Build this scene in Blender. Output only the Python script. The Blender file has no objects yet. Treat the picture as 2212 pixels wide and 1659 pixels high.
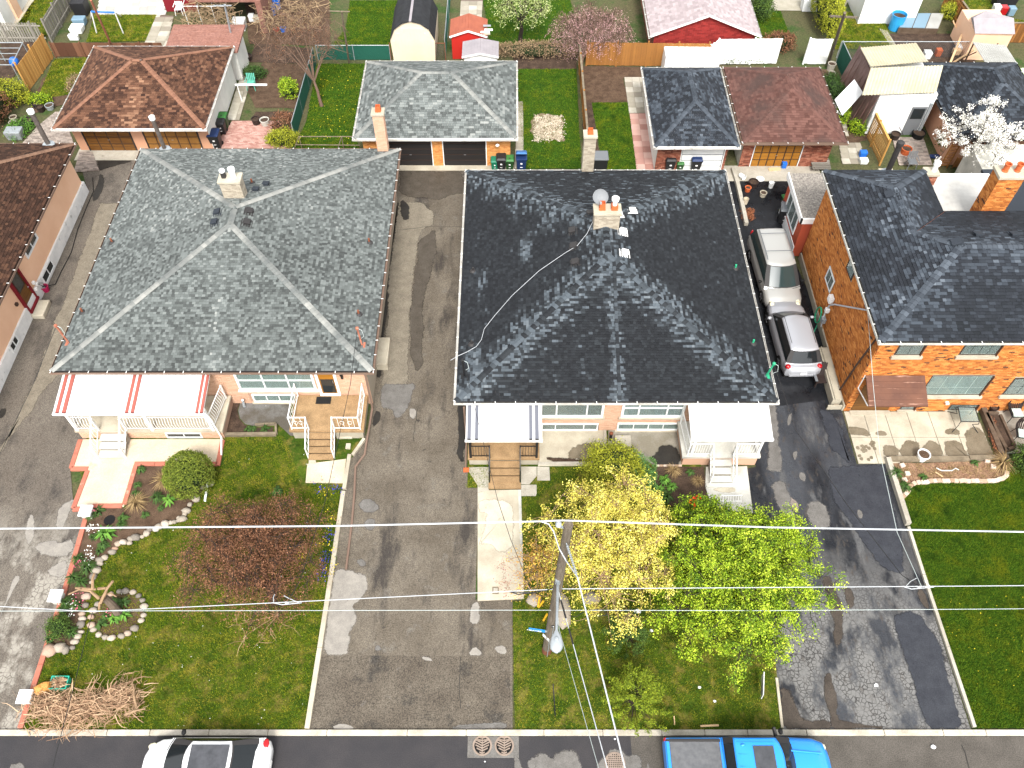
import bpy,math,random
import numpy as np
from mathutils import Vector,Matrix
SC=bpy.context.scene
COL=SC.collection
rnd=random.Random(7)
nr=np.random.RandomState(11)
R=math.radians
# camera, sky, sun, exposure
FPX,TH,CH=1809.0,R(53.9),33.0
cam_d=bpy.data.cameras.new('camera');cam=bpy.data.objects.new('camera',cam_d);COL.objects.link(cam)
cam_d.sensor_width=36;cam_d.lens=36*FPX/2212;cam_d.clip_start=.5;cam_d.clip_end=900
cam.location=(0,0,CH);cam.rotation_euler=(R(90)-TH,0,0)
SC.camera=cam
W=bpy.data.worlds.new('World');SC.world=W;W.use_nodes=True
_n=W.node_tree.nodes;_l=W.node_tree.links;_n.clear()
SUN_EL,SUN_AZ=R(52),R(176)
sky=_n.new('ShaderNodeTexSky');sky.sky_type='NISHITA';sky.sun_disc=False
sky.sun_elevation=SUN_EL;sky.sun_rotation=SUN_AZ;sky.air_density=1.0;sky.dust_density=3.0;sky.ozone_density=1.0
hs=_n.new('ShaderNodeHueSaturation');hs.inputs['Saturation'].default_value=0.10
bg=_n.new('ShaderNodeBackground');bg.inputs['Strength'].default_value=0.135
wo=_n.new('ShaderNodeOutputWorld')
_l.new(sky.outputs[0],hs.inputs['Color']);_l.new(hs.outputs[0],bg.inputs[0]);_l.new(bg.outputs[0],wo.inputs[0])
sd=bpy.data.lights.new('sun','SUN');sd.energy=1.25;sd.angle=R(14);sd.color=(1,.95,.87)
sun=bpy.data.objects.new('sun',sd);COL.objects.link(sun)
sun.rotation_euler=(R(90)-SUN_EL,0,R(180)-SUN_AZ)
SC.view_settings.view_transform='Standard';SC.view_settings.look='None'
SC.view_settings.gamma=1;SC.view_settings.use_curve_mapping=False
SC.view_settings.exposure=1.6
# surveying helpers: a direction seen from the drone to a point at a known height or wall
_s,_c=math.sin(TH),math.cos(TH)
def g(x,y,z=0.0):
 u=x-1106;v=829.5-y;dz=FPX*_s-v*_c;k=(CH-z)/dz
 return Vector((u*k,(v*_s+FPX*_c)*k,z))
def gt(c,r,x,y,z=0.0):return g(553*c+x/4,414.75*r+y/4,z)
def wy(x,y,Y):
 u=x-1106;v=829.5-y;dz=FPX*_s-v*_c;k=Y/(v*_s+FPX*_c)
 return Vector((u*k,Y,CH-dz*k))
def wyt(c,r,x,y,Y):return wy(553*c+x/4,414.75*r+y/4,Y)
def wx(x,y,X):
 u=x-1106;v=829.5-y;dz=FPX*_s-v*_c;k=X/u
 return Vector((X,(v*_s+FPX*_c)*k,CH-dz*k))
def wxt(c,r,x,y,X):return wx(553*c+x/4,414.75*r+y/4,X)
# materials
MATS={}
def _mix(nt,a,b,fac,mode='MIX'):
 m=nt.nodes.new('ShaderNodeMix');m.data_type='RGBA';m.blend_type=mode
 for s,v in((m.inputs[0],fac),(m.inputs[6],a),(m.inputs[7],b)):
  if hasattr(v,'links') or hasattr(v,'is_linked'):nt.links.new(v,s)
  elif isinstance(v,(int,float)):s.default_value=v
  else:s.default_value=(*v,1)
 return m.outputs[2]
def _noise(nt,vec,scale,detail=4,rough=.6,stretch=None,dist=0):
 if stretch:
  mp=nt.nodes.new('ShaderNodeMapping');mp.inputs['Scale'].default_value=stretch
  nt.links.new(vec,mp.inputs[0]);vec=mp.outputs[0]
 n=nt.nodes.new('ShaderNodeTexNoise');n.inputs['Scale'].default_value=scale;n.inputs['Detail'].default_value=detail
 n.inputs['Roughness'].default_value=rough;n.inputs['Distortion'].default_value=dist
 nt.links.new(vec,n.inputs['Vector']);return n.outputs[0]
def _ramp(nt,fac,stops):
 r=nt.nodes.new('ShaderNodeValToRGB');nt.links.new(fac,r.inputs[0]);e=r.color_ramp.elements
 while len(e)<len(stops):e.new(.5)
 for i,(p,c) in enumerate(stops):
  e[i].position=p;e[i].color=(*c,1) if len(c)==3 else c
 return r.outputs[0]
def mat(name,col,col2=None,scale=3.0,amt=.5,rough=.8,grain=0,gscale=60,spec=.3,metal=0,bump=0,bscale=40,tint=None,stretch=None,layers=(),trans=0,lo=.35,hi=.65,rlo=None,coat=0,mod=None):
 """col..col2 mixed by a world-space noise; tint = colour stops looked up by the 'tint' attribute; layers = (colour, scale, lo, hi, stretch)"""
 m=bpy.data.materials.new(name);m.use_nodes=True;nt=m.node_tree;p=nt.nodes['Principled BSDF']
 pos=nt.nodes.new('ShaderNodeNewGeometry').outputs['Position']
 L=nt.links
 if tint:
  at=nt.nodes.new('ShaderNodeAttribute');at.attribute_name='tint'
  c=_ramp(nt,at.outputs['Fac'],tint)
  if col2 is not None:
   f=_noise(nt,pos,scale,5,.6,stretch);f=_ramp(nt,f,[(lo,(0,0,0)),(hi,(1,1,1))])
   c=_mix(nt,c,_mix(nt,c,col2,amt),f)
 elif col2 is not None:
  f=_noise(nt,pos,scale,6,.62,stretch);f=_ramp(nt,f,[(lo,(0,0,0)),(hi,(1,1,1))])
  c=_mix(nt,col,col2,f)
 else:
  c=None
 for(lc,ls,a,b,st) in layers:
  f=_noise(nt,pos,ls,6,.65,st);f=_ramp(nt,f,[(a,(0,0,0)),(b,(1,1,1))])
  c=_mix(nt,c if c is not None else col,lc,f)
 if grain:
  f=_noise(nt,pos,gscale,3,.7)
  gcol=_ramp(nt,f,[(.3,(1-grain,)*3),(.7,(1+grain,)*3)])
  c=_mix(nt,c if c is not None else col,gcol,1.0,'MULTIPLY')
 if mod:c=mod(nt,pos,c if c is not None else col,p)
 if c is not None:L.new(c,p.inputs['Base Color'])
 else:p.inputs['Base Color'].default_value=(*col,1)
 p.inputs['Roughness'].default_value=rough;p.inputs['Specular IOR Level'].default_value=spec
 p.inputs['Metallic'].default_value=metal
 if coat:p.inputs['Coat Weight'].default_value=coat;p.inputs['Coat Roughness'].default_value=.05
 if trans:p.inputs['Transmission Weight'].default_value=trans
 if rlo is not None:
  f=_noise(nt,pos,1.1,5,.6);r2=nt.nodes.new('ShaderNodeMapRange')
  r2.inputs['From Min'].default_value=.42;r2.inputs['From Max'].default_value=.58
  r2.inputs['To Min'].default_value=rlo;r2.inputs['To Max'].default_value=rough
  L.new(f,r2.inputs[0]);L.new(r2.outputs[0],p.inputs['Roughness'])
 if bump:
  b=nt.nodes.new('ShaderNodeBump');b.inputs['Strength'].default_value=bump;b.inputs['Distance'].default_value=.02
  L.new(_noise(nt,pos,bscale,4,.7),b.inputs['Height']);L.new(b.outputs[0],p.inputs['Normal'])
 MATS[name]=m;return m
# mesh helpers
ORG={}
def mres(m):return MATS[m] if isinstance(m,str) else m
def org(o):return ORG.get(o.name,Vector((0,0,0))) if o else Vector((0,0,0))
def tag(o,label=None,cat=None,group=None,kind=None):
 if label:o['label']=label
 if cat:o['category']=cat
 if group:o['group']=group
 if kind:o['kind']=kind
 return o
def thing(name,label,cat,loc=(0,0,0),group=None,rz=0):
 o=bpy.data.objects.new(name,None);COL.objects.link(o);o.empty_display_size=.2
 o.location=loc;o.rotation_euler.z=rz
 ORG[o.name]=Vector(loc) if rz==0 else Vector((0,0,0))
 return tag(o,label,cat,group)
def link_mesh(name,me,parent,m=None):
 o=bpy.data.objects.new(name,me);COL.objects.link(o)
 if m is not None and not me.materials:me.materials.append(mres(m))
 if parent:o.parent=parent;ORG[o.name]=org(parent)
 return o
class MB:
 def __init__(s):s.v=[];s.f=[];s.t=[]
 def add(s,vs,fs,tint=.5):
  b=len(s.v);s.v.extend([tuple(q) for q in vs]);s.f.extend([tuple(b+i for i in q) for q in fs]);s.t.extend([tint]*len(fs));return s
 def hexa(s,p,tint=.5):
  return s.add(p,[(3,2,1,0),(4,5,6,7),(0,1,5,4),(1,2,6,5),(2,3,7,6),(3,0,4,7)],tint)
 def box(s,c,d,rz=0,tint=.5):
  x,y,z=d[0]/2,d[1]/2,d[2]/2;ca,sa=math.cos(rz),math.sin(rz)
  q=[(-x,-y,-z),(x,-y,-z),(x,y,-z),(-x,y,-z),(-x,-y,z),(x,-y,z),(x,y,z),(-x,y,z)]
  return s.hexa([(c[0]+a*ca-b*sa,c[1]+a*sa+b*ca,c[2]+e) for a,b,e in q],tint)
 def bb(s,x0,x1,y0,y1,z0,z1,tint=.5):return s.box(((x0+x1)/2,(y0+y1)/2,(z0+z1)/2),(abs(x1-x0),abs(y1-y0),abs(z1-z0)),0,tint)
 def ob(s,P,A,B,C,tint=.5):
  P,A,B,C=Vector(P),Vector(A),Vector(B),Vector(C)
  if A.cross(B).dot(C)<0:A,B=B,A
  return s.hexa([P,P+A,P+A+B,P+B,P+C,P+A+C,P+A+B+C,P+B+C],tint)
 def beam(s,a,b,w,h,tint=.5,up=(0,0,1)):
  a,b=Vector(a),Vector(b);d=(b-a)
  if d.length<1e-6:return s
  u=Vector(up)
  if abs(d.normalized().dot(u))>.98:u=Vector((0,1,0))
  sd=d.cross(u).normalized();u2=sd.cross(d).normalized()
  return s.ob(a-sd*w/2-u2*h/2,sd*w,d,u2*h,tint)
 def prism(s,poly,z0,z1,tint=.5):
  P=[(p[0],p[1]) for p in poly];n=len(P)
  if sum(P[i][0]*P[(i+1)%n][1]-P[(i+1)%n][0]*P[i][1] for i in range(n))<0:P.reverse()
  vs=[(x,y,z0) for x,y in P]+[(x,y,z1) for x,y in P]
  return s.add(vs,[tuple(range(n-1,-1,-1)),tuple(range(n,2*n))]+[(i,(i+1)%n,n+(i+1)%n,n+i) for i in range(n)],tint)
 def extr(s,pts,vec,tint=.5):
  n=len(pts);P=[Vector(p) for p in pts];V=Vector(vec)
  nn=Vector((0,0,0))
  for i in range(n):nn+=P[i].cross(P[(i+1)%n])
  if nn.dot(V)<0:P.reverse()
  return s.add(P+[p+V for p in P],[tuple(range(n-1,-1,-1)),tuple(range(n,2*n))]+[(i,(i+1)%n,n+(i+1)%n,n+i) for i in range(n)],tint)
 def tube(s,pts,r,n=6,tint=.5,cap=True):
  pts=[Vector(p) for p in pts];rs=r if isinstance(r,(list,tuple)) else[r]*len(pts)
  b=len(s.v);prev=None
  for i,p in enumerate(pts):
   d=(pts[min(i+1,len(pts)-1)]-pts[max(i-1,0)])
   d=d.normalized() if d.length>1e-9 else Vector((0,0,1))
   if prev is None:a=d.orthogonal().normalized()
   else:
    a=prev-d*prev.dot(d);a=a.normalized() if a.length>1e-6 else d.orthogonal().normalized()
   prev=a;c=d.cross(a)
   for k in range(n):
    t=2*math.pi*k/n;s.v.append(tuple(p+(a*math.cos(t)+c*math.sin(t))*rs[i]))
  for i in range(len(pts)-1):
   for k in range(n):
    s.f.append((b+i*n+k,b+i*n+(k+1)%n,b+(i+1)*n+(k+1)%n,b+(i+1)*n+k));s.t.append(tint)
  if cap:
   s.f.append(tuple(b+k for k in range(n-1,-1,-1)));s.t.append(tint)
   e=b+(len(pts)-1)*n;s.f.append(tuple(e+k for k in range(n)));s.t.append(tint)
  return s
 def lathe(s,prof,c=(0,0,0),n=14,tint=.5,caps=True):
  b=len(s.v)
  for r,z in prof:
   for k in range(n):
    t=2*math.pi*k/n;s.v.append((c[0]+r*math.cos(t),c[1]+r*math.sin(t),c[2]+z))
  for i in range(len(prof)-1):
   for k in range(n):s.f.append((b+i*n+k,b+i*n+(k+1)%n,b+(i+1)*n+(k+1)%n,b+(i+1)*n+k));s.t.append(tint)
  if caps:
   s.f.append(tuple(b+k for k in range(n-1,-1,-1)));s.t.append(tint)
   e=b+(len(prof)-1)*n;s.f.append(tuple(e+k for k in range(n)));s.t.append(tint)
  return s
 def blob(s,c,r,seed=0,sub=1,sq=1.0,jit=.18,tint=.5):
  rr=random.Random(seed);ph=[rr.uniform(0,6.28) for _ in range(6)];n,mrows=8,5;b=len(s.v)
  s.v.append((c[0],c[1],c[2]-r[2]))
  for i in range(1,mrows):
   la=-math.pi/2+math.pi*i/mrows
   for k in range(n):
    lo=2*math.pi*k/n;q=1+rr.uniform(-jit,jit)
    s.v.append((c[0]+r[0]*math.cos(la)*math.cos(lo)*q,c[1]+r[1]*math.cos(la)*math.sin(lo)*q,c[2]+r[2]*math.sin(la)*(1+rr.uniform(-jit,jit)*.5)))
  s.v.append((c[0],c[1],c[2]+r[2]));top=len(s.v)-1
  for k in range(n):s.f.append((b,b+1+(k+1)%n,b+1+k));s.t.append(tint)
  for i in range(mrows-2):
   for k in range(n):
    a0=b+1+i*n;s.f.append((a0+k,a0+(k+1)%n,a0+n+(k+1)%n,a0+n+k));s.t.append(tint)
  a0=b+1+(mrows-2)*n
  for k in range(n):s.f.append((a0+k,a0+(k+1)%n,top));s.t.append(tint)
  return s
 def mesh(s,name,m,off=Vector((0,0,0)),smooth=False):
  me=bpy.data.meshes.new(name)
  vs=s.v if off.length<1e-9 else[(a-off.x,b-off.y,c-off.z) for a,b,c in s.v]
  me.from_pydata(vs,[],s.f)
  at=me.attributes.new('tint','FLOAT','FACE');at.data.foreach_set('value',np.array(s.t,dtype=np.float32))
  if smooth:me.polygons.foreach_set('use_smooth',np.ones(len(s.f),dtype=bool))
  me.materials.append(mres(m));me.update();return me
 def build(s,name,m,parent=None,smooth=False,bevel=0,kind=None,label=None,autos=0):
  me=s.mesh(name,m,org(parent),smooth)
  o=link_mesh(name,me,parent)
  if bevel:
   b=o.modifiers.new('b','BEVEL');b.width=bevel;b.segments=2;b.limit_method='ANGLE';b.angle_limit=R(40)
  if autos:me.set_sharp_from_angle(angle=R(autos))
  if kind:o['kind']=kind
  if label:o['label']=label
  return o
def npmesh(name,V,F,tint,m,parent=None,kind=None,smooth=False):
 """numpy vertices n x 3 and faces m x k"""
 V=np.asarray(V,dtype=np.float32)
 if parent:V=V-np.array(org(parent),dtype=np.float32)
 k=F.shape[1];me=bpy.data.meshes.new(name)
 me.vertices.add(len(V));me.vertices.foreach_set('co',V.ravel())
 me.loops.add(F.size);me.loops.foreach_set('vertex_index',F.ravel().astype(np.int32))
 me.polygons.add(len(F));me.polygons.foreach_set('loop_start',(np.arange(len(F))*k).astype(np.int32))
 if smooth:me.polygons.foreach_set('use_smooth',np.ones(len(F),dtype=bool))
 me.update(calc_edges=True)
 at=me.attributes.new('tint','FLOAT','FACE');at.data.foreach_set('value',np.asarray(tint,dtype=np.float32))
 me.materials.append(mres(m));o=link_mesh(name,me,parent)
 if kind:o['kind']=kind
 return o
def kids(o):return[c for c in COL.objects if c.parent==o]
TREE={}
def copy_tree(o,loc=None,rz=None,label=None,group=None,parent=None,scale=None):
 if o.name not in TREE:TREE[o.name]=list(o.children)
 c=o.copy();COL.objects.link(c);c.parent=parent
 if parent is None:
  if loc is not None:c.location=loc
  if rz is not None:c.rotation_euler.z=rz
  if scale is not None:c.scale=scale if hasattr(scale,'__len__') else(scale,)*3
  if label:c['label']=label
  if group:c['group']=group
 for ch in TREE[o.name]:copy_tree(ch,parent=c)
 return c
PROTO_USED=set()
def place(proto,loc,rz=0,label=None,group=None,scale=None):
 """the first call moves the prototype itself, later ones copy it"""
 if proto.name not in PROTO_USED:
  PROTO_USED.add(proto.name);TREE[proto.name]=list(proto.children)
  for k_ in proto.children:TREE[k_.name]=list(k_.children)
  proto.location=loc;proto.rotation_euler.z=rz
  if scale is not None:proto.scale=scale if hasattr(scale,'__len__') else(scale,)*3
  if label:proto['label']=label
  if group:proto['group']=group
  return proto
 return copy_tree(proto,loc,rz,label,group,None,scale if scale is not None else(1,1,1))
# shingles, bricks
def limits(poly,s):
 xs=[]
 n=len(poly)
 for i in range(n):
  (u0,s0),(u1,s1)=poly[i],poly[(i+1)%n]
  if(s0-s)*(s1-s)<0:xs.append(u0+(u1-u0)*(s-s0)/(s1-s0))
 xs.sort();return list(zip(xs[0::2],xs[1::2]))
CAMP=Vector((0,0,CH))
def shingle_planes(roof,planes,m,tintf,e=.14,wmin=.13,wmax=.26,thick=.014,single=0,seed=1,name='shingle',holes=()):
 thick*=1.5
 """planes: (P0, U, S, poly) with U along the eave, S up the slope; the tabs nearest the camera are objects, the rest one mesh"""
 rr=random.Random(seed);tabs=[]
 for(P0,U,S,poly) in planes:
  P0,U,S=Vector(P0),Vector(U).normalized(),Vector(S).normalized();N=U.cross(S)
  if N.z<0:N=-N
  smax=max(q[1] for q in poly);smin=min(q[1] for q in poly);row=0;sy=smin
  while sy<smax-.02:
   s1=min(sy+e,smax)
   for(ua,ub) in limits(poly,(sy+s1)/2):
    u=ua-rr.uniform(0,wmin)
    while u<ub:
     wdt=rr.uniform(wmin,wmax);a,b=max(u,ua),min(u+wdt,ub)
     full=u>=ua and u+wdt<=ub and s1-sy>e-.001
     if b-a>.03:
      tabs.append((P0,U,S,N,a,b,sy,s1,full,tintf(P0+U*((a+b)/2)+S*sy,rr)))
     u+=wdt
   sy+=e;row+=1
 pick=set()
 if single:
  cand=[(((t[0]+t[1]*t[4]+t[2]*t[6])-CAMP).length,i) for i,t in enumerate(tabs) if t[8]]
  cand.sort();pick=set(i for _,i in cand[:single])
 b=MB();cache={};gap=.004
 for i,(P0,U,S,N,a,bb_,s0,s1,full,tn) in enumerate(tabs):
  if i in pick:
   wq=round((bb_-a)/.02)*.02;tq=round(tn*6)/6;key=(wq,tq)
   if key not in cache:
    q=MB();wd=wq-gap
    q.add([(0,0,thick),(wd,0,thick),(wd,e,.002),(0,e,.002),(0,0,0),(wd,0,0)],[(0,1,2,3),(4,5,1,0),(4,0,3),(5,2,1)],tq)
    cache[key]=q.mesh(name,m)
   o=bpy.data.objects.new(name,cache[key]);COL.objects.link(o);o.parent=roof
   M4=Matrix((U,S,N)).transposed().to_4x4();M4.translation=P0+U*a+S*s0+N*.002-org(roof)
   o.matrix_local=M4
  else:
   A=P0+N*.002;a2=bb_-gap;k=thick*rr.uniform(.7,1.3)
   b.add([A+U*a+S*s0+N*k,A+U*a2+S*s0+N*k,A+U*a2+S*s1+N*.002,A+U*a+S*s1+N*.002,A+U*a+S*s0,A+U*a2+S*s0],[(0,1,2,3),(4,5,1,0),(4,0,3),(5,2,1)],tn)
 return b.build(name,m,roof,kind='stuff')
def hip_caps(roof,Pa,Pb,N1,N2,m,step=.2,wd=.15,seed=3,tints=(.3,.5,.7),name='ridge_cap',joined=False):
 """folded caps along a hip or ridge from low Pa to high Pb"""
 Pa,Pb=Vector(Pa),Vector(Pb);D=(Pb-Pa);L=D.length;D=D/L
 A1=(D.cross(N1)).normalized();A2=(D.cross(N2)).normalized()
 if A1.dot(A2)>0:A2=-A2
 if A1.z>0:A1=-A1
 if A2.z>0:A2=-A2
 up=(N1+N2).normalized();meshes=[];rr=random.Random(seed);big=MB()
 def geo(q,base,tn):
  a=base+up*.03;d=base+D*(step+.04)+up*.012
  q.add([a,a+A1*wd,d+A1*wd,d,a+A2*wd,d+A2*wd,base,base+A1*wd-up*.0,base+A2*wd],[(0,1,2,3),(4,0,3,5),(6,7,1,0),(8,6,0,4)],tn)
 n=int(L/step)
 if not joined:
  for tn in tints:
   q=MB();geo(q,Vector((0,0,0)),tn);meshes.append(q.mesh(name,m))
 for i in range(n):
  P=Pa+D*(i*step)
  if joined:geo(big,P,rr.choice(tints))
  else:
   o=bpy.data.objects.new(name,rr.choice(meshes));COL.objects.link(o);o.parent=roof;o.location=P-org(roof)+up*.004
 if joined:big.build(name,m,roof,kind='stuff')
def nrm(a,b,c):
 n=(Vector(b)-Vector(a)).cross(Vector(c)-Vector(a)).normalized();return n if n.z>0 else-n
def hip_roof(parent,x0,x1,y0,y1,z,rise,m_sh,m_cap,m_trim,tintf,single=0,seed=1,capstep=.2,wmin=.13,wmax=.26,e=.14,capjoin=False,gut=True,ridge_ends=None,soff=None,strap=True,capw=.15,captints=(.3,.5,.7)):
 w,d=x1-x0,y1-y0
 if ridge_ends:r0,r1=[Vector(q) for q in ridge_ends]
 elif w>=d:r0,r1=Vector((x0+d/2,y0+d/2,z+rise)),Vector((x1-d/2,y0+d/2,z+rise))
 else:r0,r1=Vector((x0+w/2,y0+w/2,z+rise)),Vector((x0+w/2,y1-w/2,z+rise))
 c=[Vector((x0,y0,z)),Vector((x1,y0,z)),Vector((x1,y1,z)),Vector((x0,y1,z))]
 lenx=abs(r1.x-r0.x)>=abs(r1.y-r0.y)
 b=MB();T=.16
 if lenx:faces=[(c[0],c[1],r1,r0),(c[1],c[2],r1),(c[2],c[3],r0,r1),(c[3],c[0],r0)]
 else:faces=[(c[0],c[1],r0),(c[1],c[2],r1,r0),(c[2],c[3],r1),(c[3],c[0],r0,r1)]
 vs=c+[r0,r1]+[q-Vector((0,0,T)) for q in c]
 idx={0:0,1:1,2:2,3:3}
 def ix(p):return[i for i,q in enumerate(vs) if(q-p).length<1e-6][0]
 fs=[tuple(ix(p) for p in f) for f in faces]+[(0,6,7,1),(1,7,8,2),(2,8,9,3),(3,9,6,0),(9,8,7,6)]
 b.add(vs,fs)
 roof=b.build('roof',m_trim,parent)
 planes=[];N=[]
 for f in faces:
  P0=f[0];U=(f[1]-f[0]).normalized();nn=nrm(f[0],f[1],f[2]);S=nn.cross(U)
  if S.z<0:S=-S
  P1=P0-S*.03
  planes.append((P0+nn*.006,U,S,[((p-P0).dot(U),(p-P0).dot(S)) for p in f]));N.append(nn)
 shingle_planes(roof,planes,m_sh,tintf,e=e,wmin=wmin,wmax=wmax,single=single,seed=seed)
 if lenx:hips=[(c[0],r0,0,3),(c[1],r1,0,1),(c[2],r1,1,2),(c[3],r0,2,3),(r0,r1,0,2)]
 else:hips=[(c[0],r0,0,3),(c[1],r0,0,1),(c[2],r1,1,2),(c[3],r1,2,3),(r0,r1,1,3)]
 for k,(a,bb_,i,j) in enumerate(hips):
  if(Vector(bb_)-Vector(a)).length>.3:
   hip_caps(roof,a+(N[i]+N[j]).normalized()*.015,bb_+(N[i]+N[j]).normalized()*.015,N[i],N[j],m_cap,capstep,capw,seed+k,tints=captints,joined=capjoin)
 if gut:gutter(parent,x0,x1,y0,y1,z,gut if gut is not True else m_trim,strap)
 return roof,r0,r1,N
def gutter(parent,x0,x1,y0,y1,z,m,strap=True,sides='FRBL'):
 q=MB();k=.11;t=.014;za,zb=z-.13,z-.01
 st=MB()
 def run(a,b,n):
  a,b,n=Vector(a),Vector(b),Vector(n);d=b-a
  q.ob(a+Vector((0,0,za)),d,n*k,Vector((0,0,t)))
  q.ob(a+n*(k-t)+Vector((0,0,za+t)),d,n*t,Vector((0,0,zb-za-t)))
  L=d.length;cnt=int(L/.85);d=d/L
  for i in range(cnt+1):st.ob(a+d*(.05+i*(L-.1)/max(cnt,1))+Vector((0,0,zb+.012)),d*.03,n*(k+.012),Vector((0,0,.012)))
 if 'F' in sides:run((x0-k,y0,0),(x1+k,y0,0),(0,-1,0))
 if 'B' in sides:run((x1+k,y1,0),(x0-k,y1,0),(0,1,0))
 if 'L' in sides:run((x0,y1,0),(x0,y0,0),(-1,0,0))
 if 'R' in sides:run((x1,y0,0),(x1,y1,0),(1,0,0))
 o=q.build('gutter',m,parent)
 if strap:st.build('gutter_strap',MATS['white_metal'],parent,kind='stuff')
 return o
def bricks(parent,P0,U,W_,H_,N,m,holes=(),bw=.215,bh=.065,mj=.011,dep=.03,single=0,seed=5,tf=None,name='brick',poly=None):
 """running bond; joints recessed: the wall behind is the mortar. holes (u0,u1,z0,z1)"""
 P0,U,N=Vector(P0),Vector(U).normalized(),Vector(N).normalized();Z=Vector((0,0,1));rr=random.Random(seed)
 tf=tf or(lambda r:r.random());items=[];z=0;row=0
 while z<H_-.02:
  zh=min(bh,H_-z);u=-(bw/2 if row%2 else 0)-.0
  ua,ub=0,W_
  if poly:
   l=limits(poly,z+zh/2)
   if not l:z+=bh+mj;row+=1;continue
   ua,ub=l[0]
  while u<ub:
   a,b=max(u,ua),min(u+bw,ub)
   segs=[(a,b)] if b-a>.02 else[]
   for(h0,h1,g0,g1) in holes:
    if g0<z+zh/2<g1:
     ns=[]
     for(p,q) in segs:
      if q<=h0 or p>=h1:ns.append((p,q));continue
      if p<h0:ns.append((p,h0))
      if q>h1:ns.append((h1,q))
     segs=ns
   for(p,q) in segs:
    if q-p>.015:items.append((p,q,z,zh,tf(rr),abs((q-p)-bw)<1e-5 and zh==bh))
   u+=bw+mj
  z+=bh+mj;row+=1
 pick=set()
 if single:
  cand=sorted((((P0+U*t[0]+Z*t[2])-CAMP).length,i) for i,t in enumerate(items) if t[5]);pick=set(i for _,i in cand[:single])
 big=MB();cache={}
 F5=[(0,1,2,3),(4,5,1,0),(5,6,2,1),(6,7,3,2),(7,4,0,3)]
 if U.cross(Z).dot(N)<0:F5=[tuple(reversed(f)) for f in F5]
 def vs(P,w,h,dd):return[P+N*dd,P+U*w+N*dd,P+U*w+Z*h+N*dd,P+Z*h+N*dd,P,P+U*w,P+U*w+Z*h,P+Z*h]
 for i,(p,q,z,zh,tn,full) in enumerate(items):
  P=P0+U*p+Z*z
  if i in pick:
   tq=round(tn*6)/6
   if tq not in cache:c=MB();c.add(vs(Vector((0,0,0)),bw,bh,dep),F5,tq);cache[tq]=c.mesh(name,m)
   o=bpy.data.objects.new(name,cache[tq]);COL.objects.link(o);o.parent=parent;o.location=P-org(parent)
  else:big.add(vs(P,q-p,zh,dep*rr.uniform(.8,1.1)),F5,tn)
 if big.v:return big.build(name,m,parent,kind='stuff')
def window(parent,P,U,N,w,h,cols=(1,),rows=(1,),mf=None,mg=None,fr=.07,proud=.05,sill=None,curtain=None,name='window',dark=None):
 """a framed window on a wall; cols, rows: relative pane sizes; curtain hangs behind the panes"""
 mf=mf or 'white_paint';mg=mg or 'glass'
 P,U,N=Vector(P),Vector(U).normalized(),Vector(N).normalized();Z=Vector((0,0,1));b=MB()
 def bar(u0,u1,z0,z1,d=proud):b.ob(P+U*u0+Z*z0,U*(u1-u0),N*d,Z*(z1-z0))
 bar(0,fr,0,h);bar(w-fr,w,0,h);bar(fr,w-fr,0,fr);bar(fr,w-fr,h-fr,h)
 sc,sr=sum(cols),sum(rows);iw,ih=w-2*fr,h-2*fr;us=[fr];zs=[fr]
 for c in cols:us.append(us[-1]+iw*c/sc)
 for r in rows:zs.append(zs[-1]+ih*r/sr)
 mb=fr*.6
 for u in us[1:-1]:bar(u-mb/2,u+mb/2,fr,h-fr,proud-.008)
 for z in zs[1:-1]:
  for i in range(len(us)-1):bar(us[i]+(mb/2 if i else 0),us[i+1]-(mb/2 if i<len(us)-2 else 0),z-mb/2,z+mb/2,proud-.012)
 f=b.build(name,mf,parent)
 for i in range(len(us)-1):
  for j in range(len(zs)-1):
   q=MB();e_=.012
   q.ob(P+U*(us[i]+e_)+Z*(zs[j]+e_)+N*.016,U*(us[i+1]-us[i]-2*e_),N*.006,Z*(zs[j+1]-zs[j]-2*e_));q.build('pane',mg,f)
 if curtain:
  q=MB();n=int(w/.07);
  pts=[]
  for i in range(n+1):pts.append(P+U*(fr+iw*i/n)+N*(.004+.008*(i%2)))
  for i in range(n):q.add([pts[i]+Z*fr,pts[i+1]+Z*fr,pts[i+1]+Z*(h-fr),pts[i]+Z*(h-fr)],[(0,1,2,3)])
  q.build('curtain',curtain,f)
 else:
  q=MB();q.ob(P+U*fr+Z*fr+N*.002,U*iw,N*.004,Z*ih);q.build('room_behind',dark or MATS['dark_room'],f)
 if sill:
  q=MB();q.ob(P+U*-.08-Z*.07,U*(w+.16),N*(proud+.06),Z*.068);q.build('window_sill',sill,f)
 return f
def sheet(name,poly,z,m,parent=None,kind='structure',thick=0.0,label=None):
 """a flat ground sheet (with a skirt when thick)"""
 b=MB()
 if thick:b.prism(poly,z-thick,z)
 else:
  P=[(p[0],p[1]) for p in poly];n=len(P)
  if sum(P[i][0]*P[(i+1)%n][1]-P[(i+1)%n][0]*P[i][1] for i in range(n))<0:P.reverse()
  b.add([(x,y,z) for x,y in P],[tuple(range(n))])
 o=b.build(name,m,parent)
 if kind and parent is None:o['kind']=kind
 if label:o['label']=label
 return o
def wob(pts,amp=.05,seg=.4,seed=0):
 """subdivide a closed outline and make it uneven"""
 rr=random.Random(seed);out=[];n=len(pts)
 for i in range(n):
  a,b=Vector(pts[i][:2]),Vector(pts[(i+1)%n][:2]);k=max(1,int((b-a).length/seg));d=(b-a)
  nn=Vector((-d.y,d.x)).normalized() if d.length>0 else Vector((0,0))
  for j in range(k):out.append(a+d*j/k+nn*rr.uniform(-amp,amp))
 return out
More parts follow.
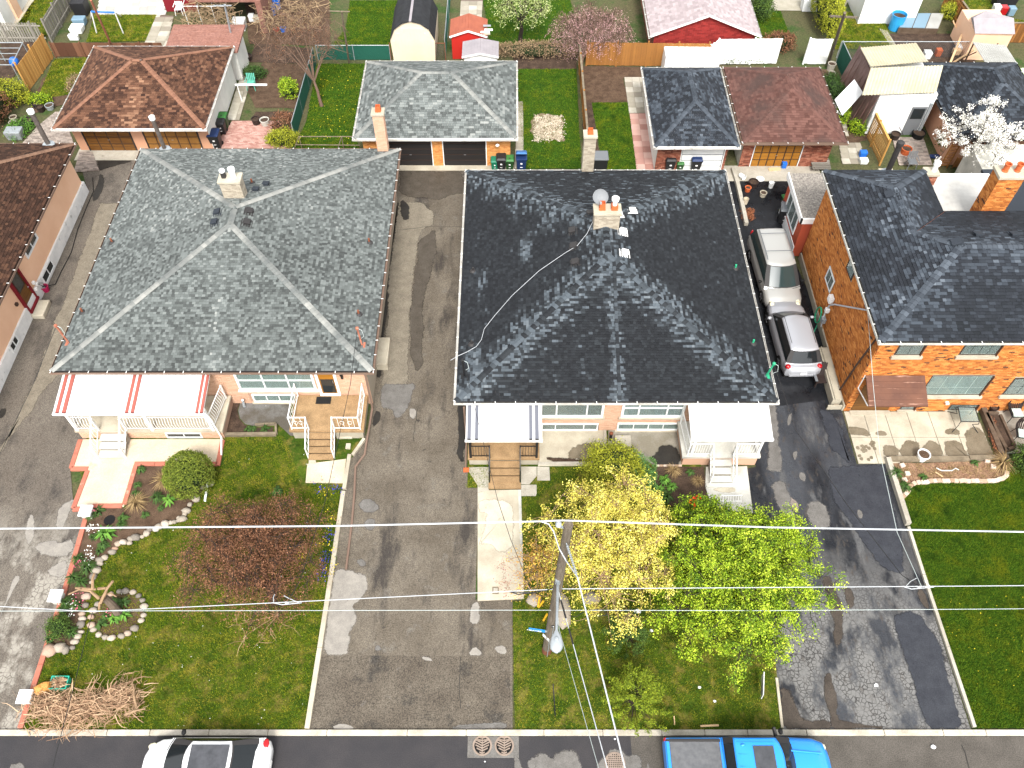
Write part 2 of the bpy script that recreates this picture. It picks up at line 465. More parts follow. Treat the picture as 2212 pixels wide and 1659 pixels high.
def smooth_loop(pts,it=2):
 P=[Vector(p[:2]) for p in pts]
 for _ in range(it):
  Q=[]
  for i in range(len(P)):a,b=P[i],P[(i+1)%len(P)];Q+=[a*.75+b*.25,a*.25+b*.75]
  P=Q
 return P
# materials
def crack_mod(scale,width,region,col=(.03,.027,.024),pale=None):
 """alligator cracks where a slow noise says so; region(nt,pos) gives a 0..1 socket"""
 def f(nt,pos,c,p):
  v=nt.nodes.new('ShaderNodeTexVoronoi');v.feature='DISTANCE_TO_EDGE';v.inputs['Scale'].default_value=scale
  ds=nt.nodes.new('ShaderNodeMix');ds.data_type='VECTOR';ds.inputs[0].default_value=.12
  nz=nt.nodes.new('ShaderNodeTexNoise');nz.inputs['Scale'].default_value=3.0;nt.links.new(pos,nz.inputs[0])
  nt.links.new(pos,ds.inputs[4]);nt.links.new(nz.outputs['Color'],ds.inputs[5]);nt.links.new(ds.outputs[1],v.inputs['Vector'])
  e=_ramp(nt,v.outputs['Distance'],[(0,(1,1,1)),(width,(0,0,0))])
  r=region(nt,pos)
  if pale is not None:c=_mix(nt,c,pale,r)
  m=nt.nodes.new('ShaderNodeMath');m.operation='MULTIPLY'
  b=nt.nodes.new('ShaderNodeRGBToBW');nt.links.new(e,b.inputs[0]);nt.links.new(b.outputs[0],m.inputs[0])
  b2=nt.nodes.new('ShaderNodeRGBToBW');nt.links.new(r,b2.inputs[0]);nt.links.new(b2.outputs[0],m.inputs[1])
  n2=_ramp(nt,_noise(nt,pos,1.9,4,.6),[(.38,(.15,.15,.15)),(.52,(1,1,1))]);m3=nt.nodes.new('ShaderNodeMath');m3.operation='MULTIPLY';nt.links.new(m.outputs[0],m3.inputs[0]);nt.links.new(n2,m3.inputs[1])
  c=_mix(nt,c,(.06,.05,.042),_ramp(nt,_noise(nt,pos,2.6,6,.7,(1.5,.6,1)),[(.56,(0,0,0)),(.68,(.8,.8,.8))]))
  return _mix(nt,c,col,m3.outputs[0])
 return f
def noise_region(scale,lo,hi,stretch=None,ymax=None,soft=3):
 def f(nt,pos):
  n=_ramp(nt,_noise(nt,pos,scale,5,.65,stretch),[(lo,(0,0,0)),(hi,(1,1,1))])
  if ymax is not None:
   sp=nt.nodes.new('ShaderNodeSeparateXYZ');nt.links.new(pos,sp.inputs[0])
   mr=nt.nodes.new('ShaderNodeMapRange');mr.inputs['From Min'].default_value=ymax;mr.inputs['From Max'].default_value=ymax-soft
   nt.links.new(sp.outputs['Y'],mr.inputs[0]);return _mix(nt,(0,0,0),n,mr.outputs[0])
  return n
 return f
mat('white_metal',(.78,.78,.76),rough=.45);mat('white_paint',(.78,.79,.78),(.68,.70,.70),2,rough=.5)
mat('white_vinyl',(.82,.83,.82),(.74,.75,.74),1.5,rough=.4)
mat('glass',(.5,.6,.58),rough=.03,spec=.35,trans=.8);mat('glass_dark',(.02,.024,.026),rough=.05,spec=.6)
mat('dark_room',(.03,.03,.03),rough=.9);mat('curtain',(.50,.58,.54),(.36,.44,.41),12,rough=.9,stretch=(1,1,.05))
mat('curtain_blue',(.45,.55,.62),(.25,.33,.38),14,rough=.9,stretch=(1,1,.05))
mat('soil',(.055,.032,.019),(.10,.063,.040),2.2,rough=1,grain=.45,gscale=22,bump=.6,bscale=9)
mat('soil_dark',(.035,.022,.015),(.075,.048,.033),2.4,rough=1,grain=.5,gscale=20,bump=.6,bscale=9)
mat('asphalt_brown',(.086,.071,.053),(.138,.118,.092),.45,rough=.85,grain=.6,gscale=24,lo=.35,hi=.65,rlo=.7,bump=.25,bscale=50,layers=[((.040,.034,.029),.5,.52,.64,(1.6,.45,1)),((.13,.118,.10),1.3,.58,.72,None),((.032,.027,.023),1.9,.62,.72,None),((.15,.14,.125),5,.70,.78,None)])
mat('asphalt_left',(.098,.083,.068),(.135,.118,.098),.3,rough=.9,grain=.6,gscale=24,lo=.3,hi=.7,layers=[((.055,.048,.042),.7,.52,.66,(1,.6,1)),((.12,.108,.09),2.1,.6,.72,None)],mod=crack_mod(6.0,.10,noise_region(.6,.47,.56,(1.3,.8,1),17.5,3),(.07,.058,.048),(.27,.25,.215)))
mat('asphalt_black',(.011,.012,.015),(.046,.049,.056),.38,rough=.55,grain=.35,gscale=24,lo=.38,hi=.62,rlo=.22,stretch=(1.8,.45,1),layers=[((.075,.076,.078),.6,.54,.62,(1.6,.45,1)),((.05,.045,.04),1.7,.6,.7,(1.5,.6,1))],mod=crack_mod(7.5,.13,noise_region(.7,.40,.52,(1.2,.7,1),16.5,5),(.014,.012,.011),(.15,.147,.142)))
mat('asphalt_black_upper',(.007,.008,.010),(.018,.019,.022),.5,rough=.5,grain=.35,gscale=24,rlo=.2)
mat('road_asphalt',(.026,.025,.028),(.036,.033,.035),1.0,rough=.75,grain=.35,gscale=30,bump=.2,bscale=60)
mat('road_old',(.062,.055,.047),(.09,.08,.069),1.0,rough=.9,grain=.5,gscale=28)
mat('patch_pale',(.27,.25,.22),(.20,.185,.165),2.2,rough=.9,grain=.2,gscale=30)
mat('patch_grey',(.15,.142,.132),(.105,.098,.09),2.5,rough=.9,grain=.3,gscale=30)
mat('patch_dark',(.03,.027,.023),(.02,.018,.016),2,rough=.55,grain=.3,gscale=26)
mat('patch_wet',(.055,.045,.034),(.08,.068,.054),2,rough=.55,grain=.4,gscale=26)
mat('patch_sand',(.20,.175,.135),(.15,.13,.10),2,rough=.9,grain=.4,gscale=26)
mat('kerb',(.50,.46,.39),(.33,.30,.24),1.6,rough=.9,grain=.15,gscale=25,layers=[((.25,.23,.18),2.2,.64,.72,None)])
mat('concrete',(.42,.39,.33),(.30,.275,.225),.9,rough=.9,grain=.14,gscale=20,layers=[((.20,.18,.14),1.4,.62,.72,None)])
mat('concrete_cream',(.56,.48,.36),(.45,.38,.28),.9,rough=.9,grain=.12,gscale=20,layers=[((.36,.30,.21),.7,.62,.74,None)])
mat('concrete_light',(.47,.43,.34),(.34,.30,.23),.9,rough=.9,grain=.1,gscale=20)
mat('concrete_wet',(.13,.105,.07),(.18,.15,.105),2,rough=.6,grain=.2,gscale=20)
mat('concrete_white',(.56,.55,.50),(.38,.37,.33),1.0,rough=.8,grain=.1,gscale=20)
mat('tan_stone',(.33,.215,.11),(.235,.15,.075),2.5,rough=.9,grain=.35,gscale=30)
mat('coping_red',(.44,.15,.10),(.34,.115,.078),1.4,rough=.85,grain=.1,layers=[((.5,.28,.2),3,.62,.72,None)])
mat('paver_pink',(.42,.24,.2),(.34,.18,.15),1.4,rough=.9,tint=[(0,(.30,.15,.12)),(.5,(.42,.24,.20)),(1,(.5,.33,.28))],amt=.3)
mat('paver_grey',(.3,.27,.24),tint=[(0,(.17,.14,.12)),(.5,(.28,.24,.21)),(1,(.36,.30,.26))],rough=.9)
mat('slab',(.36,.33,.27),tint=[(0,(.24,.21,.17)),(.5,(.36,.33,.27)),(1,(.46,.43,.37))],rough=.9,grain=.15,col2=(.2,.19,.13),scale=2,amt=.4)
mat('slab_white',(.5,.49,.45),tint=[(0,(.36,.35,.33)),(.5,(.47,.46,.43)),(1,(.58,.57,.54))],rough=.9,grain=.1,col2=(.3,.29,.25),scale=2,amt=.4)
mat('woodchip',(.46,.40,.30),tint=[(0,(.2,.15,.1)),(.4,(.45,.38,.28)),(1,(.68,.62,.50))],rough=1)
def grass_mat(name,a,b,dry,dlo=.56,dhi=.68):
 mat(name,a,b,.9,rough=1,spec=.1,lo=.35,hi=.65,grain=.35,gscale=14,layers=[(dry,1.5,dlo,dhi,None),((a[0]*.5,a[1]*.5,a[2]*.6),.8,.62,.72,None)])
grass_mat('grass_ground',(.022,.048,.005),(.055,.085,.008),(.14,.12,.028),.5,.64)
grass_mat('grass_lush',(.014,.046,.005),(.032,.078,.006),(.085,.10,.01),.56,.7)
mat('blade',(.04,.1,.01),tint=[(0,(.026,.052,.003)),(.4,(.086,.138,.006)),(.75,(.185,.218,.010)),(1,(.34,.31,.045))],rough=.9,spec=.1,col2=(.30,.255,.03),scale=1.7,amt=.8,lo=.46,hi=.66,layers=[((.024,.052,.003),1.1,.56,.68,None)])
mat('blade_lush',(.04,.1,.01),tint=[(0,(.019,.046,.004)),(.5,(.064,.128,.008)),(1,(.145,.20,.013))],rough=.9,spec=.1,col2=(.18,.19,.008),scale=1.0,amt=.7,lo=.48,hi=.7,layers=[((.010,.032,.003),.9,.55,.68,None)])
mat('petal_yellow',(.75,.60,.03),rough=.8);mat('petal_white',(.8,.8,.74),rough=.8);mat('petal_blue',(.07,.06,.48),rough=.8)
mat('petal_pink',(.6,.12,.2),rough=.8);mat('petal_red',(.75,.06,.01),rough=.8);mat('herb',(.04,.12,.015),(.05,.09,.02),4,rough=.8,tint=[(0,(.012,.034,.007)),(1,(.06,.13,.02))])
mat('herb_bright',(.1,.3,.03),tint=[(0,(.035,.10,.012)),(1,(.13,.28,.035))],rough=.8)
mat('straw',(.3,.2,.09),tint=[(0,(.12,.07,.03)),(1,(.42,.30,.14))],rough=.9)
mat('rock',(.4,.35,.29),tint=[(0,(.13,.115,.10)),(.35,(.27,.235,.19)),(.7,(.36,.31,.25)),(.85,(.32,.20,.14)),(1,(.45,.42,.36))],rough=.9,grain=.15,gscale=18)
mat('edging_block',(.5,.4,.32),tint=[(0,(.30,.20,.13)),(.5,(.50,.38,.29)),(1,(.58,.47,.40))],rough=.9,grain=.12)
mat('tan_riser',(.15,.095,.05),(.10,.065,.035),3,rough=1);mat('white_riser',(.30,.28,.24),(.22,.2,.17),3,rough=1)  # risers coloured darker: grime plus painted-in shadow lines under the nosings
mat('iron_black',(.012,.012,.013),rough=.5);mat('cast_iron',(.22,.17,.135),(.28,.22,.18),6,rough=.8,metal=.1)
mat('hole_black',(.008,.008,.008),rough=1)
mat('shingle_grey',(.1,.1,.1),tint=[(0,(.046,.050,.049)),(.3,(.083,.092,.089)),(.65,(.122,.135,.131)),(.9,(.168,.184,.178)),(1,(.25,.26,.247))],rough=.9,spec=.2)
mat('cap_grey',(.2,.2,.2),tint=[(0,(.14,.15,.145)),(.5,(.22,.225,.21)),(1,(.29,.29,.27))],rough=.9,col2=(.09,.1,.1),scale=.35,amt=.75,lo=.45,hi=.6)
mat('shingle_black',(.02,.022,.026),tint=[(0,(.005,.006,.008)),(.35,(.011,.013,.016)),(.55,(.021,.025,.029)),(.75,(.072,.088,.103)),(1,(.145,.165,.18))],rough=.75,spec=.3)
mat('shingle_slate',(.03,.033,.04),tint=[(0,(.006,.008,.011)),(.4,(.014,.017,.023)),(.7,(.045,.056,.071)),(1,(.115,.135,.16))],rough=.8,spec=.3)
mat('cap_slate',(.05,.05,.06),tint=[(0,(.02,.025,.033)),(1,(.075,.09,.11))],rough=.85)
mat('shingle_brown',(.15,.07,.04),tint=[(0,(.030,.014,.010)),(.35,(.065,.031,.019)),(.7,(.125,.060,.036)),(1,(.25,.14,.085))],rough=.9,spec=.2)
mat('shingle_brown_dark',(.1,.05,.03),tint=[(0,(.022,.011,.007)),(.5,(.050,.024,.015)),(1,(.10,.05,.029))],rough=.9,spec=.2)
mat('cap_brown',(.3,.15,.1),tint=[(0,(.16,.075,.047)),(1,(.23,.115,.072))],rough=.9)
mat('cap_brown_dark',(.2,.1,.07),tint=[(0,(.11,.06,.04)),(1,(.19,.11,.07))],rough=.9)
mat('shingle_rust',(.2,.1,.08),tint=[(0,(.075,.034,.027)),(.5,(.11,.053,.043)),(1,(.15,.075,.061))],rough=.9,spec=.2,col2=(.06,.04,.035),scale=.5,amt=.8,lo=.5,hi=.68)
mat('shingle_pink',(.5,.42,.42),tint=[(0,(.27,.225,.23)),(.5,(.33,.28,.285)),(1,(.40,.345,.35))],rough=.9)
mat('brick_peach',(.60,.385,.27),tint=[(0,(.50,.30,.20)),(1,(.58,.37,.26))],rough=.9,spec=.2)
mat('mortar_peach',(.38,.25,.18),rough=1);mat('mortar_grey',(.36,.31,.25),rough=1);mat('mortar_dark',(.16,.12,.1),rough=1)
mat('brick_orange',(.5,.2,.06),tint=[(0,(.05,.03,.022)),(.025,(.07,.04,.03)),(.045,(.30,.095,.026)),(.5,(.45,.155,.036)),(1,(.60,.25,.07))],rough=.9,spec=.2,col2=(.34,.13,.05),scale=.7,amt=.4,lo=.55,hi=.75)
mat('brick_gold',(.58,.27,.08),tint=[(0,(.48,.19,.055)),(1,(.64,.31,.10))],rough=.9)
mat('brick_red',(.22,.06,.035),tint=[(0,(.12,.045,.03)),(.5,(.24,.075,.045)),(1,(.38,.17,.11))],rough=.9)
mat('brick_vivid',(.4,.07,.03),tint=[(0,(.3,.05,.025)),(1,(.5,.10,.045))],rough=.9)
mat('brick_darkred',(.24,.02,.02),tint=[(0,(.17,.014,.013)),(1,(.29,.03,.025))],rough=.9)
mat('brick_cream',(.5,.47,.4),tint=[(0,(.27,.23,.175)),(1,(.42,.37,.29))],rough=.9)
mat('stucco_white',(.72,.71,.67),(.60,.60,.56),.8,rough=.9,layers=[((.45,.45,.42),.6,.66,.76,(1,1,2))])
mat('stucco_peach',(.80,.52,.35),(.74,.46,.30),.6,rough=.9);mat('stucco_tan',(.55,.30,.19),(.50,.27,.17),.6,rough=.9)
mat('foundation',(.82,.83,.82),(.64,.66,.66),1.2,rough=.9,layers=[((.30,.31,.31),2.5,.6,.72,None)])
mat('foundation_tan',(.40,.36,.28),(.30,.27,.21),1.2,rough=.9)
mat('trim_brown',(.05,.03,.022),rough=.6);mat('gutter_brown',(.18,.12,.09),rough=.5);mat('trim_dark',(.03,.028,.028),rough=.6)
mat('awning_white',(.64,.64,.63),(.74,.74,.73),1.5,rough=.45,layers=[((.55,.54,.5),.9,.66,.78,(3,.5,1))]);mat('gutter_white',(.62,.61,.58),(.42,.40,.36),1.4,rough=.6,layers=[((.16,.14,.11),2.5,.62,.72,None)]);mat('awning_red',(.30,.085,.065),rough=.5);mat('awning_red_dark',(.2,.05,.045),rough=.5);mat('awning_grey',(.12,.125,.15),rough=.5)
mat('door_wood',(.17,.075,.015),(.09,.035,.008),2,rough=.5,stretch=(.4,1,6));mat('door_gold',(.36,.16,.02),(.25,.10,.012),2,rough=.5,stretch=(.3,1,5))
mat('door_tan',(.26,.125,.03),(.2,.09,.02),2,rough=.6);mat('door_black',(.018,.016,.016),rough=.45)
mat('wood_fence',(.42,.19,.045),tint=[(0,(.13,.052,.012)),(.5,(.29,.125,.03)),(1,(.46,.22,.06))],rough=.85,col2=(.2,.09,.03),scale=1.2,amt=.35)
mat('wood_fence_light',(.6,.33,.09),tint=[(0,(.34,.165,.04)),(1,(.54,.30,.09))],rough=.85)
mat('wood_grey',(.2,.18,.15),tint=[(0,(.10,.09,.075)),(.5,(.19,.175,.15)),(1,(.29,.27,.23))],rough=.95)
mat('wood_brown',(.14,.065,.04),tint=[(0,(.08,.035,.02)),(1,(.19,.09,.05))],rough=.95)
mat('timber',(.22,.18,.125),(.13,.105,.072),3,rough=.95,grain=.2);mat('timber_dark',(.075,.05,.032),(.12,.085,.06),3,rough=.95,grain=.2)
mat('pole_wood',(.15,.125,.095),(.085,.068,.05),2.5,rough=.95,stretch=(6,6,.6),grain=.3,gscale=30,layers=[((.24,.22,.19),1.2,.6,.7,(3,3,.5))])
mat('pole_stain',(.14,.05,.025),rough=.95)
mat('galv',(.36,.39,.41),(.28,.31,.33),4,rough=.45,metal=.3);mat('steel_dark',(.09,.09,.095),rough=.5,metal=.4);mat('steel',(.42,.43,.45),rough=.3,metal=.8)
mat('rust',(.30,.10,.06),(.42,.17,.11),4,rough=.9);mat('rust_dark',(.16,.05,.025),(.22,.08,.04),4,rough=.9)
mat('terracotta',(.52,.12,.035),(.42,.09,.03),3,rough=.8);mat('flue_white',(.75,.77,.76),rough=.5)
mat('green_paint',(.02,.34,.17),(.03,.26,.14),6,rough=.5);mat('green_mesh',(.012,.085,.058),rough=.7)
mat('plastic_black',(.018,.018,.02),rough=.45);mat('plastic_green',(.035,.15,.035),rough=.5);mat('plastic_teal',(.03,.42,.30),rough=.5);mat('plastic_blue',(.02,.14,.55),rough=.4)
mat('plastic_navy',(.012,.03,.10),rough=.45);mat('plastic_grey',(.14,.15,.16),rough=.5);mat('plastic_sky',(.03,.30,.62),rough=.4);mat('plastic_white',(.72,.73,.72),rough=.45)
mat('plastic_mag',(.35,.012,.07),rough=.5);mat('plastic_brown',(.028,.019,.017),rough=.5);mat('plastic_lime',(.1,.5,.05),rough=.5);mat('plastic_orange',(.65,.14,.03),rough=.6)
mat('rubber',(.010,.010,.010),rough=.8);mat('cable_white',(.42,.44,.46),rough=.5);mat('cable_grey',(.42,.47,.46),rough=.5);mat('cable_black',(.02,.02,.02),rough=.5)
mat('sign_blue',(.02,.22,.62),rough=.4);mat('sign_white',(.72,.72,.70),rough=.4);mat('yellow_guard',(.65,.36,.02),rough=.6)
mat('hydro_print',(.85,.85,.85),rough=.6);mat('gravel_roof',(.30,.27,.235),(.16,.145,.13),9,rough=1,grain=.5,gscale=12)
mat('membrane',(.50,.49,.46),(.36,.35,.33),1.0,rough=.8,layers=[((.32,.31,.29),1.5,.64,.74,None)])
mat('corrugated',(.50,.45,.32),(.40,.36,.25),.8,rough=.6,layers=[((.36,.35,.30),.7,.6,.72,None)]);mat('corrugated_grey',(.36,.36,.34),(.28,.28,.26),.9,rough=.6)
mat('panel_green',(.42,.58,.30),(.5,.66,.4),1,rough=.5);mat('tarp_brown',(.085,.045,.04),(.18,.11,.10),2.5,rough=.35,stretch=(3,3,.6))
mat('metal_roof_brown',(.13,.055,.032),(.09,.038,.024),1.4,rough=.6,layers=[((.42,.25,.18),1.6,.60,.68,(.35,4,4))])
mat('flat_roof_brown',(.19,.085,.062),(.24,.12,.095),2.5,rough=.9,grain=.3,gscale=8,stretch=(.4,2.5,1));mat('shed_red',(.42,.02,.014),rough=.6);mat('shed_red_roof',(.34,.10,.055),(.28,.08,.045),2,rough=.6)
mat('shed_cream',(.70,.60,.45),(.64,.54,.40),1,rough=.7);mat('shed_roof_grey',(.30,.275,.29),(.25,.23,.245),2,rough=.7);mat('tar_roof',(.012,.013,.015),(.022,.023,.026),3,rough=.8)
mat('wall_maroon',(.17,.008,.015),rough=.8);mat('bark',(.10,.075,.055),(.16,.12,.09),5,rough=1,stretch=(3,3,.6));mat('bark_pale',(.30,.20,.12),(.22,.14,.08),5,rough=.95)
mat('bark_dark',(.035,.026,.02),rough=1);mat('bark_twig',(.26,.17,.11),tint=[(0,(.20,.115,.07)),(.5,(.38,.24,.145)),(1,(.58,.41,.26))],rough=1)
mat('cut_wood',(.62,.42,.24),rough=.9);mat('paper_bag',(.50,.26,.075),(.42,.20,.05),3,rough=.8)
# the ground, drives, paths, street
def G(*pts):return[g(x,y) for x,y in pts]
sheet('ground',[(-260,-200),(260,-200),(260,420),(-260,420)],-.02,mat('ground_far',(.06,.07,.025),(.09,.075,.04),.25,rough=1,grain=.4,gscale=9,layers=[((.035,.065,.014),.5,.5,.62,None)]))
SY=7.8
road=sheet('road',[(-120,-2.4),(120,-2.4),(120,SY),(-120,SY)],.0,'road_asphalt')
sheet('road_old_patch',wob([(4.4,-2.4),(120,-2.4),(120,SY-.01),(4.4,SY-.01)][:4],.02,3,2),.004,'road_old',road)
kerb=sheet('kerb',[(-120,SY+.02),(120,SY+.02),(120,SY+.19),(-120,SY+.19)],.06,'mortar_grey',thick=.06)
x_=-21.0
while x_<21:
 L_=rnd.choice([2.2,2.9,3.0,1.6]);q=MB();q.bb(x_,x_+L_-.02,SY,SY+.21,.0,.11)
 q.build('kerb_stone',MATS['kerb'],kerb,bevel=.02);x_+=L_
q=MB();q.bb(-120,-21.02,SY,SY+.21,0,.11);q.bb(x_,120,SY,SY+.21,0,.11);q.build('kerb_run','kerb',kerb)
q=MB();q.bb(-120,120,-2.6,-2.4,0,.11);q.build('far_kerb_run','kerb',kerb)
ld=sheet('left_driveway',[(-26.5,8.01),g(45,1576)]+G((194,1101),(160,1100),(152,1012),(185,950))+[(-20.1,22.9),(-20.1,40.85),(-26.2,40.85),(-24.85,38.0),(-24.85,22),(-26.5,22)],.012,'asphalt_left')
cd=sheet('centre_driveway',[g(667,1577),(0.02,8.01)]+[(.02,13.1),(-1.5,13.1),(-1.5,18.4),(-2.15,19.3),(-2.15,39.9),(-6.75,39.9),(-6.75,21.9)]+G((797,930),(759,985),(717,1245)),.012,'asphalt_brown')
rd=sheet('right_driveway',[g(1690,1577),g(2097,1576)]+G((1913,1003),(1851,1003))+[(15.72,22.45),(15.72,30),(15.35,33),(15.3,36.5),(18.2,37.4),(18.2,40.2),(11.2,40.2),(11.1,36.3),(11.1,19.4),(10.66,19.3),(10.6,17.0)]+G((1640,1110),),.012,'asphalt_black')
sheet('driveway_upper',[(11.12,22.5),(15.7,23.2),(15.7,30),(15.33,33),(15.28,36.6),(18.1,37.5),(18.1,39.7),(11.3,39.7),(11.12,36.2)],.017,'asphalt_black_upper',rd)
PZ=[0]
def patch(par,pts,m,z=.02,seed=0,it=2,amp=.03,name='asphalt_patch',soft=.09):
 PZ[0]=(PZ[0]+1)%17;z+=PZ[0]*.0006;amp*=1.6
 P=smooth_loop(wob([Vector((p if not isinstance(p,tuple) or len(p)!=2 else g(*p))[:2]) for p in pts],amp,.5,seed),1);n=len(P)
 if sum(P[i][0]*P[(i+1)%n][1]-P[(i+1)%n][0]*P[i][1] for i in range(n))<0:P.reverse()
 ar=abs(sum(P[i][0]*P[(i+1)%n][1]-P[(i+1)%n][0]*P[i][1] for i in range(n)))/2;pe=sum((P[(i+1)%n]-P[i]).length for i in range(n));w_=min(soft,.45*ar/pe);O=[];I=[]
 for i in range(n):
  d=(P[(i+1)%n]-P[i-1]);d=Vector((d.y,-d.x)).normalized()*w_;O.append((*(P[i]+d),z-.001));I.append((*(P[i]-d),z))
 me=bpy.data.meshes.new(name);o_=org(par);me.from_pydata([(a-o_.x,b-o_.y,c-o_.z) for a,b,c in O+I],[],[tuple(range(n,2*n))]+[(i,(i+1)%n,n+(i+1)%n,n+i) for i in range(n)])
 at=me.attributes.new('edge','FLOAT','POINT');at.data.foreach_set('value',np.array([0.0]*n+[1.0]*n,dtype=np.float32));me.materials.append(softened(m));o=link_mesh(name,me,par)
 if par is None:o['kind']='structure'
 return o
SOFT={}
def softened(m):
 m=mres(m)
 if m.name not in SOFT:
  c=m.copy();nt=c.node_tree;L=nt.links;out=[n for n in nt.nodes if n.type=='OUTPUT_MATERIAL'][0];p=[n for n in nt.nodes if n.type=='BSDF_PRINCIPLED'][0]
  at=nt.nodes.new('ShaderNodeAttribute');at.attribute_name='edge';pos=nt.nodes.new('ShaderNodeNewGeometry').outputs['Position'];nz_=_noise(nt,pos,3.2,8,.7)
  a=nt.nodes.new('ShaderNodeMath');a.operation='MULTIPLY_ADD';L.new(nz_,a.inputs[0]);a.inputs[1].default_value=2.2;a.inputs[2].default_value=-1.1
  b=nt.nodes.new('ShaderNodeMath');b.operation='ADD';L.new(a.outputs[0],b.inputs[0]);L.new(at.outputs['Fac'],b.inputs[1])
  r=nt.nodes.new('ShaderNodeMapRange');r.inputs['From Min'].default_value=.3;r.inputs['From Max'].default_value=.72;L.new(b.outputs[0],r.inputs[0])
  t=nt.nodes.new('ShaderNodeBsdfTransparent');mx=nt.nodes.new('ShaderNodeMixShader');L.new(r.outputs[0],mx.inputs[0]);L.new(t.outputs[0],mx.inputs[1]);L.new(p.outputs[0],mx.inputs[2]);L.new(mx.outputs[0],out.inputs[0]);SOFT[m.name]=c
 return SOFT[m.name]
def tp(c,r,*pts):return[(553*c+x/4,414.75*r+y/4) for x,y in pts]
patch(cd,tp(1,1,(1235,85),(1340,95),(1440,90),(1480,150),(1540,170),(1530,290),(1440,310),(1400,430),(1380,600),(1345,850),(1330,1100),(1320,1300),(1315,1500),(1320,1700),(1310,1810),(1270,1900),(1190,1960),(1195,1890),(1080,1870),(1075,1700),(1100,1500),(1140,1100),(1150,700),(1200,400),(1215,200)),'patch_sand',.016,1)
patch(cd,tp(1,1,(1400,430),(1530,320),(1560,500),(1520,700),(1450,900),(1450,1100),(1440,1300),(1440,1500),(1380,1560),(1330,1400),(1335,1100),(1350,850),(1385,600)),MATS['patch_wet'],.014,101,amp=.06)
patch(cd,tp(1,1,(1180,300),(1230,80),(1215,330),(1200,560),(1150,900),(1120,1100),(1080,1600),(1030,1600),(1080,1000),(1130,600)),MATS['patch_dark'],.014,102,amp=.05)
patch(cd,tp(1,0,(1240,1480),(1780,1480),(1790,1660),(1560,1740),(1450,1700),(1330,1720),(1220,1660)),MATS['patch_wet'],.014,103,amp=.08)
patch(cd,tp(1,2,(1740,100),(1800,100),(1810,500),(1790,700),(1740,620),(1750,400)),MATS['patch_dark'],.014,104,amp=.04)
patch(cd,tp(1,1,(1245,60),(1320,120),(1330,200),(1310,250),(1270,240),(1250,150)),'patch_dark',.02,2)
patch(cd,tp(1,1,(1260,1750),(1310,1740),(1305,1850),(1270,1940),(1210,1945),(1190,1880)),'patch_pale',.02,3)
patch(cd,tp(1,2,(1320,210),(1390,215),(1380,310),(1330,300)),'patch_pale',.016,4)
patch(cd,tp(1,2,(1090,0),(1380,0),(1320,180),(1260,280),(1200,300),(1180,215),(1080,205)),'patch_grey',.02,41)
patch(cd,tp(1,2,(880,1040),(920,1000),(1000,1000),(1060,1060),(1030,1110),(960,1115),(900,1090)),'patch_grey',.016,5)
patch(cd,tp(1,2,(930,1190),(1010,1160),(1035,1230),(990,1280),(940,1250)),'patch_grey',.016,6)
patch(cd,tp(1,2,(860,1520),(940,1510),(955,1560),(900,1590)),'patch_grey',.016,7)
patch(cd,tp(1,2,(1030,230),(1080,250),(1070,340),(1010,380)),'patch_dark',.016,71)
patch(cd,tp(1,3,(690,-60),(900,-30),(965,30),(950,170),(840,250),(835,310),(880,380),(810,470),(800,620),(795,682),(580,682),(600,500),(640,200),(665,20)),'patch_pale',.016,8,amp=.02)
patch(cd,tp(1,3,(1870,230),(1930,230),(1935,420),(1850,420),(1845,300)),'patch_pale',.016,9)
patch(cd,tp(1,3,(1030,610),(1060,595),(1090,630),(1060,655),(1035,645)),'patch_grey',.016,10)
patch(cd,tp(1,3,(1830,685),(1890,600),(1950,660),(1930,690)),'patch_pale',.016,11)
patch(cd,tp(1,3,(2050,610),(2150,600),(2170,670),(2090,680)),'patch_pale',.016,12)
patch(cd,tp(1,3,(640,1310),(740,1270),(860,1310),(800,1322)),'patch_pale',.016,13)
patch(cd,tp(1,3,(1700,1290),(2150,1270),(2170,1322),(1700,1325)),'patch_grey',.016,14)
patch(cd,tp(1,3,(1430,705),(1520,705),(1530,735),(1440,730)),'patch_pale',.016,15)
sheet('apron',[g(*p) for p in tp(1,3,(575,686),(2195,696),(2200,1326),(465,1326))],.0155,mat('asphalt_apron',(.074,.061,.047),(.105,.089,.069),.9,rough=.9,grain=.8,layers=[((.04,.036,.031),.8,.55,.68,None),((.11,.10,.088),2.2,.62,.75,None)],gscale=24),cd)
for k_,(a_,b_) in enumerate([(tp(1,3,(1760,700))[0],tp(1,3,(1765,1150))[0]),(tp(1,1,(1215,330))[0],tp(1,1,(1540,300))[0]),(tp(1,1,(1540,298))[0],tp(1,1,(1780,300))[0]),(tp(1,2,(1390,210))[0],tp(1,2,(1360,490))[0])]):
 A_,B_=g(*a_),g(*b_);pts_=[A_.lerp(B_,i/6)+Vector((rnd.uniform(-.05,.05),rnd.uniform(-.05,.05),0)) for i in range(7)]
 q=MB()
 for i in range(6):
  d_=(pts_[i+1]-pts_[i]).normalized().cross(Vector((0,0,1)))*.012
  q.add([pts_[i]-d_+Vector((0,0,.021)),pts_[i+1]-d_+Vector((0,0,.021)),pts_[i+1]+d_+Vector((0,0,.021)),pts_[i]+d_+Vector((0,0,.021))],[(3,2,1,0)])
 q.build('crack',MATS['patch_dark'],cd)
patch(ld,tp(0,2,(0,610),(290,0),(390,-260),(470,-520),(600,-830),(860,-1560),(1050,-1560),(1000,-1400),(900,-1000),(760,-650),(640,-280),(480,-40),(340,100),(260,270),(190,300),(100,440)),'patch_sand',.016,20,amp=.05)
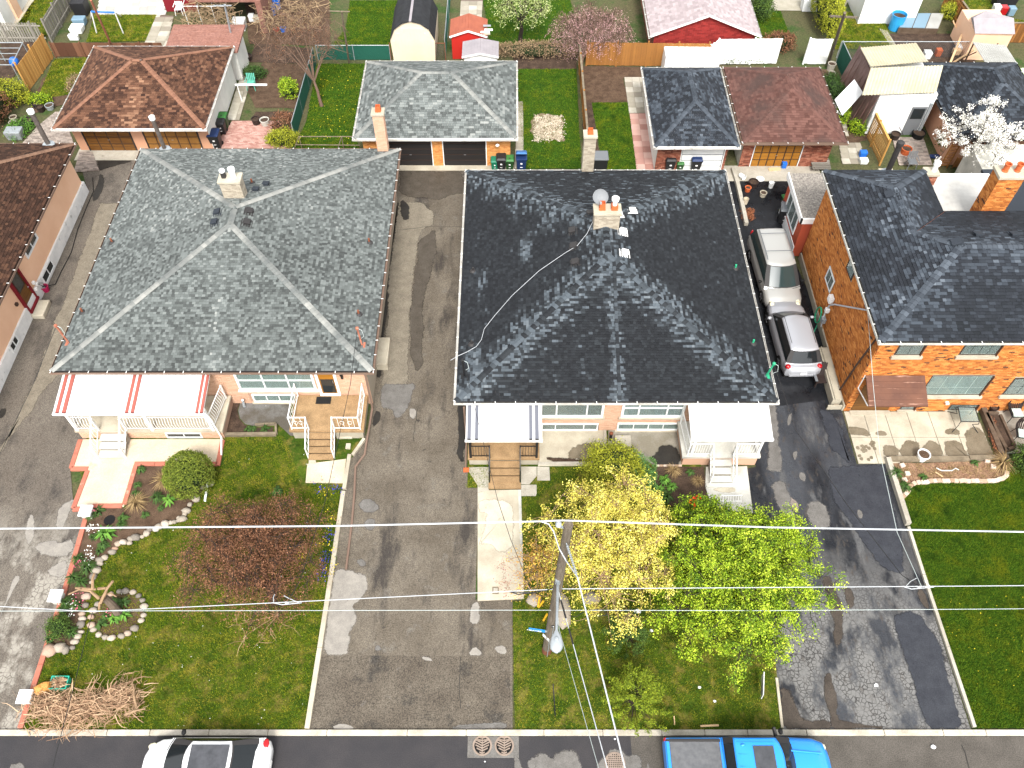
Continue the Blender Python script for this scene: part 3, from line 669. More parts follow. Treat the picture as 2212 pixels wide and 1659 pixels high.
for k_,p_ in enumerate([((205,1300),(255,1130),(300,1150),(300,1330),(250,1400)),((500,1250),(480,1180),(520,1050),(620,1010),(660,1000),(600,1130),(540,1260)),((300,1400),(440,1350),(520,1390),(650,1330),(620,1480),(480,1500),(320,1460)),((390,1640),(480,1560),(600,1520),(560,1680))]):patch(ld,tp(0,2,*p_),'patch_pale',.016,21+k_,amp=.03)
patch(ld,tp(0,3,(180,0),(60,260),(20,300),(0,370),(0,330),(70,180),(120,0)),'patch_pale',.016,22)
patch(ld,tp(0,2,(0,230),(45,210),(50,250),(20,300),(0,300)),'patch_dark',.02,23)
patch(ld,tp(0,0,(860,1500),(900,1530),(890,1640),(840,1730),(800,1740),(810,1660),(850,1590)),'patch_dark',.02,24,amp=.01)
patch(ld,tp(0,0,(850,1480),(1130,1400),(1180,1300),(810,1310),(850,1400)),'patch_dark',.02,25)
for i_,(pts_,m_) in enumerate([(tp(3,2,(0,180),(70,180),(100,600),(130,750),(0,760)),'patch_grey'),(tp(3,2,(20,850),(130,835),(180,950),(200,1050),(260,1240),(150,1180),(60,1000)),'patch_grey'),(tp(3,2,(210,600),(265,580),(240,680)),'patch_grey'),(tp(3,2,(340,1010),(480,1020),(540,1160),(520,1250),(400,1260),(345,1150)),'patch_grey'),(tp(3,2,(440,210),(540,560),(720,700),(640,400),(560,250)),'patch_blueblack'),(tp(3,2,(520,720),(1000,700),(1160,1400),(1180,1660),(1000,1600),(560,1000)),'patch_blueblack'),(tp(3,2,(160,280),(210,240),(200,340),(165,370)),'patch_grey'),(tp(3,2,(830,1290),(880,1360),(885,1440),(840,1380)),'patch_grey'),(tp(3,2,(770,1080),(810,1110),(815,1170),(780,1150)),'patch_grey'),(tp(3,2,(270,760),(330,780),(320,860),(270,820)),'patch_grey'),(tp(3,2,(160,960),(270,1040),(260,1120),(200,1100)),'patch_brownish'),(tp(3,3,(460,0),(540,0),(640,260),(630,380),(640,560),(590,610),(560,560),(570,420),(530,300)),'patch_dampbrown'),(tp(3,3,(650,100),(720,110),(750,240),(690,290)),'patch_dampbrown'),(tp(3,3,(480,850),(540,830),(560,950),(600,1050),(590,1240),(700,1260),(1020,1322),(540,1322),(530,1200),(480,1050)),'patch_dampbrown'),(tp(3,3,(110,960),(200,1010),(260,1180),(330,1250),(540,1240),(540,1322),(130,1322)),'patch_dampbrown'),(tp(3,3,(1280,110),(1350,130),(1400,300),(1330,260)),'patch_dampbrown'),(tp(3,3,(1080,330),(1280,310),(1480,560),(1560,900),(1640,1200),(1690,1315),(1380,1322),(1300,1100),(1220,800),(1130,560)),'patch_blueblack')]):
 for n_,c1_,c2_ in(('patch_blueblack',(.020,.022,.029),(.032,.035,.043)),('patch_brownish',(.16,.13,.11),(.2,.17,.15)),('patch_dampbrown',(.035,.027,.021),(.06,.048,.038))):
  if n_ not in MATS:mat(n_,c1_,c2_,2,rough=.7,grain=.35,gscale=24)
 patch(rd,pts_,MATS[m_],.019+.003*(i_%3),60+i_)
for i_,(pts_,m_) in enumerate([(tp(0,3,(80,1650),(110,1610),(200,1620),(220,1720),(80,1760)),'patch_grey'),(tp(2,3,(20,1540),(60,1560),(100,1700),(20,1700)),'patch_grey'),(tp(2,3,(190,1560),(270,1520),(350,1600),(380,1520),(550,1500),(590,1660),(560,1760),(200,1760),(120,1620)),'patch_grey'),(tp(2,3,(740,1600),(830,1550),(860,1490),(960,1490),(980,1560),(1080,1540),(1130,1600),(1130,1760),(740,1760)),'patch_grey'),(tp(2,3,(1165,1600),(1200,1660),(1190,1760),(1160,1760)),'patch_grey')]):
 patch(road,pts_,MATS[m_],.010,90+i_,name='road_patch')
q=MB();cr_=[g(*p) for p in tp(3,3,(1670,1460),(1700,1520),(1715,1580),(1735,1660),(1760,1760))]
for i in range(4):
 q.add([cr_[i]+Vector((-.02,0,.011)),cr_[i+1]+Vector((-.02,0,.011)),cr_[i+1]+Vector((.02,0,.011)),cr_[i]+Vector((.02,0,.011))],[(0,1,2,3)])
q.build('crack','patch_dark',road)
LA=G((46,1576),(664,1576),(714,1245),(745,1010))+[(-6.95,20.6),(-6.95,22.9),(-20.0,22.9)]+G((172,1015),(194,1103))
lawnA=sheet('lawn',LA,.03,MATS['grass_ground'])
LB=[g(1112,1576),g(1687,1576)]+G((1680,1480),(1640,1110))+[(10.4,17),(8.6,17.2),(8.6,21.4),(-2.0,21.4),(-2.0,18.3),(.42,18.3),(.45,13.0),(.03,13.0)]
lawnB=sheet('lawn',LB,.03,MATS['grass_ground'])
LC=[g(2102,1573),(60,8.02),(60,18.5)]+G((2300,1000),(1920,1003))
lawnC=sheet('lawn',LC,.03,MATS['grass_lush'])
X_,Y_,Z_=Vector((1,0,0)),Vector((0,1,0)),Vector((0,0,1))
FRONT=Vector((0,-1,0))
import mathutils.noise as mnoise
def nz(p,s):return mnoise.noise(Vector(p)*s)
def tint_mix(bias=0.0,spread=1.0):
 def f(p,rr):
  v=rr.random()**1.2*spread+.12*nz(p,.5)+bias
  return max(0,min(1,v))
 return f
def segdist(p,a,b):
 a,b,p=Vector(a),Vector(b),Vector(p);d=b-a;t=max(0,min(1,(p-a).dot(d)/d.dot(d)));q=a+d*t
 return(p-q).length,(p.x-q.x)
def railing(parent,pts,h,m,n_pick=None,belly=0,sp=.12,post=.05,pr=.014,name='railing',low=.1,endposts=True,rail=.045,scroll=0):
 """rails, balusters and newels along a polyline of floor points; every baluster a mesh of its own"""
 b=MB();P=[Vector(p) for p in pts];U=Z_
 for i in range(len(P)-1):
  b.beam(P[i]+U*h,P[i+1]+U*h,rail,rail*.8);b.beam(P[i]+U*low,P[i+1]+U*low,rail*.8,rail*.7)
 for i,p in enumerate(P):
  if endposts or 0<i<len(P)-1:b.bb(p.x-post/2,p.x+post/2,p.y-post/2,p.y+post/2,p.z,p.z+h+.04)
 o=b.build(name,m,parent)
 for i in range(len(P)-1):
  a,c=P[i],P[i+1];d=c-a;L=Vector((d.x,d.y,0)).length;n=max(1,int(L/sp));hd=Vector((d.x,d.y,0)).normalized();out=Vector((hd.y,-hd.x,0))
  for k in range(1,n):
   q=MB();f=a+d*(k/n)
   if belly:
    pp=[f+U*(low+(h-low)*t)+out*belly*math.sin(math.pi*min(1,t*1.15))**1.0*(1 if t<.8 else.4) for t in(0,.15,.3,.45,.6,.8,1)]
    q.tube(pp,pr,4)
   else:q.tube([f+U*low,f+U*h],pr,4)
   q.build('baluster',m,o)
  if scroll:
   for k in(0.35,.65):
    f=a+d*k+U*(low+(h-low)*.5);q=MB()
    q.tube([f+hd*.1*math.cos(t)+U*.13*math.sin(t) for t in[x*math.pi/4 for x in range(9)]],pr*.8,4,cap=False);q.build('scroll',m,o)
 return o
def steps(parent,x0,x1,ytop,z0,n,run,m,nose=None,ybot=None):
 """n treads going down toward the street from ytop at height z0"""
 rise=z0/(n+1)
 for i in range(n):
  z=z0-rise*(i+1);y=ytop-run*i;q=MB();q.bb(x0,x1,y-run+.03,y,0,z-.05);so=q.build('step','tan_riser' if 'tan' in m else 'white_riser',parent);q=MB();q.bb(x0-.02,x1+.02,y-run-.02,y-.003,z-.048,z);q.build('tread',m,so)
def flue(parent,base,h,r,name='flue_pipe',m='flue_dark',cap='flue_white'):
 q=MB();q.lathe([(r,0),(r,h)],base,12)
 for z in(h*.33,h*.66):q.lathe([(r+.012,z),(r+.012,z+.04)],base,12)
 o=q.build(name,MATS[m],parent);q=MB();q.lathe([(r+.03,h+.03),(r+.05,h+.06),(r+.05,h+.24),(r*.6,h+.3)],base,12);q.build('flue_cap',MATS[cap],o)
 q=MB();q.lathe([(r+.22,-.02),(r+.20,.03),(r+.05,.08)],base,12);q.build('flashing','galv',o)
 return o
def roof_z(r0,N,p):return p
def roof_vent(parent,p,n,m,s=.34):
 n=Vector(n).normalized();u=Z_.cross(n).normalized() if abs(n.z)<.99 else X_;v=n.cross(u);p=Vector(p)
 q=MB();q.ob(p-u*s*.75-v*s*.8,u*s*1.5,v*s*1.6,n*.02);q.ob(p-u*s*.36-v*s*.36+n*.02,u*s*.72,v*s*.72,n*.10);q.ob(p-u*s*.5-v*s*.5+n*.12,u*s,v*s,n*.05)
 return q.build('roof_vent',m,parent,bevel=.012)
def on_roof(x,y,plane):
 """where the line of sight through (x, y) meets the plane (point, normal)"""
 p0,n=Vector(plane[0]),Vector(plane[1]);d=g(x,y,0)-CAMP;t=(p0-CAMP).dot(n)/d.dot(n);return CAMP+d*t
def stack_pipe(parent,p,h=.35,r=.05,m='trim_dark',name='vent_pipe'):
 q=MB();q.lathe([(r,-.05),(r,h),(r*.7,h)],p,8);o=q.build(name,MATS[m],parent)
 q=MB();q.lathe([(r+.13,-.03),(r+.11,.03),(r+.02,.09)],p,10);q.build('flashing','trim_dark',o)
def mast(parent,p,top,m,r=.045):
 q=MB();q.tube([p,top],[r,r*.95],8);q.lathe([(r+.03,-.02),(r+.03,.08),(r*.5,.13)],top,8)
 q.ob(Vector(p)+Vector((-.15,-.15,-.02)),X_*.3,Y_*.3,Z_*.03);o=q.build('service_mast',MATS[m],parent)
 q=MB();q.tube([Vector(top)+Vector((0,0,.05)),Vector(top)+Vector((.2,-.05,-.05)),Vector(top)+Vector((.25,-.1,-.4)),Vector(top)+Vector((.1,-.05,-.6))],.012,5);q.build('drip_loop','cable_grey',o)
def chimney(parent,c,w,d,z0,z1,mb,cap_m,pots,tf=None,brick_m=None,mortar='mortar_grey',cap_t=.14,over=.06):
 x0,x1,y0,y1=c[0]-w/2,c[0]+w/2,c[1]-d/2,c[1]+d/2
 q=MB();q.bb(x0+.02,x1-.02,y0+.02,y1-.02,z0,z1);st=q.build('chimney',MATS[mortar],parent)
 for(P0,U,W_,N) in(((x0,y0+.02,z0),X_,w,FRONT),((x1-.02,y0,z0),Y_,d,X_),((x0+.02,y1,z0),-Y_,d,-X_)):
  bricks(st,P0,U,W_,z1-z0,N,MATS[mb],dep=.02,seed=int(c[0]*7)+int(W_*9),tf=tf)
 q=MB();q.bb(x0-over,x1+over,y0-over,y1+over,z1,z1+cap_t);q.build('chimney_cap',cap_m,st,bevel=.02)
 for(dx,kind,h) in pots:
  p=(c[0]+dx,c[1],z1+cap_t);q=MB()
  if kind=='square':q.add([(p[0]+sx*.15,p[1]+sy*.15,p[2]) for sx,sy in((-1,-1),(1,-1),(1,1),(-1,1))]+[(p[0]+sx*.12,p[1]+sy*.12,p[2]+h) for sx,sy in((-1,-1),(1,-1),(1,1),(-1,1))]+[(p[0]+sx*.095,p[1]+sy*.095,p[2]+h) for sx,sy in((-1,-1),(1,-1),(1,1),(-1,1))]+[(p[0]+sx*.095,p[1]+sy*.095,p[2]+h-.12) for sx,sy in((-1,-1),(1,-1),(1,1),(-1,1))],[(0,1,5,4),(1,2,6,5),(2,3,7,6),(3,0,4,7),(4,5,9,8),(5,6,10,9),(6,7,11,10),(7,4,8,11),(8,9,13,12),(9,10,14,13),(10,11,15,14),(11,8,12,15),(12,13,14,15)]).build('chimney_pot','terracotta',st)
  elif kind=='black':q.bb(p[0]-.1,p[0]+.1,p[1]-.1,p[1]+.1,p[2],p[2]+h).build('chimney_pot','trim_dark',st);q=MB();q.lathe([(.09,h),(.14,h+.05),(.14,h+.14),(.07,h+.2)],p,12).build('flue_cap','flue_white',st)
  elif kind=='round':q.lathe([(.12,0),(.15,.04),(.12,.08),(.13,h),(.16,h),(.16,h+.05),(.11,h+.05),(.11,h-.1)],p,14).build('chimney_pot','terracotta',st)
  elif kind=='capped':
   q.bb(p[0]-.15,p[0]+.15,p[1]-.15,p[1]+.15,p[2],p[2]+h*.5).build('chimney_pot','terracotta',st);q=MB();q.lathe([(.11,h*.5),(.11,h),(.18,h+.03),(.18,h+.16),(.10,h+.2)],p,14).build('flue_cap','flue_white',st)
  else:q.lathe([(.12,0),(.12,h),(.17,h+.03),(.17,h+.2),(.1,h+.25)],p,14).build('flue_cap','flue_white',st)
 return st
def striped_awning(parent,x0,x1,ytop,ztop,yfr,zfr,stripes,mstripe,mdark,n,valance=True,name='awning'):
 """sheet-metal awning of raised pans; the coloured ribs are parts of it"""
 rt=thing_child(name,parent);q=MB();t=.03;D=Vector((0,yfr-ytop,zfr-ztop));nn=X_.cross(-D).normalized()
 if nn.z<0:nn=-nn
 q.ob((x0,ytop,ztop-t),X_*(x1-x0),D,Z_*t);base=q.build('awning','awning_white',parent)
 pw=(x1-x0)/n
 for i in range(n):
  q=MB();a=x0+i*pw+.012;q.ob((a,ytop-.003,ztop+.002),X_*(pw-.05),D*.998,nn*.025);q.build('awning_pan','awning_white',base)
 for(a,w) in stripes:
  q=MB();q.ob((a,ytop-.004,ztop+.004),X_*w,D*1.004,nn*.05);rb=q.build('awning_rib',mstripe,base)
  q=MB();q.ob((a,yfr-.035,zfr-.08),X_*w,Vector((0,-.02,0)),Z_*.14);q.build('rib_end',mdark,rb)
 q=MB();q.bb(x0-.03,x1+.03,yfr-.10,yfr-.01,zfr-.12,zfr-.02);q.build('awning_gutter','white_metal',base)
 return base
def thing_child(n,p):return None
def wallbox(parent,x0,x1,y0,y1,z0,z1,m,name='wall'):
 q=MB();q.bb(x0,x1,y0,y1,z0,z1);return q.build(name,m,parent)
mat('flue_dark',(.075,.06,.052),(.11,.095,.085),5,rough=.5);mat('dish_grey',(.17,.18,.19),rough=.5)
# the grey-roofed bungalow
HA=thing('bungalow','wide bungalow with grey-green hip roof, red-striped white porch awning and peach brick front','house',(-13.4,22.9,0))
ZA=3.2
wA=wallbox(HA,-20.05,-6.7,22.93,37.35,0,3.15,'mortar_peach')
q=MB();q.bb(-6.7,-6.66,22.93,37.35,0,3.1);q.build('side_cladding','brick_cream',HA,label='cream side wall')
hA=[(-12.7+20.05,-9.17+20.05,1.2,2.95),(-9.0+20.05,-8.1+20.05,.85,2.95),(-12.45+20.05,-10.4+20.05,.15,.85)]
bricks(wA,(-20.05,22.93,0),X_,13.39,3.1,FRONT,'brick_peach',holes=hA,dep=.025)
def dryA(p,rr):
 v=rr.random()**1.1*.84
 d,dx=segdist((p.x,p.y,0),(-13.4,29.6,0),(-13.4,22.4,0))
 w=max(0,1-d/.7)*(.25+.75*max(0,nz(p,1.1)+.35))*(1 if 22.3<p.y<29.6 else 0)
 return max(0,min(1,v+.3*w+.10*nz(p,.45)+(.10 if p.y>30.5 else 0)+(.05 if p.x<-13.4 and p.y>24 else 0)))
rA,rA0,rA1,NA=hip_roof(HA,-20.5,-6.25,22.45,37.8,ZA,2.15,'shingle_grey','cap_grey','trim_dark',dryA,single=300,seed=11,wmin=.10,wmax=.19,e=.125,ridge_ends=((-13.38,29.55,ZA+2.15),(-13.38,30.72,ZA+2.15)),gut='gutter_brown',captints=(.35,.55,.75,.9))
pA={'front':(rA0,NA[0]),'right':(rA0,NA[1]),'back':(rA1,NA[2]),'left':(rA0,NA[3])}
for x,y,pl in((471,460,'left'),(465,482,'left'),(538,458,'right'),(533,482,'right'),(575,400,'back'),(553,412,'back')):
 roof_vent(rA,on_roof(x,y,pA[pl]),pA[pl][1],MATS['trim_dark' if pl=='right' else 'shingle_slate'],.33)
for x,y,pl in((798,524,'right'),(775,679,'right'),(243,524,'left'),(179,675,'left'),(545,396,'back')):
 stack_pipe(rA,on_roof(x,y,pA[pl]),.28,.05,'rust_dark')
c_=on_roof(507,428,pA['back'])
chimney(HA,(c_.x,c_.y+.25),1.0,.6,4.7,6.0,'brick_cream','concrete_light',[(-.27,'black',.3),(.2,'flue',.35)])
chimney(HA,(-7.1,37.75),.58,.5,2.0,5.6,'brick_peach','concrete_light',[(.03,'square',.32)])
p_=on_roof(149,741,pA['left']);mast(HA,p_,(p_.x-.02,p_.y-.05,4.55),'rust')
p_=on_roof(782,745,pA['right']);mast(HA,p_,(p_.x-.05,p_.y,4.5),'rust')
p_=on_roof(356,322,pA['back']);flue(HA,p_,1.9,.11)
window(HA,(-12.72,22.91,1.18),X_,FRONT,3.6,1.85,(1,1,1),(1,1.6),fr=.1,proud=.07,curtain='curtain',sill='white_paint')
window(HA,(-12.3,22.91,.18),X_,FRONT,2.05,.62,(1,1,1.2),fr=.07,proud=.06,curtain='curtain',sill='concrete_light')
q=MB();q.bb(-9.02,-8.9,22.84,22.92,.86,3.05);q.bb(-8.18,-8.06,22.84,22.92,.86,3.05);q.bb(-8.9,-8.18,22.84,22.92,2.95,3.05);q.bb(-9.02,-8.06,22.8,22.92,.78,.86)
dr=q.build('door_frame','white_paint',HA);q=MB();q.bb(-8.9,-8.18,22.89,22.93,.86,2.95);dd=q.build('door','door_gold',HA)
q=MB();q.bb(-8.84,-8.24,22.868,22.889,.95,1.98);q.build('door_glass','glass_dark',dd);q=MB();q.tube([(-8.26,22.86,1.9),(-8.26,22.83,1.9),(-8.26,22.83,1.75)],.015,6);q.build('door_handle','steel',dd)
q=MB();q.bb(-7.86,-7.72,22.78,22.9,2.35,2.42);q.bb(-7.84,-7.74,22.8,22.88,2.1,2.35);q.build('wall_lamp','iron_black',HA)
q=MB();q.bb(-10.1,-6.88,20.92,22.88,0,.62);st=q.build('stoop','foundation_tan',HA);q=MB();q.bb(-10.2,-6.8,20.85,22.86,.62,.76);q.build('stoop_floor','tan_stone',st)
steps(HA,-9.27,-8.16,20.84,.76,4,.28,'tan_stone')
q=MB();q.bb(-9.2,-8.5,22.35,22.75,.765,.785);q.build('door_mat','rubber',HA)
railing(HA,[(-10.08,22.8,.76),(-10.08,20.95,.76),(-9.3,20.95,.76)],.95,'white_metal',sp=.2,scroll=1,pr=.011);railing(HA,[(-8.12,20.95,.76),(-6.95,20.95,.76),(-6.95,22.8,.76)],.95,'white_metal',sp=.2,scroll=1,pr=.011)
for x in(-9.3,-8.12):railing(HA,[(x,20.93,.76),(x,19.83,.0)],.88,'white_metal',sp=.2,pr=.011,low=.14)
q=MB();q.bb(-19.98,-13.35,20.95,22.88,0,.6);pc=q.build('porch','mortar_peach',HA)
bricks(pc,(-19.98,20.95,0),X_,6.63,.6,FRONT,'brick_peach',holes=[(-16.0+19.98,-14.35+19.98,.1,.45)],dep=.025)
q=MB();q.bb(-20.06,-13.28,20.86,22.86,.602,.73);q.build('porch_floor','concrete_light',pc)
window(pc,(-16.0,20.95,.08),X_,FRONT,1.65,.42,(1,1),fr=.06,proud=.06,mg='glass_dark')
steps(HA,-18.86,-17.72,20.85,.73,3,.34,'concrete_white')
AW=striped_awning(HA,-20.25,-13.62,22.8,2.78,20.75,2.42,[(-20.12,.14),(-19.83,.16),(-17.05,.14),(-16.8,.14),(-13.95,.12),(-13.75,.12)],'awning_red','awning_red_dark',22)
for x in(-19.9,-16.45,-13.68):
 q=MB();q.bb(x-.07,x+.07,20.86,21.0,.73,2.4);q.build('porch_post','white_metal',HA)
q=MB();q.tube([(-13.55,20.72,2.35),(-13.5,20.8,2.0),(-13.42,20.8,.3),(-13.3,19.95,.12)],.04,6);q.build('downpipe','white_metal',HA)
railing(HA,[(-19.9,22.7,.73),(-19.9,20.95,.73),(-18.95,20.95,.73)],1.0,'white_metal',belly=.09,sp=.13,post=.07);railing(HA,[(-17.65,20.95,.73),(-16.45,20.95,.73),(-13.7,20.95,.73),(-13.45,22.7,.73)],1.0,'white_metal',belly=.09,sp=.13,post=.07)
for x in(-18.93,-17.66):railing(HA,[(x,20.9,.73),(x,19.85,.02)],.92,'white_metal',belly=.07,sp=.16,post=.08,low=.16)
q=MB();q.tube([(-6.72,22.6,3.0),(-6.6,22.5,2.8),(-6.6,22.4,.35),(-6.7,20.9,.2),(-6.75,20.0,.12),(-7.1,19.35,.1),(-7.0,18,.1),(-6.95,16.6,.1),(-6.95,14.4,.1)],.05,7)
q.build('downpipe','gutter_brown',HA)
q=MB();q.bb(-6.68,-6.1,24.9,26.6,.0,.5);q.build('side_step','concrete_light',HA,bevel=.03)
for x0 in(27.2,30.3):
 q=MB();q.bb(-6.66,-6.62,x0,x0+1.4,1.6,2.6);q.build('side_window','white_paint',HA)
# the dark-roofed bungalow
HB=thing('bungalow','wide bungalow with near-black hip roof and a white awning at each front end','house',(4.55,21.35,0))
ZB=3.05
wB=wallbox(HB,-2.05,11.05,21.38,35.2,0,3.0,'mortar_peach')
bricks(wB,(-2.05,21.38,0),X_,13.1,2.95,FRONT,'brick_peach',holes=[(1.27+2.05,4.12+2.05,1.2,2.9),(4.97+2.05,7.77+2.05,1.2,2.9),(1.4+2.05,4.0+2.05,.05,.65),(4.9+2.05,7.76+2.05,.08,.7)],dep=.025,seed=9)
YB1=g(1001,369,3.05).y
rb0=Vector((4.45,27.6,5.25));rb1=Vector((4.45,YB1-6.4,5.25))
HL=[((-2.45,20.9),(4.45,27.6)),((11.55,20.9),(4.45,27.6)),((11.55,YB1),(4.45,rb1.y)),((-2.45,YB1),(4.45,rb1.y)),((4.45,27.6),(4.45,rb1.y))]
def wearB(p,rr):
 p2=Vector((p.x,p.y,0));best=9
 for a,b in HL:best=min(best,segdist(p2,(a[0],a[1],0),(b[0],b[1],0))[0])
 along=abs(p.x-4.45) if False else 0
 front=p.y<27.6 and abs(p.x-4.45)<(p.y-20.9)*-1.06+99
 onfront=(p.y-20.9)<min(p.x+2.45,11.55-p.x)*.96
 onback=(YB1-p.y)<min(p.x+2.45,11.55-p.x)
 st=mnoise.noise(Vector((p.x*(2.4 if onfront or onback else 9),p.y*(9 if onfront or onback else 2.2),3.1)))
 wear=0
 if best<1.35:wear=(1-best/1.35)*.8+st*1.0-.18
 if onfront:
  dm=abs(p.x-4.65);wear=max(wear,(1-dm/.5)*.7+st*.8-.12)
  if p.x<4.3:wear=max(wear,st*.9-.12-.04*abs(p.x-1))
 elif onback:wear=max(wear,st*.8-.02)
 elif p.x<4.45:wear=max(wear,mnoise.noise(Vector((p.x*.9,p.y*.45,9)))*1.1+st*.5-.22)
 else:wear=max(wear,st*.5-.15)
 if wear>.3 and rr.random()<.75:return.62+rr.random()*.32*min(1,wear*1.4)
 if wear>.14:return.4+rr.random()*.24
 return rr.random()*.46+(.12 if rr.random()<.04 else 0)
rB,rB0,rB1,NB=hip_roof(HB,-2.45,11.55,20.9,YB1,ZB,2.2,'shingle_black','shingle_black','trim_dark',wearB,single=300,seed=21,wmin=.11,wmax=.2,e=.125,ridge_ends=(rb0,rb1),gut='gutter_white',captints=(.3,.5,.62,.72))
pB={'front':(rB0,NB[0]),'right':(rB0,NB[1]),'back':(rB1,NB[2]),'left':(rB0,NB[3])}
hip_caps(rB,Vector((4.62,20.95,3.09)),Vector((4.62,27.4,5.23)),NB[0],NB[0]+Vector((.001,0,0)),'shingle_black',.2,.15,44,tints=(.3,.5,.66))
for x,y,pl,mm in((1237,500,'left','trim_dark'),(1240,533,'left','trim_dark'),(1243,568,'left','trim_dark'),(1274,463,'back','trim_dark'),(1345,502,'right','awning_white'),(1349,548,'right','awning_white'),(1366,457,'back','awning_white'),(1337,466,'back','awning_white')):
 roof_vent(rB,on_roof(x,y,pB[pl]),pB[pl][1],MATS[mm],.33)
for x,y,pl,mm in((1022,586,'left','trim_dark'),(1019,744,'left','trim_dark'),(1588,580,'right','green_paint'),(1626,742,'right','green_paint')):
 stack_pipe(rB,on_roof(x,y,pB[pl]),.26,.05,mm)
c_=on_roof(1310,487,pB['back']);chB=chimney(HB,(c_.x,c_.y+.3),1.2,.62,4.5,6.0,'brick_cream','concrete_light',[(-.25,'square',.38),(.32,'capped',.5)])
CHB=c_
p_=Vector((c_.x-.35,c_.y+.75,6.15));q=MB();q.tube([p_-Vector((0,.1,1.0)),p_,p_+Vector((0,-.05,.25))],.025,6)
dn=Vector((.05,-.75,.65)).normalized();du=dn.orthogonal().normalized();dv=dn.cross(du);ds=thing_=None
dq=MB();ring=[]
for rr_,dz_ in((0.001,0),(.15,.012),(.28,.045),(.36,.085)):
 ring.append([p_+Vector((0,-.1,.4))+du*rr_*math.cos(k*math.pi/10)+dv*rr_*1.05*math.sin(k*math.pi/10)+dn*dz_ for k in range(20)])
for i in range(3):dq.add(ring[i]+ring[i+1],[(k,(k+1)%20,20+(k+1)%20,20+k) for k in range(20)])
SD=thing('satellite_dish','grey satellite dish standing behind the chimney on the near-black hip roof','satellite dish',p_)
dq.build('dish','dish_grey',SD,smooth=True);q.build('dish_mount','galv',SD)
q=MB();q.tube([p_+Vector((0,-.05,.1)),p_+Vector((0,-.5,.35))],.014,5);q.box(p_+Vector((0,-.52,.4)),(.08,.12,.08));q.build('feed_arm','galv',SD)
c2_=on_roof(1268,366,pB['back']);chimney(HB,(c2_.x,YB1+.1),.62,.5,1.8,5.3,'brick_cream','concrete_light',[(0,'square',.26)])
window(HB,(1.25,21.36,1.2),X_,FRONT,2.9,1.72,(1,2.1,1),fr=.11,proud=.08,mg='glass',sill='concrete_light',dark='soil')
window(HB,(1.35,21.36,.07),X_,FRONT,2.65,.58,(1,2.2,1),fr=.07,proud=.06,sill='concrete_light')
window(HB,(4.95,21.36,1.2),X_,FRONT,2.85,1.72,(1,1.9,1),(1,1.4),fr=.11,proud=.08,curtain='curtain_blue',sill='concrete_light')
window(HB,(4.88,21.36,.1),X_,FRONT,2.9,.58,(1,1,1,1),fr=.07,proud=.06,curtain='curtain',sill='concrete_light')
q=MB();q.bb(-1.93,1.17,19.5,21.34,0,.53);st=q.build('stoop','foundation_tan',HB);q=MB();q.bb(-1.99,1.24,19.43,21.33,.53,.66);q.build('stoop_floor','tan_stone',st)
steps(HB,-.96,.32,19.42,.66,3,.3,'tan_stone')
q=MB();q.bb(-1.05,.4,18.24,18.5,0,.14);q.build('bottom_step','tan_stone',HB)
striped_awning(HB,-2.0,1.3,21.3,2.85,19.35,2.45,[(-1.93,.16),(-1.6,.14),(.74,.14),(1.0,.16)],'awning_grey','trim_dark',11)
for x in(-1.85,1.1):
 q=MB();q.bb(x-.05,x+.05,19.47,19.57,.66,2.44);q.build('awning_post','iron_black',HB)
for pts in([(-1.85,21.2,.66),(-1.85,19.52,.66),(-1.0,19.52,.66)],[(.36,19.52,.66),(1.1,19.52,.66),(1.1,21.2,.66)]):railing(HB,pts,.92,'iron_black',sp=.12,pr=.011,rail=.04)
for x in(-1.0,.36):railing(HB,[(x,19.5,.66),(x,18.6,.05)],.88,'iron_black',sp=.14,pr=.011,rail=.04,low=.15)
q=MB();q.tube([(-2.1,20.7,2.9),(-2.1,20.65,.3),(-2.1,19.3,.12)],.04,6);q.build('downpipe','gutter_brown',HB)
q=MB();q.bb(-2.2,-1.95,19.1,19.3,.02,.1);q.build('splash_brick','terracotta',HB)
q=MB();q.bb(7.72,11.05,19.5,21.34,0,.7);st=q.build('stoop','foundation_tan',HB,label='pale stoop');st.data.materials[0]=MATS['brick_peach'];q=MB();q.bb(7.62,11.12,19.42,21.33,.7,.84);q.build('stoop_floor','concrete_white',st)
steps(HB,8.92,9.82,19.42,.84,3,.3,'concrete_white');q=MB();q.bb(8.68,10.15,18.3,18.5,0,.12);q.build('bottom_step','concrete_white',HB)
q=MB();q.ob((7.72,21.3,2.86),X_*3.52,Vector((0,-1.95,-.4)),Z_*.05);q.bb(7.7,11.27,19.27,19.35,2.36,2.5);aw=q.build('awning','awning_white',HB)
for i in range(8):q=MB();q.ob((7.74+i*.44,21.29,2.91),X_*.405,Vector((0,-1.93,-.395)),Z_*.02);q.build('awning_pan','awning_white',aw)
for x in(8.0,10.95):q=MB();q.bb(x-.05,x+.05,19.47,19.57,.84,2.42);q.build('awning_post','white_metal',HB)
for pts in([(7.72,21.2,.84),(7.85,19.52,.84),(8.85,19.52,.84)],[(9.88,19.52,.84),(10.98,19.52,.84),(10.98,21.2,.84)]):railing(HB,pts,.92,'white_metal',sp=.11,pr=.013)
for x in(8.86,9.88):railing(HB,[(x,19.5,.84),(x,18.5,.05)],.9,'white_metal',sp=.14,pr=.013,low=.15)
rp=[on_roof(*t_) for t_ in((1283,475,pB['left']),(1268,506,pB['left']),(1247,532,pB['left']),(1219,549,pB['left']),(1165,586,pB['left']),(1106,640,pB['left']),(1068,684,pB['left']),(1046,712,pB['left']),(1040,735,pB['left']),(1029,750,pB['left']),(1010,761,pB['left']),(990,770,pB['left']))]
rp=[p+Vector((0,0,.05)) for p in rp]+[rp[-1]+Vector((-.35,-.1,-.15))]
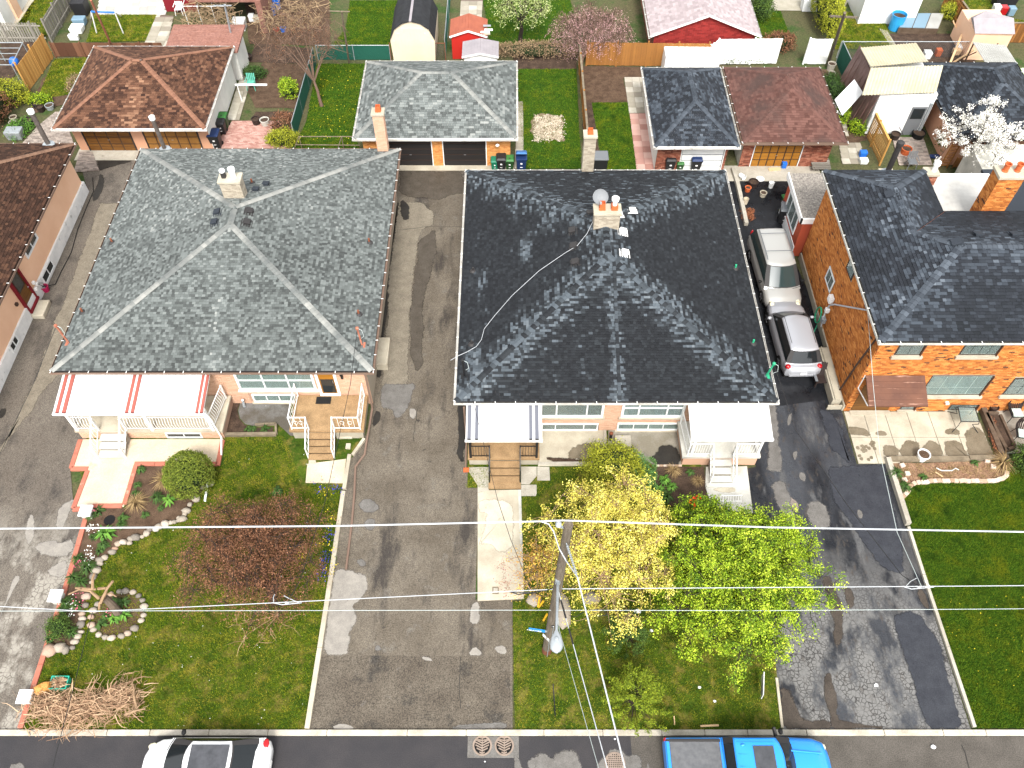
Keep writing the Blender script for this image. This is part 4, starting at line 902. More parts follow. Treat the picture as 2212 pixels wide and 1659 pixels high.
q=MB();q.tube([CHB+Vector((-.4,.1,.7))]+rp,.012,5);tag(q.build('roof_cable','cable_white',None),'long pale cable trailing from the chimney across the near-black roof','cable')
p_=on_roof(1003,812,pB['left']);mast(HB,p_,(p_.x-.02,p_.y,4.25),'iron_black')
p_=on_roof(1655,812,pB['right']);mast(HB,p_,(p_.x+.1,p_.y-.05,4.05),'green_paint')
q=MB();q.bb(11.06,11.6,25.4,28.2,1.9,1.98);q.build('side_canopy','paper_bag',HB)
# the two-storey orange brick house
HC=thing('brick_house','two-storey orange brick house with slate-coloured hip roof beside the black driveway','house',(20,22.46,0))
ZC=5.78;YC0,YC1,YC2=22.06,29.95,32.9;XC0=15.42
wC=wallbox(HC,15.78,31.5,22.5,29.6,0,5.7,'mortar_grey');q=MB();q.bb(15.78,20.0,29.6,32.55,0,5.7);q.build('wall','mortar_grey',HC)
h1=[(22.5+0,0,0,0)]
Lh=[(32.6-29.2,32.6-28.05,2.05,3.0),(32.6-27.75,32.6-26.75,4.3,5.3)]
bricks(wC,(15.78,32.6,.42),-Y_,10.1,5.28,-X_,'brick_orange',holes=[(a,b,c-.42,d-.42) for a,b,c,d in Lh],dep=.035,single=150,seed=31)
fh=[(.8,2.0,4.28,5.5),(3.6,5.3,4.28,5.5),(3.1,5.95,1.28,2.85),(.3,2.1,0,2.1),(2.6,3.35,.08,.42),(4.9,6.3,.05,.55),(6.9,8.3,1.3,2.7)]
bricks(wC,(15.78,22.5,0),X_,13.7,5.7,FRONT,'brick_orange',holes=fh,dep=.035,single=150,seed=32)
q=MB();q.bb(15.68,15.78,22.5,32.6,0,.42);q.bb(15.0,15.68,22.55,22.62,0,.3);q.build('foundation','foundation_tan',HC)
def cwin(x0,z0,w,h,cols,rows,cur=None,brown=True):
 f=window(HC,(x0,22.5,z0),X_,FRONT,w,h,cols,rows,mf='trim_brown' if brown else None,fr=.06,proud=.012,curtain=cur,mg='glass')
 q=MB();q.bb(x0-.1,x0+w+.1,22.36,22.5,z0-.16,z0-.01);q.build('window_sill','concrete_light',f)
 q=MB();q.bb(x0+w-.03,x0+w,22.40,22.486,z0,z0+h);q.build('shutter_reveal','wood_brown',f)
cwin(16.6,4.3,1.15,1.15,(1,1),(1,.8));cwin(19.4,4.3,1.65,1.15,(1,1,1,1),(1,.8));cwin(18.9,1.3,2.8,1.5,(1,1,1,1),(.8,1.2),'curtain');cwin(22.7,1.32,1.3,1.3,(1,1),(1,1))
cwin(18.4,.1,.72,.3,(1,1),(1,));cwin(20.7,.08,1.35,.45,(1,1,1),(1,))
window(HC,(15.755,29.15,2.1),-Y_,-X_,1.05,.85,(1,1),(1,),fr=.09,proud=.03);window(HC,(15.755,27.7,4.35),-Y_,-X_,.9,.85,(1,),(1,),mf='trim_brown',proud=.02)
q=MB();q.bb(16.1,17.85,22.47,22.5,0,2.1);q.build('side_door','door_wood',HC);q=MB();q.bb(16.05,17.95,22.2,22.45,0,.09);q.build('doorstep','concrete_light',HC)
R0=Vector((19.3,26.0,7.43));R1=Vector((34.0,26.0,7.43));W1=Vector((17.9,27.45,6.82));W2=Vector((17.9,30.4,6.82));V0=Vector((20.4,YC1,ZC))
V1=Vector((17.9,27.45,6.82))
A0,A1_,A2_,A3_=Vector((XC0,YC0,ZC)),Vector((34,YC0,ZC)),Vector((20.4,YC2,ZC)),Vector((XC0,YC2,ZC));A4=Vector((34,YC1,ZC))
pf=[(A0,A1_,R1,R0),(A3_,A0,R0,W1,W2),(A2_,A3_,W2),(V0,A2_,W2,W1),(A4,V0,W1,R0,R1)]
vs_=[A0,A1_,A2_,A3_,A4,V0,R0,R1,W1,W2];vs_+=[v-Vector((0,0,.16)) for v in vs_[:6]]
def ixx(p):return[i for i,q_ in enumerate(vs_) if(q_-p).length<1e-6][0]
b=MB();b.add(vs_,[tuple(ixx(p) for p in f) for f in pf]+[(0,10,11,1),(3,13,10,0),(2,12,13,3),(5,15,12,2),(4,14,15,5),(1,11,14,4),(10,13,12,15,14,11)]);rC=b.build('roof','trim_dark',HC)
pl_=[];NC=[]
for f in pf:
 P0=f[0];U=(f[1]-f[0]).normalized();nn=nrm(f[0],f[1],f[2]);S=nn.cross(U);S=-S if S.z<0 else S
 pl_.append((P0+nn*.008,U,S,[((p-P0).dot(U),(p-P0).dot(S)) for p in f]));NC.append(nn)
def wearC(p,rr):
 d=min(segdist((p.x,p.y,0),(XC0,YC0,0),(19.3,26,0))[0],segdist((p.x,p.y,0),(19.3,26,0),(34,26,0))[0],segdist((p.x,p.y,0),(17.9,27.5,0),(17.9,32,0))[0],segdist((p.x,p.y,0),(19.3,26,0),(17.9,27.5,0))[0])
 v=rr.random();w=max(0,1-d/2.6)+.35*nz(p,.8)
 return max(0,min(1,v*.45+(.55*rr.random()+.1)*max(0,w)))
shingle_planes(rC,pl_,'shingle_slate',wearC,e=.145,wmin=.16,wmax=.32,thick=.018,single=300,seed=33)
for a,bb_,i,j in((A0,R0,0,1),(R0,R1,0,4),(W1,R0,1,4),(W1,W2,1,3),(A3_,W2,1,2),(A2_,W2,2,3)):
 hip_caps(rC,a+Vector((0,0,.02)),bb_+Vector((0,0,.02)),NC[i],NC[j],'cap_slate',.22,.17,61,tints=(.2,.5,.9))
q=MB();d_=(W1-V0);q.ob(V0+Vector((0,-.12,.03)),d_*.98,Vector((.1,.12,0)),Vector((0,0,.02)));q.build('valley_flashing','rust_dark',rC)
gutter(HC,XC0,34,YC0,YC2,ZC,'concrete_white',sides='FL')
for x,y,i in((1921,423,1),(2065,526,1),(2112,510,4),(2190,510,4)):roof_vent(rC,on_roof(x,y,(pf[i][0],NC[i])),NC[i],'shingle_slate',.38)
q=MB();q.bb(20.4,24.3,29.62,33.6,0,4.6);fl_=q.build('rear_block','brick_orange',HC);q=MB();q.bb(20.42,24.2,29.97,33.7,4.6,4.72);q.build('flat_roof','membrane',fl_);q=MB();q.bb(20.35,24.3,33.7,33.8,4.55,4.85);q.build('parapet','white_metal',fl_)
q=MB();q.bb(24.3,34,29.97,34.5,4.4,4.55);q.build('rear_roof','shingle_slate',fl_)
chimney(HC,(22.75,30.35),1.15,.75,4.6,7.7,'brick_orange','concrete_light',[(-.28,'round',.38),(.28,'round',.38)],cap_t=.16)
chimney(HC,(21.0,33.3),.6,.5,4.6,5.3,'brick_red','concrete_light',[(.1,'flue',.35)])
c_=g(1876,365,3.0);chimney(HC,(c_.x+.1,34.6),.62,.6,.5,4.1,'brick_vivid','concrete_light',[]);flue(HC,(c_.x+.1,34.6,4.24),1.7,.14,m='trim_dark',cap='trim_dark')
q=MB();q.ob((15.85,22.4,2.85),X_*2.65,Vector((0,-1.28,-.55)),Z_*.05);cw=q.build('door_canopy','metal_roof_brown',HC)
for i in range(5):q=MB();q.ob((15.86,22.4-i*.256,2.91-i*.11),X_*2.63,Vector((0,-.25,-.107)),Z_*.012);q.build('canopy_sheet','metal_roof_brown',cw)
q=MB();q.beam((15.85,22.45,1.9),(15.85,21.2,2.28),.04,.04);q.beam((15.85,22.45,1.9),(15.85,22.45,2.85),.04,.04);q.beam((18.48,22.45,1.9),(18.48,21.2,2.28),.04,.04);q.build('canopy_bracket','white_metal',cw)
q=MB();q.tube([(15.66,24.5,4.97),(15.66,27.1,5.0-2.6),(15.62,27.4,2.0),(15.62,27.5,1.3),(15.62,27.3,.5)],.04,8);q.build('service_conduit','cable_white',HC)
q=MB();q.bb(15.5,15.72,27.35,27.7,2.15,2.5);q.bb(15.52,15.72,27.3,27.5,1.5,1.75);q.build('meter_box','white_metal',HC,bevel=.02)
q=MB();q.bb(15.52,15.72,27.2,27.5,.8,1.1);q.build('meter_box','galv',HC,bevel=.02)
q=MB();q.tube([(15.45,22.0,5.62),(15.66,22.75,5.3),(15.68,23.15,2.77),(15.68,23.32,1.1),(15.6,23.3,.15)],.045,7);q.build('downpipe','trim_brown',HC)
q=MB()
for k in range(3):q.tube([(15.55-.02*k,27.85+.32*math.cos(t),.75+.5*math.sin(t)) for t in[x*math.pi/7 for x in range(15)]],.022,5,cap=False)
q.tube([(15.5,27.5,.4),(15.35,27.2,.1),(15.3,26.9,.03)],.02,5);tag(q.build('garden_hose','green_paint',None),'coiled green garden hose hanging on the orange brick side wall','hose')
q=MB();q.bb(18.95-.9,18.95-.75,22.3,22.46,.9,.98);q.bb(20.3,20.45,22.3,22.46,.75,.83);q.build('wall_light','white_metal',HC)
q=MB();q.bb(15.3,17.2,32.75,36.2,0,2.65);ex=q.build('extension','brick_vivid',HC);q=MB();q.bb(15.27,15.3,32.75,36.2,0,.7);q.build('foundation','foundation',ex)
q=MB();q.bb(15.15,17.3,32.7,36.3,2.66,2.78);q.build('gravel_roof','gravel_roof',ex);q=MB();q.bb(15.08,15.15,32.6,36.3,2.5,2.84);q.bb(15.08,15.8,32.6,32.7,2.5,2.84);q.build('roof_edge','white_metal',ex)
window(ex,(15.3,35.6,.95),-Y_,-X_,2.2,1.4,(1,1.4,1),(1,),fr=.09,proud=.05)
# the brown-roofed house at the left edge
HD=thing('stucco_house','long peach stucco house with dark brown shingle roof and whitewashed base','house',(-24.8,30,0))
q=MB();q.bb(-40,-24.86,16,37.9,0,3.1);q.build('wall','stucco_peach',HD);q=MB();q.bb(-24.86,-24.76,15.9,38.0,0,.78);q.bb(-40,-24.86,37.9,38.0,0,.78);q.build('foundation','foundation',HD)
rD,rD0,rD1,ND=hip_roof(HD,-41.4,-24.4,12.0,38.25,3.2,2.9,'shingle_brown_dark','cap_brown_dark','trim_brown',tint_mix(0,.8),single=300,seed=41,gut='gutter_brown')
for(ya,yb_,z0,z1) in((32.0,30.45,2.1,2.78),):window(HD,(-24.86,ya-1.5,z0-.05),Y_,X_,1.55,.8,(1,1),(1,),fr=.1,proud=.06,mg='glass_dark')
window(HD,(-24.78,30.45,.12),Y_,X_,1.45,.62,(1,1),(1,),fr=.09,proud=.05,mg='glass_dark');window(HD,(-24.78,25.75,.25),Y_,X_,.85,.58,(1,1),(1,),fr=.09,proud=.05,mg='glass_dark')
window(HD,(-24.78,22.6,.25),Y_,X_,.85,.58,(1,1),(1,),fr=.09,proud=.05,mg='glass_dark')
q=MB();q.bb(-24.86,-24.72,28.3,28.42,.45,2.85);q.bb(-24.86,-24.72,29.3,29.42,.45,2.85);q.bb(-24.86,-24.72,28.42,29.3,2.73,2.85);q.bb(-24.86,-24.66,28.3,29.42,.33,.45);q.build('door_frame','wall_maroon',HD)
q=MB();q.bb(-24.86,-24.8,28.42,29.3,.45,2.73);dd=q.build('door','door_wood',HD)
window(dd,(-24.79,28.5,1.6),Y_,X_,.7,.95,(1,),(1,),fr=.05,proud=.03,mg='glass_dark',mf='trim_brown')
q=MB();q.tube([(-24.77,29.25,1.35),(-24.72,29.25,1.35),(-24.72,29.15,1.35)],.018,6);q.build('door_handle','steel',dd)
q=MB();q.bb(-24.75,-24.12,28.2,29.3,0,.3);q.build('side_step','concrete_light',HD,bevel=.05)
q=MB();q.bb(-24.86,-24.74,27.85,28.0,1.4,1.55);q.build('wall_light','trim_brown',HD)
flue(HD,(g(105,312,3.25).x,g(105,312,3.25).y,3.25),2.0,.13)
for k,(y,z) in enumerate(((29.85,.9),(29.7,1.15),(29.6,.8))):q=MB();q.box((-24.7,y,z),(.14,.16,.18));q.build('hydro_meter','white_metal',HD,bevel=.03)
q=MB();q.tube([(-24.7,29.9,.9),(-24.55,30.1,.7),(-24.5,29.95,.6),(-24.6,29.8,.95)],.02,5,cap=False);q.tube([(-24.65,30.0,.5),(-24.35,30.6,.06),(-24.35,31.5,.04),(-24.25,33,.04),(-24.45,34.8,.04),(-24.5,36.5,.04),(-24.5,38.0,.04),(-24.9,39.2,.05)],.022,5)
tag(q.build('hose','rubber',None),'thin black hose running along the foot of the whitewashed base','hose')
# vegetation generators
def leafmesh(name,parent,C,per,spread,size,m,seed=0,ct=.25,flat=0.0,kind=None,aspect=.6,base_t=.5,droop=0):
 r_=np.random.RandomState(seed);C=np.asarray(C,dtype=float);n=len(C)*per
 P=np.repeat(C,per,axis=0)+r_.normal(0,1,(n,3))*(np.array(spread) if hasattr(spread,'__len__') else spread)
 tc=np.repeat(r_.uniform(-ct,ct,len(C)),per)
 d=r_.normal(0,1,(n,3));d[:,2]=d[:,2]*(1-flat)-droop;d/=np.linalg.norm(d,axis=1)[:,None]
 s=np.cross(d,r_.normal(0,1,(n,3))+np.array([0,0,flat*3]));s/=np.linalg.norm(s,axis=1)[:,None]
 L=size*r_.uniform(.6,1.3,(n,1));V=np.stack([P-d*L/2,P+s*L*aspect/2,P+d*L/2,P-s*L*aspect/2],axis=1).reshape(-1,3)
 F=np.arange(n*4).reshape(n,4);T=np.clip(base_t+tc+r_.normal(0,.18,n),0,1)
 return npmesh(name,V,F,T,m,parent,kind)
def ndir(seed):
 rr=random.Random(seed);v=Vector((rr.gauss(0,1),rr.gauss(0,1),rr.gauss(0,1)));return v.normalized()
def grow(base,top,centre,radii,nlimb,ntwig,r0,seed,tw=.012,droop=0,shell=(.55,1.0),zmin=-.6,limbr=.5,sides=5,rough=.3):
 """returns trunk mesh builder and the twig ends"""
 rr=random.Random(seed);b=MB();base,top,centre=Vector(base),Vector(top),Vector(centre);nodes=[]
 pts=[base.lerp(top,t)+Vector((rr.uniform(-1,1),rr.uniform(-1,1),0))*r0*.8*(0<t<1) for t in(0,.33,.66,1)]
 b.tube(pts,[r0*1.25,r0,r0*.9,r0*.75],8)
 ph=rr.uniform(0,50)
 def env(d):return 1+rough*mnoise.noise(Vector(d)*1.7+Vector((ph,0,0)))
 for i in range(nlimb):
  a=2*math.pi*(i+rr.uniform(-.3,.3))/nlimb;el=rr.uniform(-.2,1.2)
  d=Vector((math.cos(a)*math.cos(el),math.sin(a)*math.cos(el),math.sin(el)))
  e=centre+Vector((d.x*radii[0],d.y*radii[1],d.z*radii[2]))*.72*env(d)
  mid=top.lerp(e,.5)+Vector((0,0,(e-top).length*.12))+Vector((rr.uniform(-.1,.1),rr.uniform(-.1,.1),0))
  P=[top.lerp(mid,t)*(1-t)+mid.lerp(e,t)*t for t in(0,.25,.5,.75,1)]
  b.tube(P,[r0*limbr*(1-.8*k/4) for k in range(5)],sides);nodes+=[(p,r0*limbr*(1-.8*k/4)) for k,p in enumerate(P) if k>0]
 ends=[]
 for i in range(ntwig):
  d=Vector((rr.gauss(0,1),rr.gauss(0,1),rr.gauss(0,1))).normalized()
  if d.z<zmin:d.z=-d.z
  q=rr.uniform(*shell);e=centre+Vector((d.x*radii[0],d.y*radii[1],d.z*radii[2]))*q*env(d)
  n_=min(nodes,key=lambda t:(t[0]-e).length_squared*(1+rr.random()*.4));p=n_[0]
  mid=p.lerp(e,.55)+Vector((rr.uniform(-.1,.1),rr.uniform(-.1,.1),rr.uniform(-.02,.14)));e2=e-Vector((0,0,droop*rr.uniform(.3,1)))
  b.tube([p,mid,e2],[min(n_[1],tw*2),tw*1.2,tw*.4],3,tint=rr.random(),cap=False);ends.append(e2);ends.append(mid.lerp(e2,.6))
  if i%4==0:nodes.append((mid,tw*1.2))
 return b,ends
def tree(name,label,cat,base,top,centre,radii,nlimb,ntwig,r0,seed,per,spread,size,mleaf,mbark,group=None,**k):
 root=thing(name,label,cat,base,group);lk={x:k.pop(x) for x in('ct','flat','aspect','base_t') if x in k};ld_=k.pop('ldroop',0)
 b,ends=grow(base,top,centre,radii,nlimb,ntwig,r0,seed,**k);b.build('trunk',mbark,root)
 if per:leafmesh('crown',root,[tuple(e) for e in ends],per,spread,size,mleaf,seed,droop=ld_,**lk)
 return root,ends
def bush(name,label,base,radii,n,per,size,m,seed=0,cat='bush',spread=.08,stems=12,inner=True,lump=.15,group=None,mb='bark_dark',zc=None,hollow=.75,**lk):
 root=thing(name,label,cat,base,group);r_=random.Random(seed);C=[];B=Vector(base);ph=r_.uniform(0,40);zc=radii[2]*.85 if zc is None else zc
 for i in range(n):
  d=ndir(seed*1000+i);q=r_.uniform(hollow,1)*(1+lump*2*mnoise.noise(d*2.2+Vector((ph,0,0))))
  if d.z<-.55:d.z=-d.z
  C.append(B+Vector((0,0,zc))+Vector((d.x*radii[0],d.y*radii[1],d.z*radii[2]))*q)
 q=MB()
 for i in range(stems):
  e=C[r_.randrange(n)];q.tube([B+Vector((r_.uniform(-.1,.1),r_.uniform(-.1,.1),0)),B.lerp(e,.5)+Vector((0,0,.1)),e],[.03,.02,.008],4)
 q.build('stem',MATS[mb],root)
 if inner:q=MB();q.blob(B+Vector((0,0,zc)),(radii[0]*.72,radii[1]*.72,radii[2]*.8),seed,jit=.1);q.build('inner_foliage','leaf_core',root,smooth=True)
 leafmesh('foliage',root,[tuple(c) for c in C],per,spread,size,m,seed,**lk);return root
def inpoly(px,py,P):
 ins=np.zeros(len(px),bool);n=len(P);j=n-1
 for i in range(n):
  xi,yi,xj,yj=P[i][0],P[i][1],P[j][0],P[j][1]
  c=((yi>py)!=(yj>py));
  if yi!=yj:ins^=c&(px<(xj-xi)*(py-yi)/(yj-yi)+xi)
  j=i
 return ins
def grass(label,poly,n,m,seed,holes=(),h=.06,w=.012,z=.03,name='grass',xlim=None):
 r_=np.random.RandomState(seed);P=[(p[0],p[1]) for p in poly];xs=[p[0] for p in P];ys=[p[1] for p in P]
 x=r_.uniform(min(xs),max(xs) if not xlim else min(max(xs),xlim),n);y=r_.uniform(min(ys),max(ys),n);k=inpoly(x,y,P)
 for H_ in holes:k&=~inpoly(x,y,[(p[0],p[1]) for p in H_])
 x,y=x[k],y[k];n=len(x);x=x+r_.normal(0,.03,n);y=y+r_.normal(0,.03,n);a=r_.uniform(0,6.283,n);hh=h*r_.uniform(.4,1.3,n);lean=r_.normal(0,.5,(n,2))*hh[:,None]
 dx,dy=np.cos(a)*w,np.sin(a)*w
 V=np.stack([np.stack([x-dx,y-dy,np.full(n,z)],1),np.stack([x+dx,y+dy,np.full(n,z)],1),np.stack([x+lean[:,0],y+lean[:,1],z+hh],1)],1).reshape(-1,3)
 sv=np.array([mnoise.noise(Vector((a_*.9,b_*.9,seed))) for a_,b_ in zip(x[::7],y[::7])]);sv=np.repeat(sv,7)[:n]
 T=np.clip(.5+r_.normal(0,.2,n),0,1)
 o=npmesh(name,V,np.arange(n*3).reshape(n,3),T,m,None,'stuff');tag(o,label,'grass');return o
def specks(name,label,cat,poly,n,m,seed,size=.03,z=.08,holes=()):
 r_=np.random.RandomState(seed);P=[(p[0],p[1]) for p in poly];xs=[p[0] for p in P];ys=[p[1] for p in P]
 x=r_.uniform(min(xs),max(xs),n);y=r_.uniform(min(ys),max(ys),n);k=inpoly(x,y,P)
 for H_ in holes:k&=~inpoly(x,y,[(p[0],p[1]) for p in H_])
 C=np.stack([x[k],y[k],np.full(k.sum(),z)],1)
 o=leafmesh(name,None,C,2,.012,size,m,seed,flat=.6,kind='stuff',aspect=1.0);return tag(o,label,cat)
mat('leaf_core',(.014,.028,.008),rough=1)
mat('leaf_yellow',(.6,.45,.05),tint=[(0,(.24,.18,.03)),(.35,(.54,.46,.07)),(.7,(.72,.66,.12)),(1,(.84,.81,.28))],rough=.7)
mat('leaf_orange',(.5,.3,.05),tint=[(0,(.28,.12,.03)),(.6,(.55,.33,.06)),(1,(.70,.55,.10))],rough=.7)
mat('leaf_green',(.1,.3,.03),tint=[(0,(.022,.055,.004)),(.35,(.12,.215,.008)),(.7,(.30,.42,.014)),(1,(.50,.60,.05))],rough=.7)
mat('leaf_cedar',(.1,.2,.03),tint=[(0,(.03,.06,.005)),(.5,(.16,.22,.012)),(1,(.40,.44,.03))],rough=.9)
mat('leaf_cedar_dark',(.05,.1,.02),tint=[(0,(.02,.045,.010)),(.5,(.055,.105,.016)),(1,(.13,.20,.03))],rough=.9)
mat('leaf_globe',(.1,.15,.02),tint=[(0,(.05,.075,.010)),(.5,(.125,.165,.018)),(1,(.25,.28,.035))],rough=.9)
mat('leaf_cloud',(.1,.2,.05),tint=[(0,(.035,.09,.025)),(.5,(.10,.22,.055)),(1,(.22,.38,.11))],rough=.9)
mat('leaf_golden',(.3,.3,.03),tint=[(0,(.09,.11,.010)),(.5,(.26,.28,.018)),(1,(.46,.46,.04))],rough=.9)
mat('leaf_russet',(.12,.06,.04),tint=[(0,(.050,.022,.012)),(.5,(.17,.075,.038)),(1,(.34,.165,.09))],rough=.9)
mat('leaf_palegreen',(.3,.35,.15),tint=[(0,(.16,.22,.05)),(.6,(.38,.44,.16)),(1,(.66,.66,.42))],rough=.8)
mat('blossom_pink',(.6,.35,.35),tint=[(0,(.38,.20,.19)),(1,(.72,.46,.46))],rough=.8);mat('blossom_white',(.8,.8,.75),tint=[(0,(.55,.55,.44)),(.4,(.82,.80,.74)),(1,(.92,.91,.88))],rough=.8)
mat('vine_dry',(.3,.2,.12),tint=[(0,(.14,.09,.055)),(1,(.36,.26,.15))],rough=1)
# the cream terrace, copings and beds left
def T2(c,r,*pts,z=0.0):return[gt(c,r,x,y,z) for x,y in pts]
terr=sheet('terrace',T2(0,2,(700,485),(628,730),(760,735),(648,1085),(1075,1065),(1180,705),(1890,705),(1935,482)),.07,'concrete_cream',thick=.07)
tag(terr,kind='structure')
def blocks(parent,pts,L,w,h,m,name,z=0.0,gap=.012,jit=0,lab=None):
 rr=random.Random(len(pts));
 for i in range(len(pts)-1):
  a,b=Vector(pts[i][:2]),Vector(pts[i+1][:2]);d=b-a;n=max(1,round(d.length/L));d2=d/n;nn=Vector((-d.y,d.x)).normalized()*w/2
  for k in range(n):
   p,q_=a+d2*k+d.normalized()*gap,a+d2*(k+1);hh=h+rr.uniform(-jit,jit)
   q=MB();q.prism([p-nn,q_-nn,q_+nn,p+nn],z,z+hh,rr.random());q.build(name,m,parent,bevel=.008)
cop=thing('garden_coping','terracotta red coping blocks edging the cream terrace and its path','edging',tuple(gt(0,2,640,730)))
blocks(cop,T2(0,2,(702,487),(622,733)),.9,.2,.12,'coping_red','coping_block');blocks(cop,T2(0,2,(618,740),(768,740)),.9,.2,.12,'coping_red','coping_block')
blocks(cop,T2(0,2,(764,755),(642,1080)),.9,.2,.12,'coping_red','coping_block');blocks(cop,T2(0,2,(635,1090),(712,1085)),.9,.2,.12,'coping_red','coping_block')
blocks(cop,T2(0,2,(805,1062),(1062,1060)),.9,.2,.12,'coping_red','coping_block');blocks(cop,T2(0,2,(1080,1050),(1180,712)),.9,.2,.12,'coping_red','coping_block')
blocks(cop,T2(0,2,(1165,698),(1880,698)),.9,.2,.12,'coping_red','coping_block');blocks(cop,T2(0,2,(1885,715),(1928,495)),.9,.2,.12,'coping_red','coping_block')
cop2=thing('garden_coping','long straight red coping between the cracked left driveway and the flower bed','edging',tuple(g(150,1250)))
blocks(cop2,[gt(0,2,755,1140),g(150,1250),g(46,1574)],1.3,.2,.12,'coping_red','coping_block')
def pillar(p,lab,k=1.0):
 t=thing('stone_pillar',lab,'pillar',tuple(p),'low white pillars along the driveway coping');q=MB();q.bb(p[0]-.2,p[0]+.2,p[1]-.2,p[1]+.2,0,.42);q.build('pillar_body','concrete_white',t,bevel=.01)
 q=MB();x,y=p[0],p[1];q.hexa([(x-.27,y-.27,.42),(x+.27,y-.27,.42),(x+.27,y+.27,.42),(x-.27,y+.27,.42),(x-.25,y-.25,.5),(x+.25,y-.25,.5),(x+.25,y+.25,.5),(x-.25,y+.25,.5)]);q.build('pillar_cap','white_paint',t,bevel=.01)
pillar(gt(0,2,775,1135),'white pillar where the cream path meets the long red coping');pillar(gt(0,3,520,205),'white pillar half way down the long red coping');pillar(gt(0,3,260,1070),'white pillar beside the paper bags and the brush pile')
BEDA=T2(0,2,(1190,715),(1490,715),(1640,900),(1790,900),(1700,1000),(1620,1140),(1400,1240),(1150,1350),(1000,1420),(880,1530),(820,1640))+T2(0,3,(755,180),(720,350),(700,490),(655,600),(560,650),(430,640))+[g(150,1250)]+T2(0,2,(775,1145),(800,1080),(1085,1075))
bedA=sheet('flower_bed',wob(BEDA,.03,.4,3),.05,'soil')
STON=T2(0,2,(1820,870),(1760,900),(1700,1000),(1645,1050),(1615,1105),(1600,1135),(1580,1175),(1550,1165),(1540,1190),(1510,1200),(1480,1205),(1435,1215),(1380,1240),(1350,1265),(1300,1262),(1275,1300),(1235,1325),(1180,1335),(1140,1345),(1125,1380),(1070,1375),(1025,1390),(1000,1430),(975,1460),(910,1510),(870,1530),(865,1560),(835,1620),(825,1650))+T2(0,3,(815,10),(800,60),(755,185),(747,260),(715,335),(720,375),(710,425),(705,490),(680,530),(655,575),(635,625),(575,645),(530,630),(495,630),(455,635),(440,655))
sb=thing('stone_border','row of round field stones edging the long soil bed beside the left lawn','stones',tuple(STON[10]))
for i,p in enumerate(STON):
 s=rnd.uniform(.09,.19)*(1.5 if i in(44,45,41) else 1);q=MB();q.blob((p.x,p.y,.05+s*.35),(s*rnd.uniform(.9,1.4),s*rnd.uniform(.8,1.1),s*.75),i,tint=rnd.random());q.build('stone','rock',sb,smooth=True)
rc=gt(0,3,1025,335);ring=thing('stone_border','ring of pale stones round the small pruned tree on the left lawn','stones',tuple(rc))
for i in range(21):
 a=2*math.pi*i/21+rnd.uniform(-.06,.06);s=rnd.uniform(.10,.15);q=MB();q.blob((rc.x+math.cos(a)*1.05,rc.y+math.sin(a)*.98,.05+s*.3),(s*1.25,s,s*.8),90+i,tint=rnd.random());q.build('stone','rock',ring,smooth=True)
sheet('bed_ring',[(rc.x+math.cos(a*.3)*1.0,rc.y+math.sin(a*.3)*.93) for a in range(21)],.045,'soil',kind='structure')
pb=gt(0,3,1030,330);pt=thing('pruned_tree','leaning pruned tree with cut orange limbs inside the ring of stones','tree',tuple(pb));q=MB()
j1=g(225,1290,1.4);tps=[pb,pb.lerp(j1,.5)+Vector((.05,0,.1)),j1];q.tube(tps,[.19,.16,.14],9);q.build('trunk','bark',pt)
q=MB()
for pts,r in(([j1,gt(0,3,850,190,1.8),gt(0,3,780,130,2.0),gt(0,3,690,115,2.1)],.08),([gt(0,3,830,115,2.0),gt(0,3,650,105,2.2)],.05),([gt(0,3,700,110,2.2),gt(0,3,590,160,2.1)],.03),([gt(0,3,800,110,2.1),gt(0,3,800,20,2.4),gt(0,3,815,-20,2.6)],.06),([j1,gt(0,3,900,170,1.9),gt(0,3,925,110,2.2),gt(0,3,975,45,2.5)],.07),([gt(0,3,850,110,2.0),gt(0,3,915,105,2.2)],.06),([j1,gt(0,3,870,230,1.7),gt(0,3,905,150,2.0)],.07),([gt(0,3,900,160,1.8),gt(0,3,960,150,1.9),gt(0,3,1005,180,1.9)],.035),([gt(0,3,860,230,1.6),gt(0,3,855,290,1.5)],.05)):
 q.tube(pts,[r,r*.85]+[r*.7]*(len(pts)-2),6)
q.build('limb','bark_pale',pt)
def rosette(name,p,r,h,n,m,seed=0,wide=.22):
 rr=random.Random(seed);q=MB()
 for i in range(n):
  a=rr.uniform(0,6.283);e=rr.uniform(.3,1.2);L=r*rr.uniform(.7,1.2);d=Vector((math.cos(a),math.sin(a),0));sd=Vector((-d.y,d.x,0))*L*wide*.5
  p0=Vector(p);p1=p0+d*L*.55*math.cos(e)+Vector((0,0,h*math.sin(e)));p2=p0+d*L+Vector((0,0,h*(math.sin(e)-.35)))
  q.add([p0-sd*.3,p0+sd*.3,p1+sd,p1-sd,p2],[(0,1,2,3),(3,2,4)],rr.random())
 return q
ROS=[('leafy_plant','herb_bright',.27,.25,34,.28),('leafy_plant','herb',.24,.18,34,.25),('leafy_plant','herb',.28,.26,90,.08),('dry_plant','straw',.36,.22,130,.03)]
def plant(p,kind,lab,sc=1.0,seed=0,group=None):
 n,m,r,h,k,wd=ROS[kind];q=rosette(n,(p[0],p[1],.05),r*sc,h*sc,k,m,seed,wd);o=q.build(n,m,None);return tag(o,lab,'plant',group)
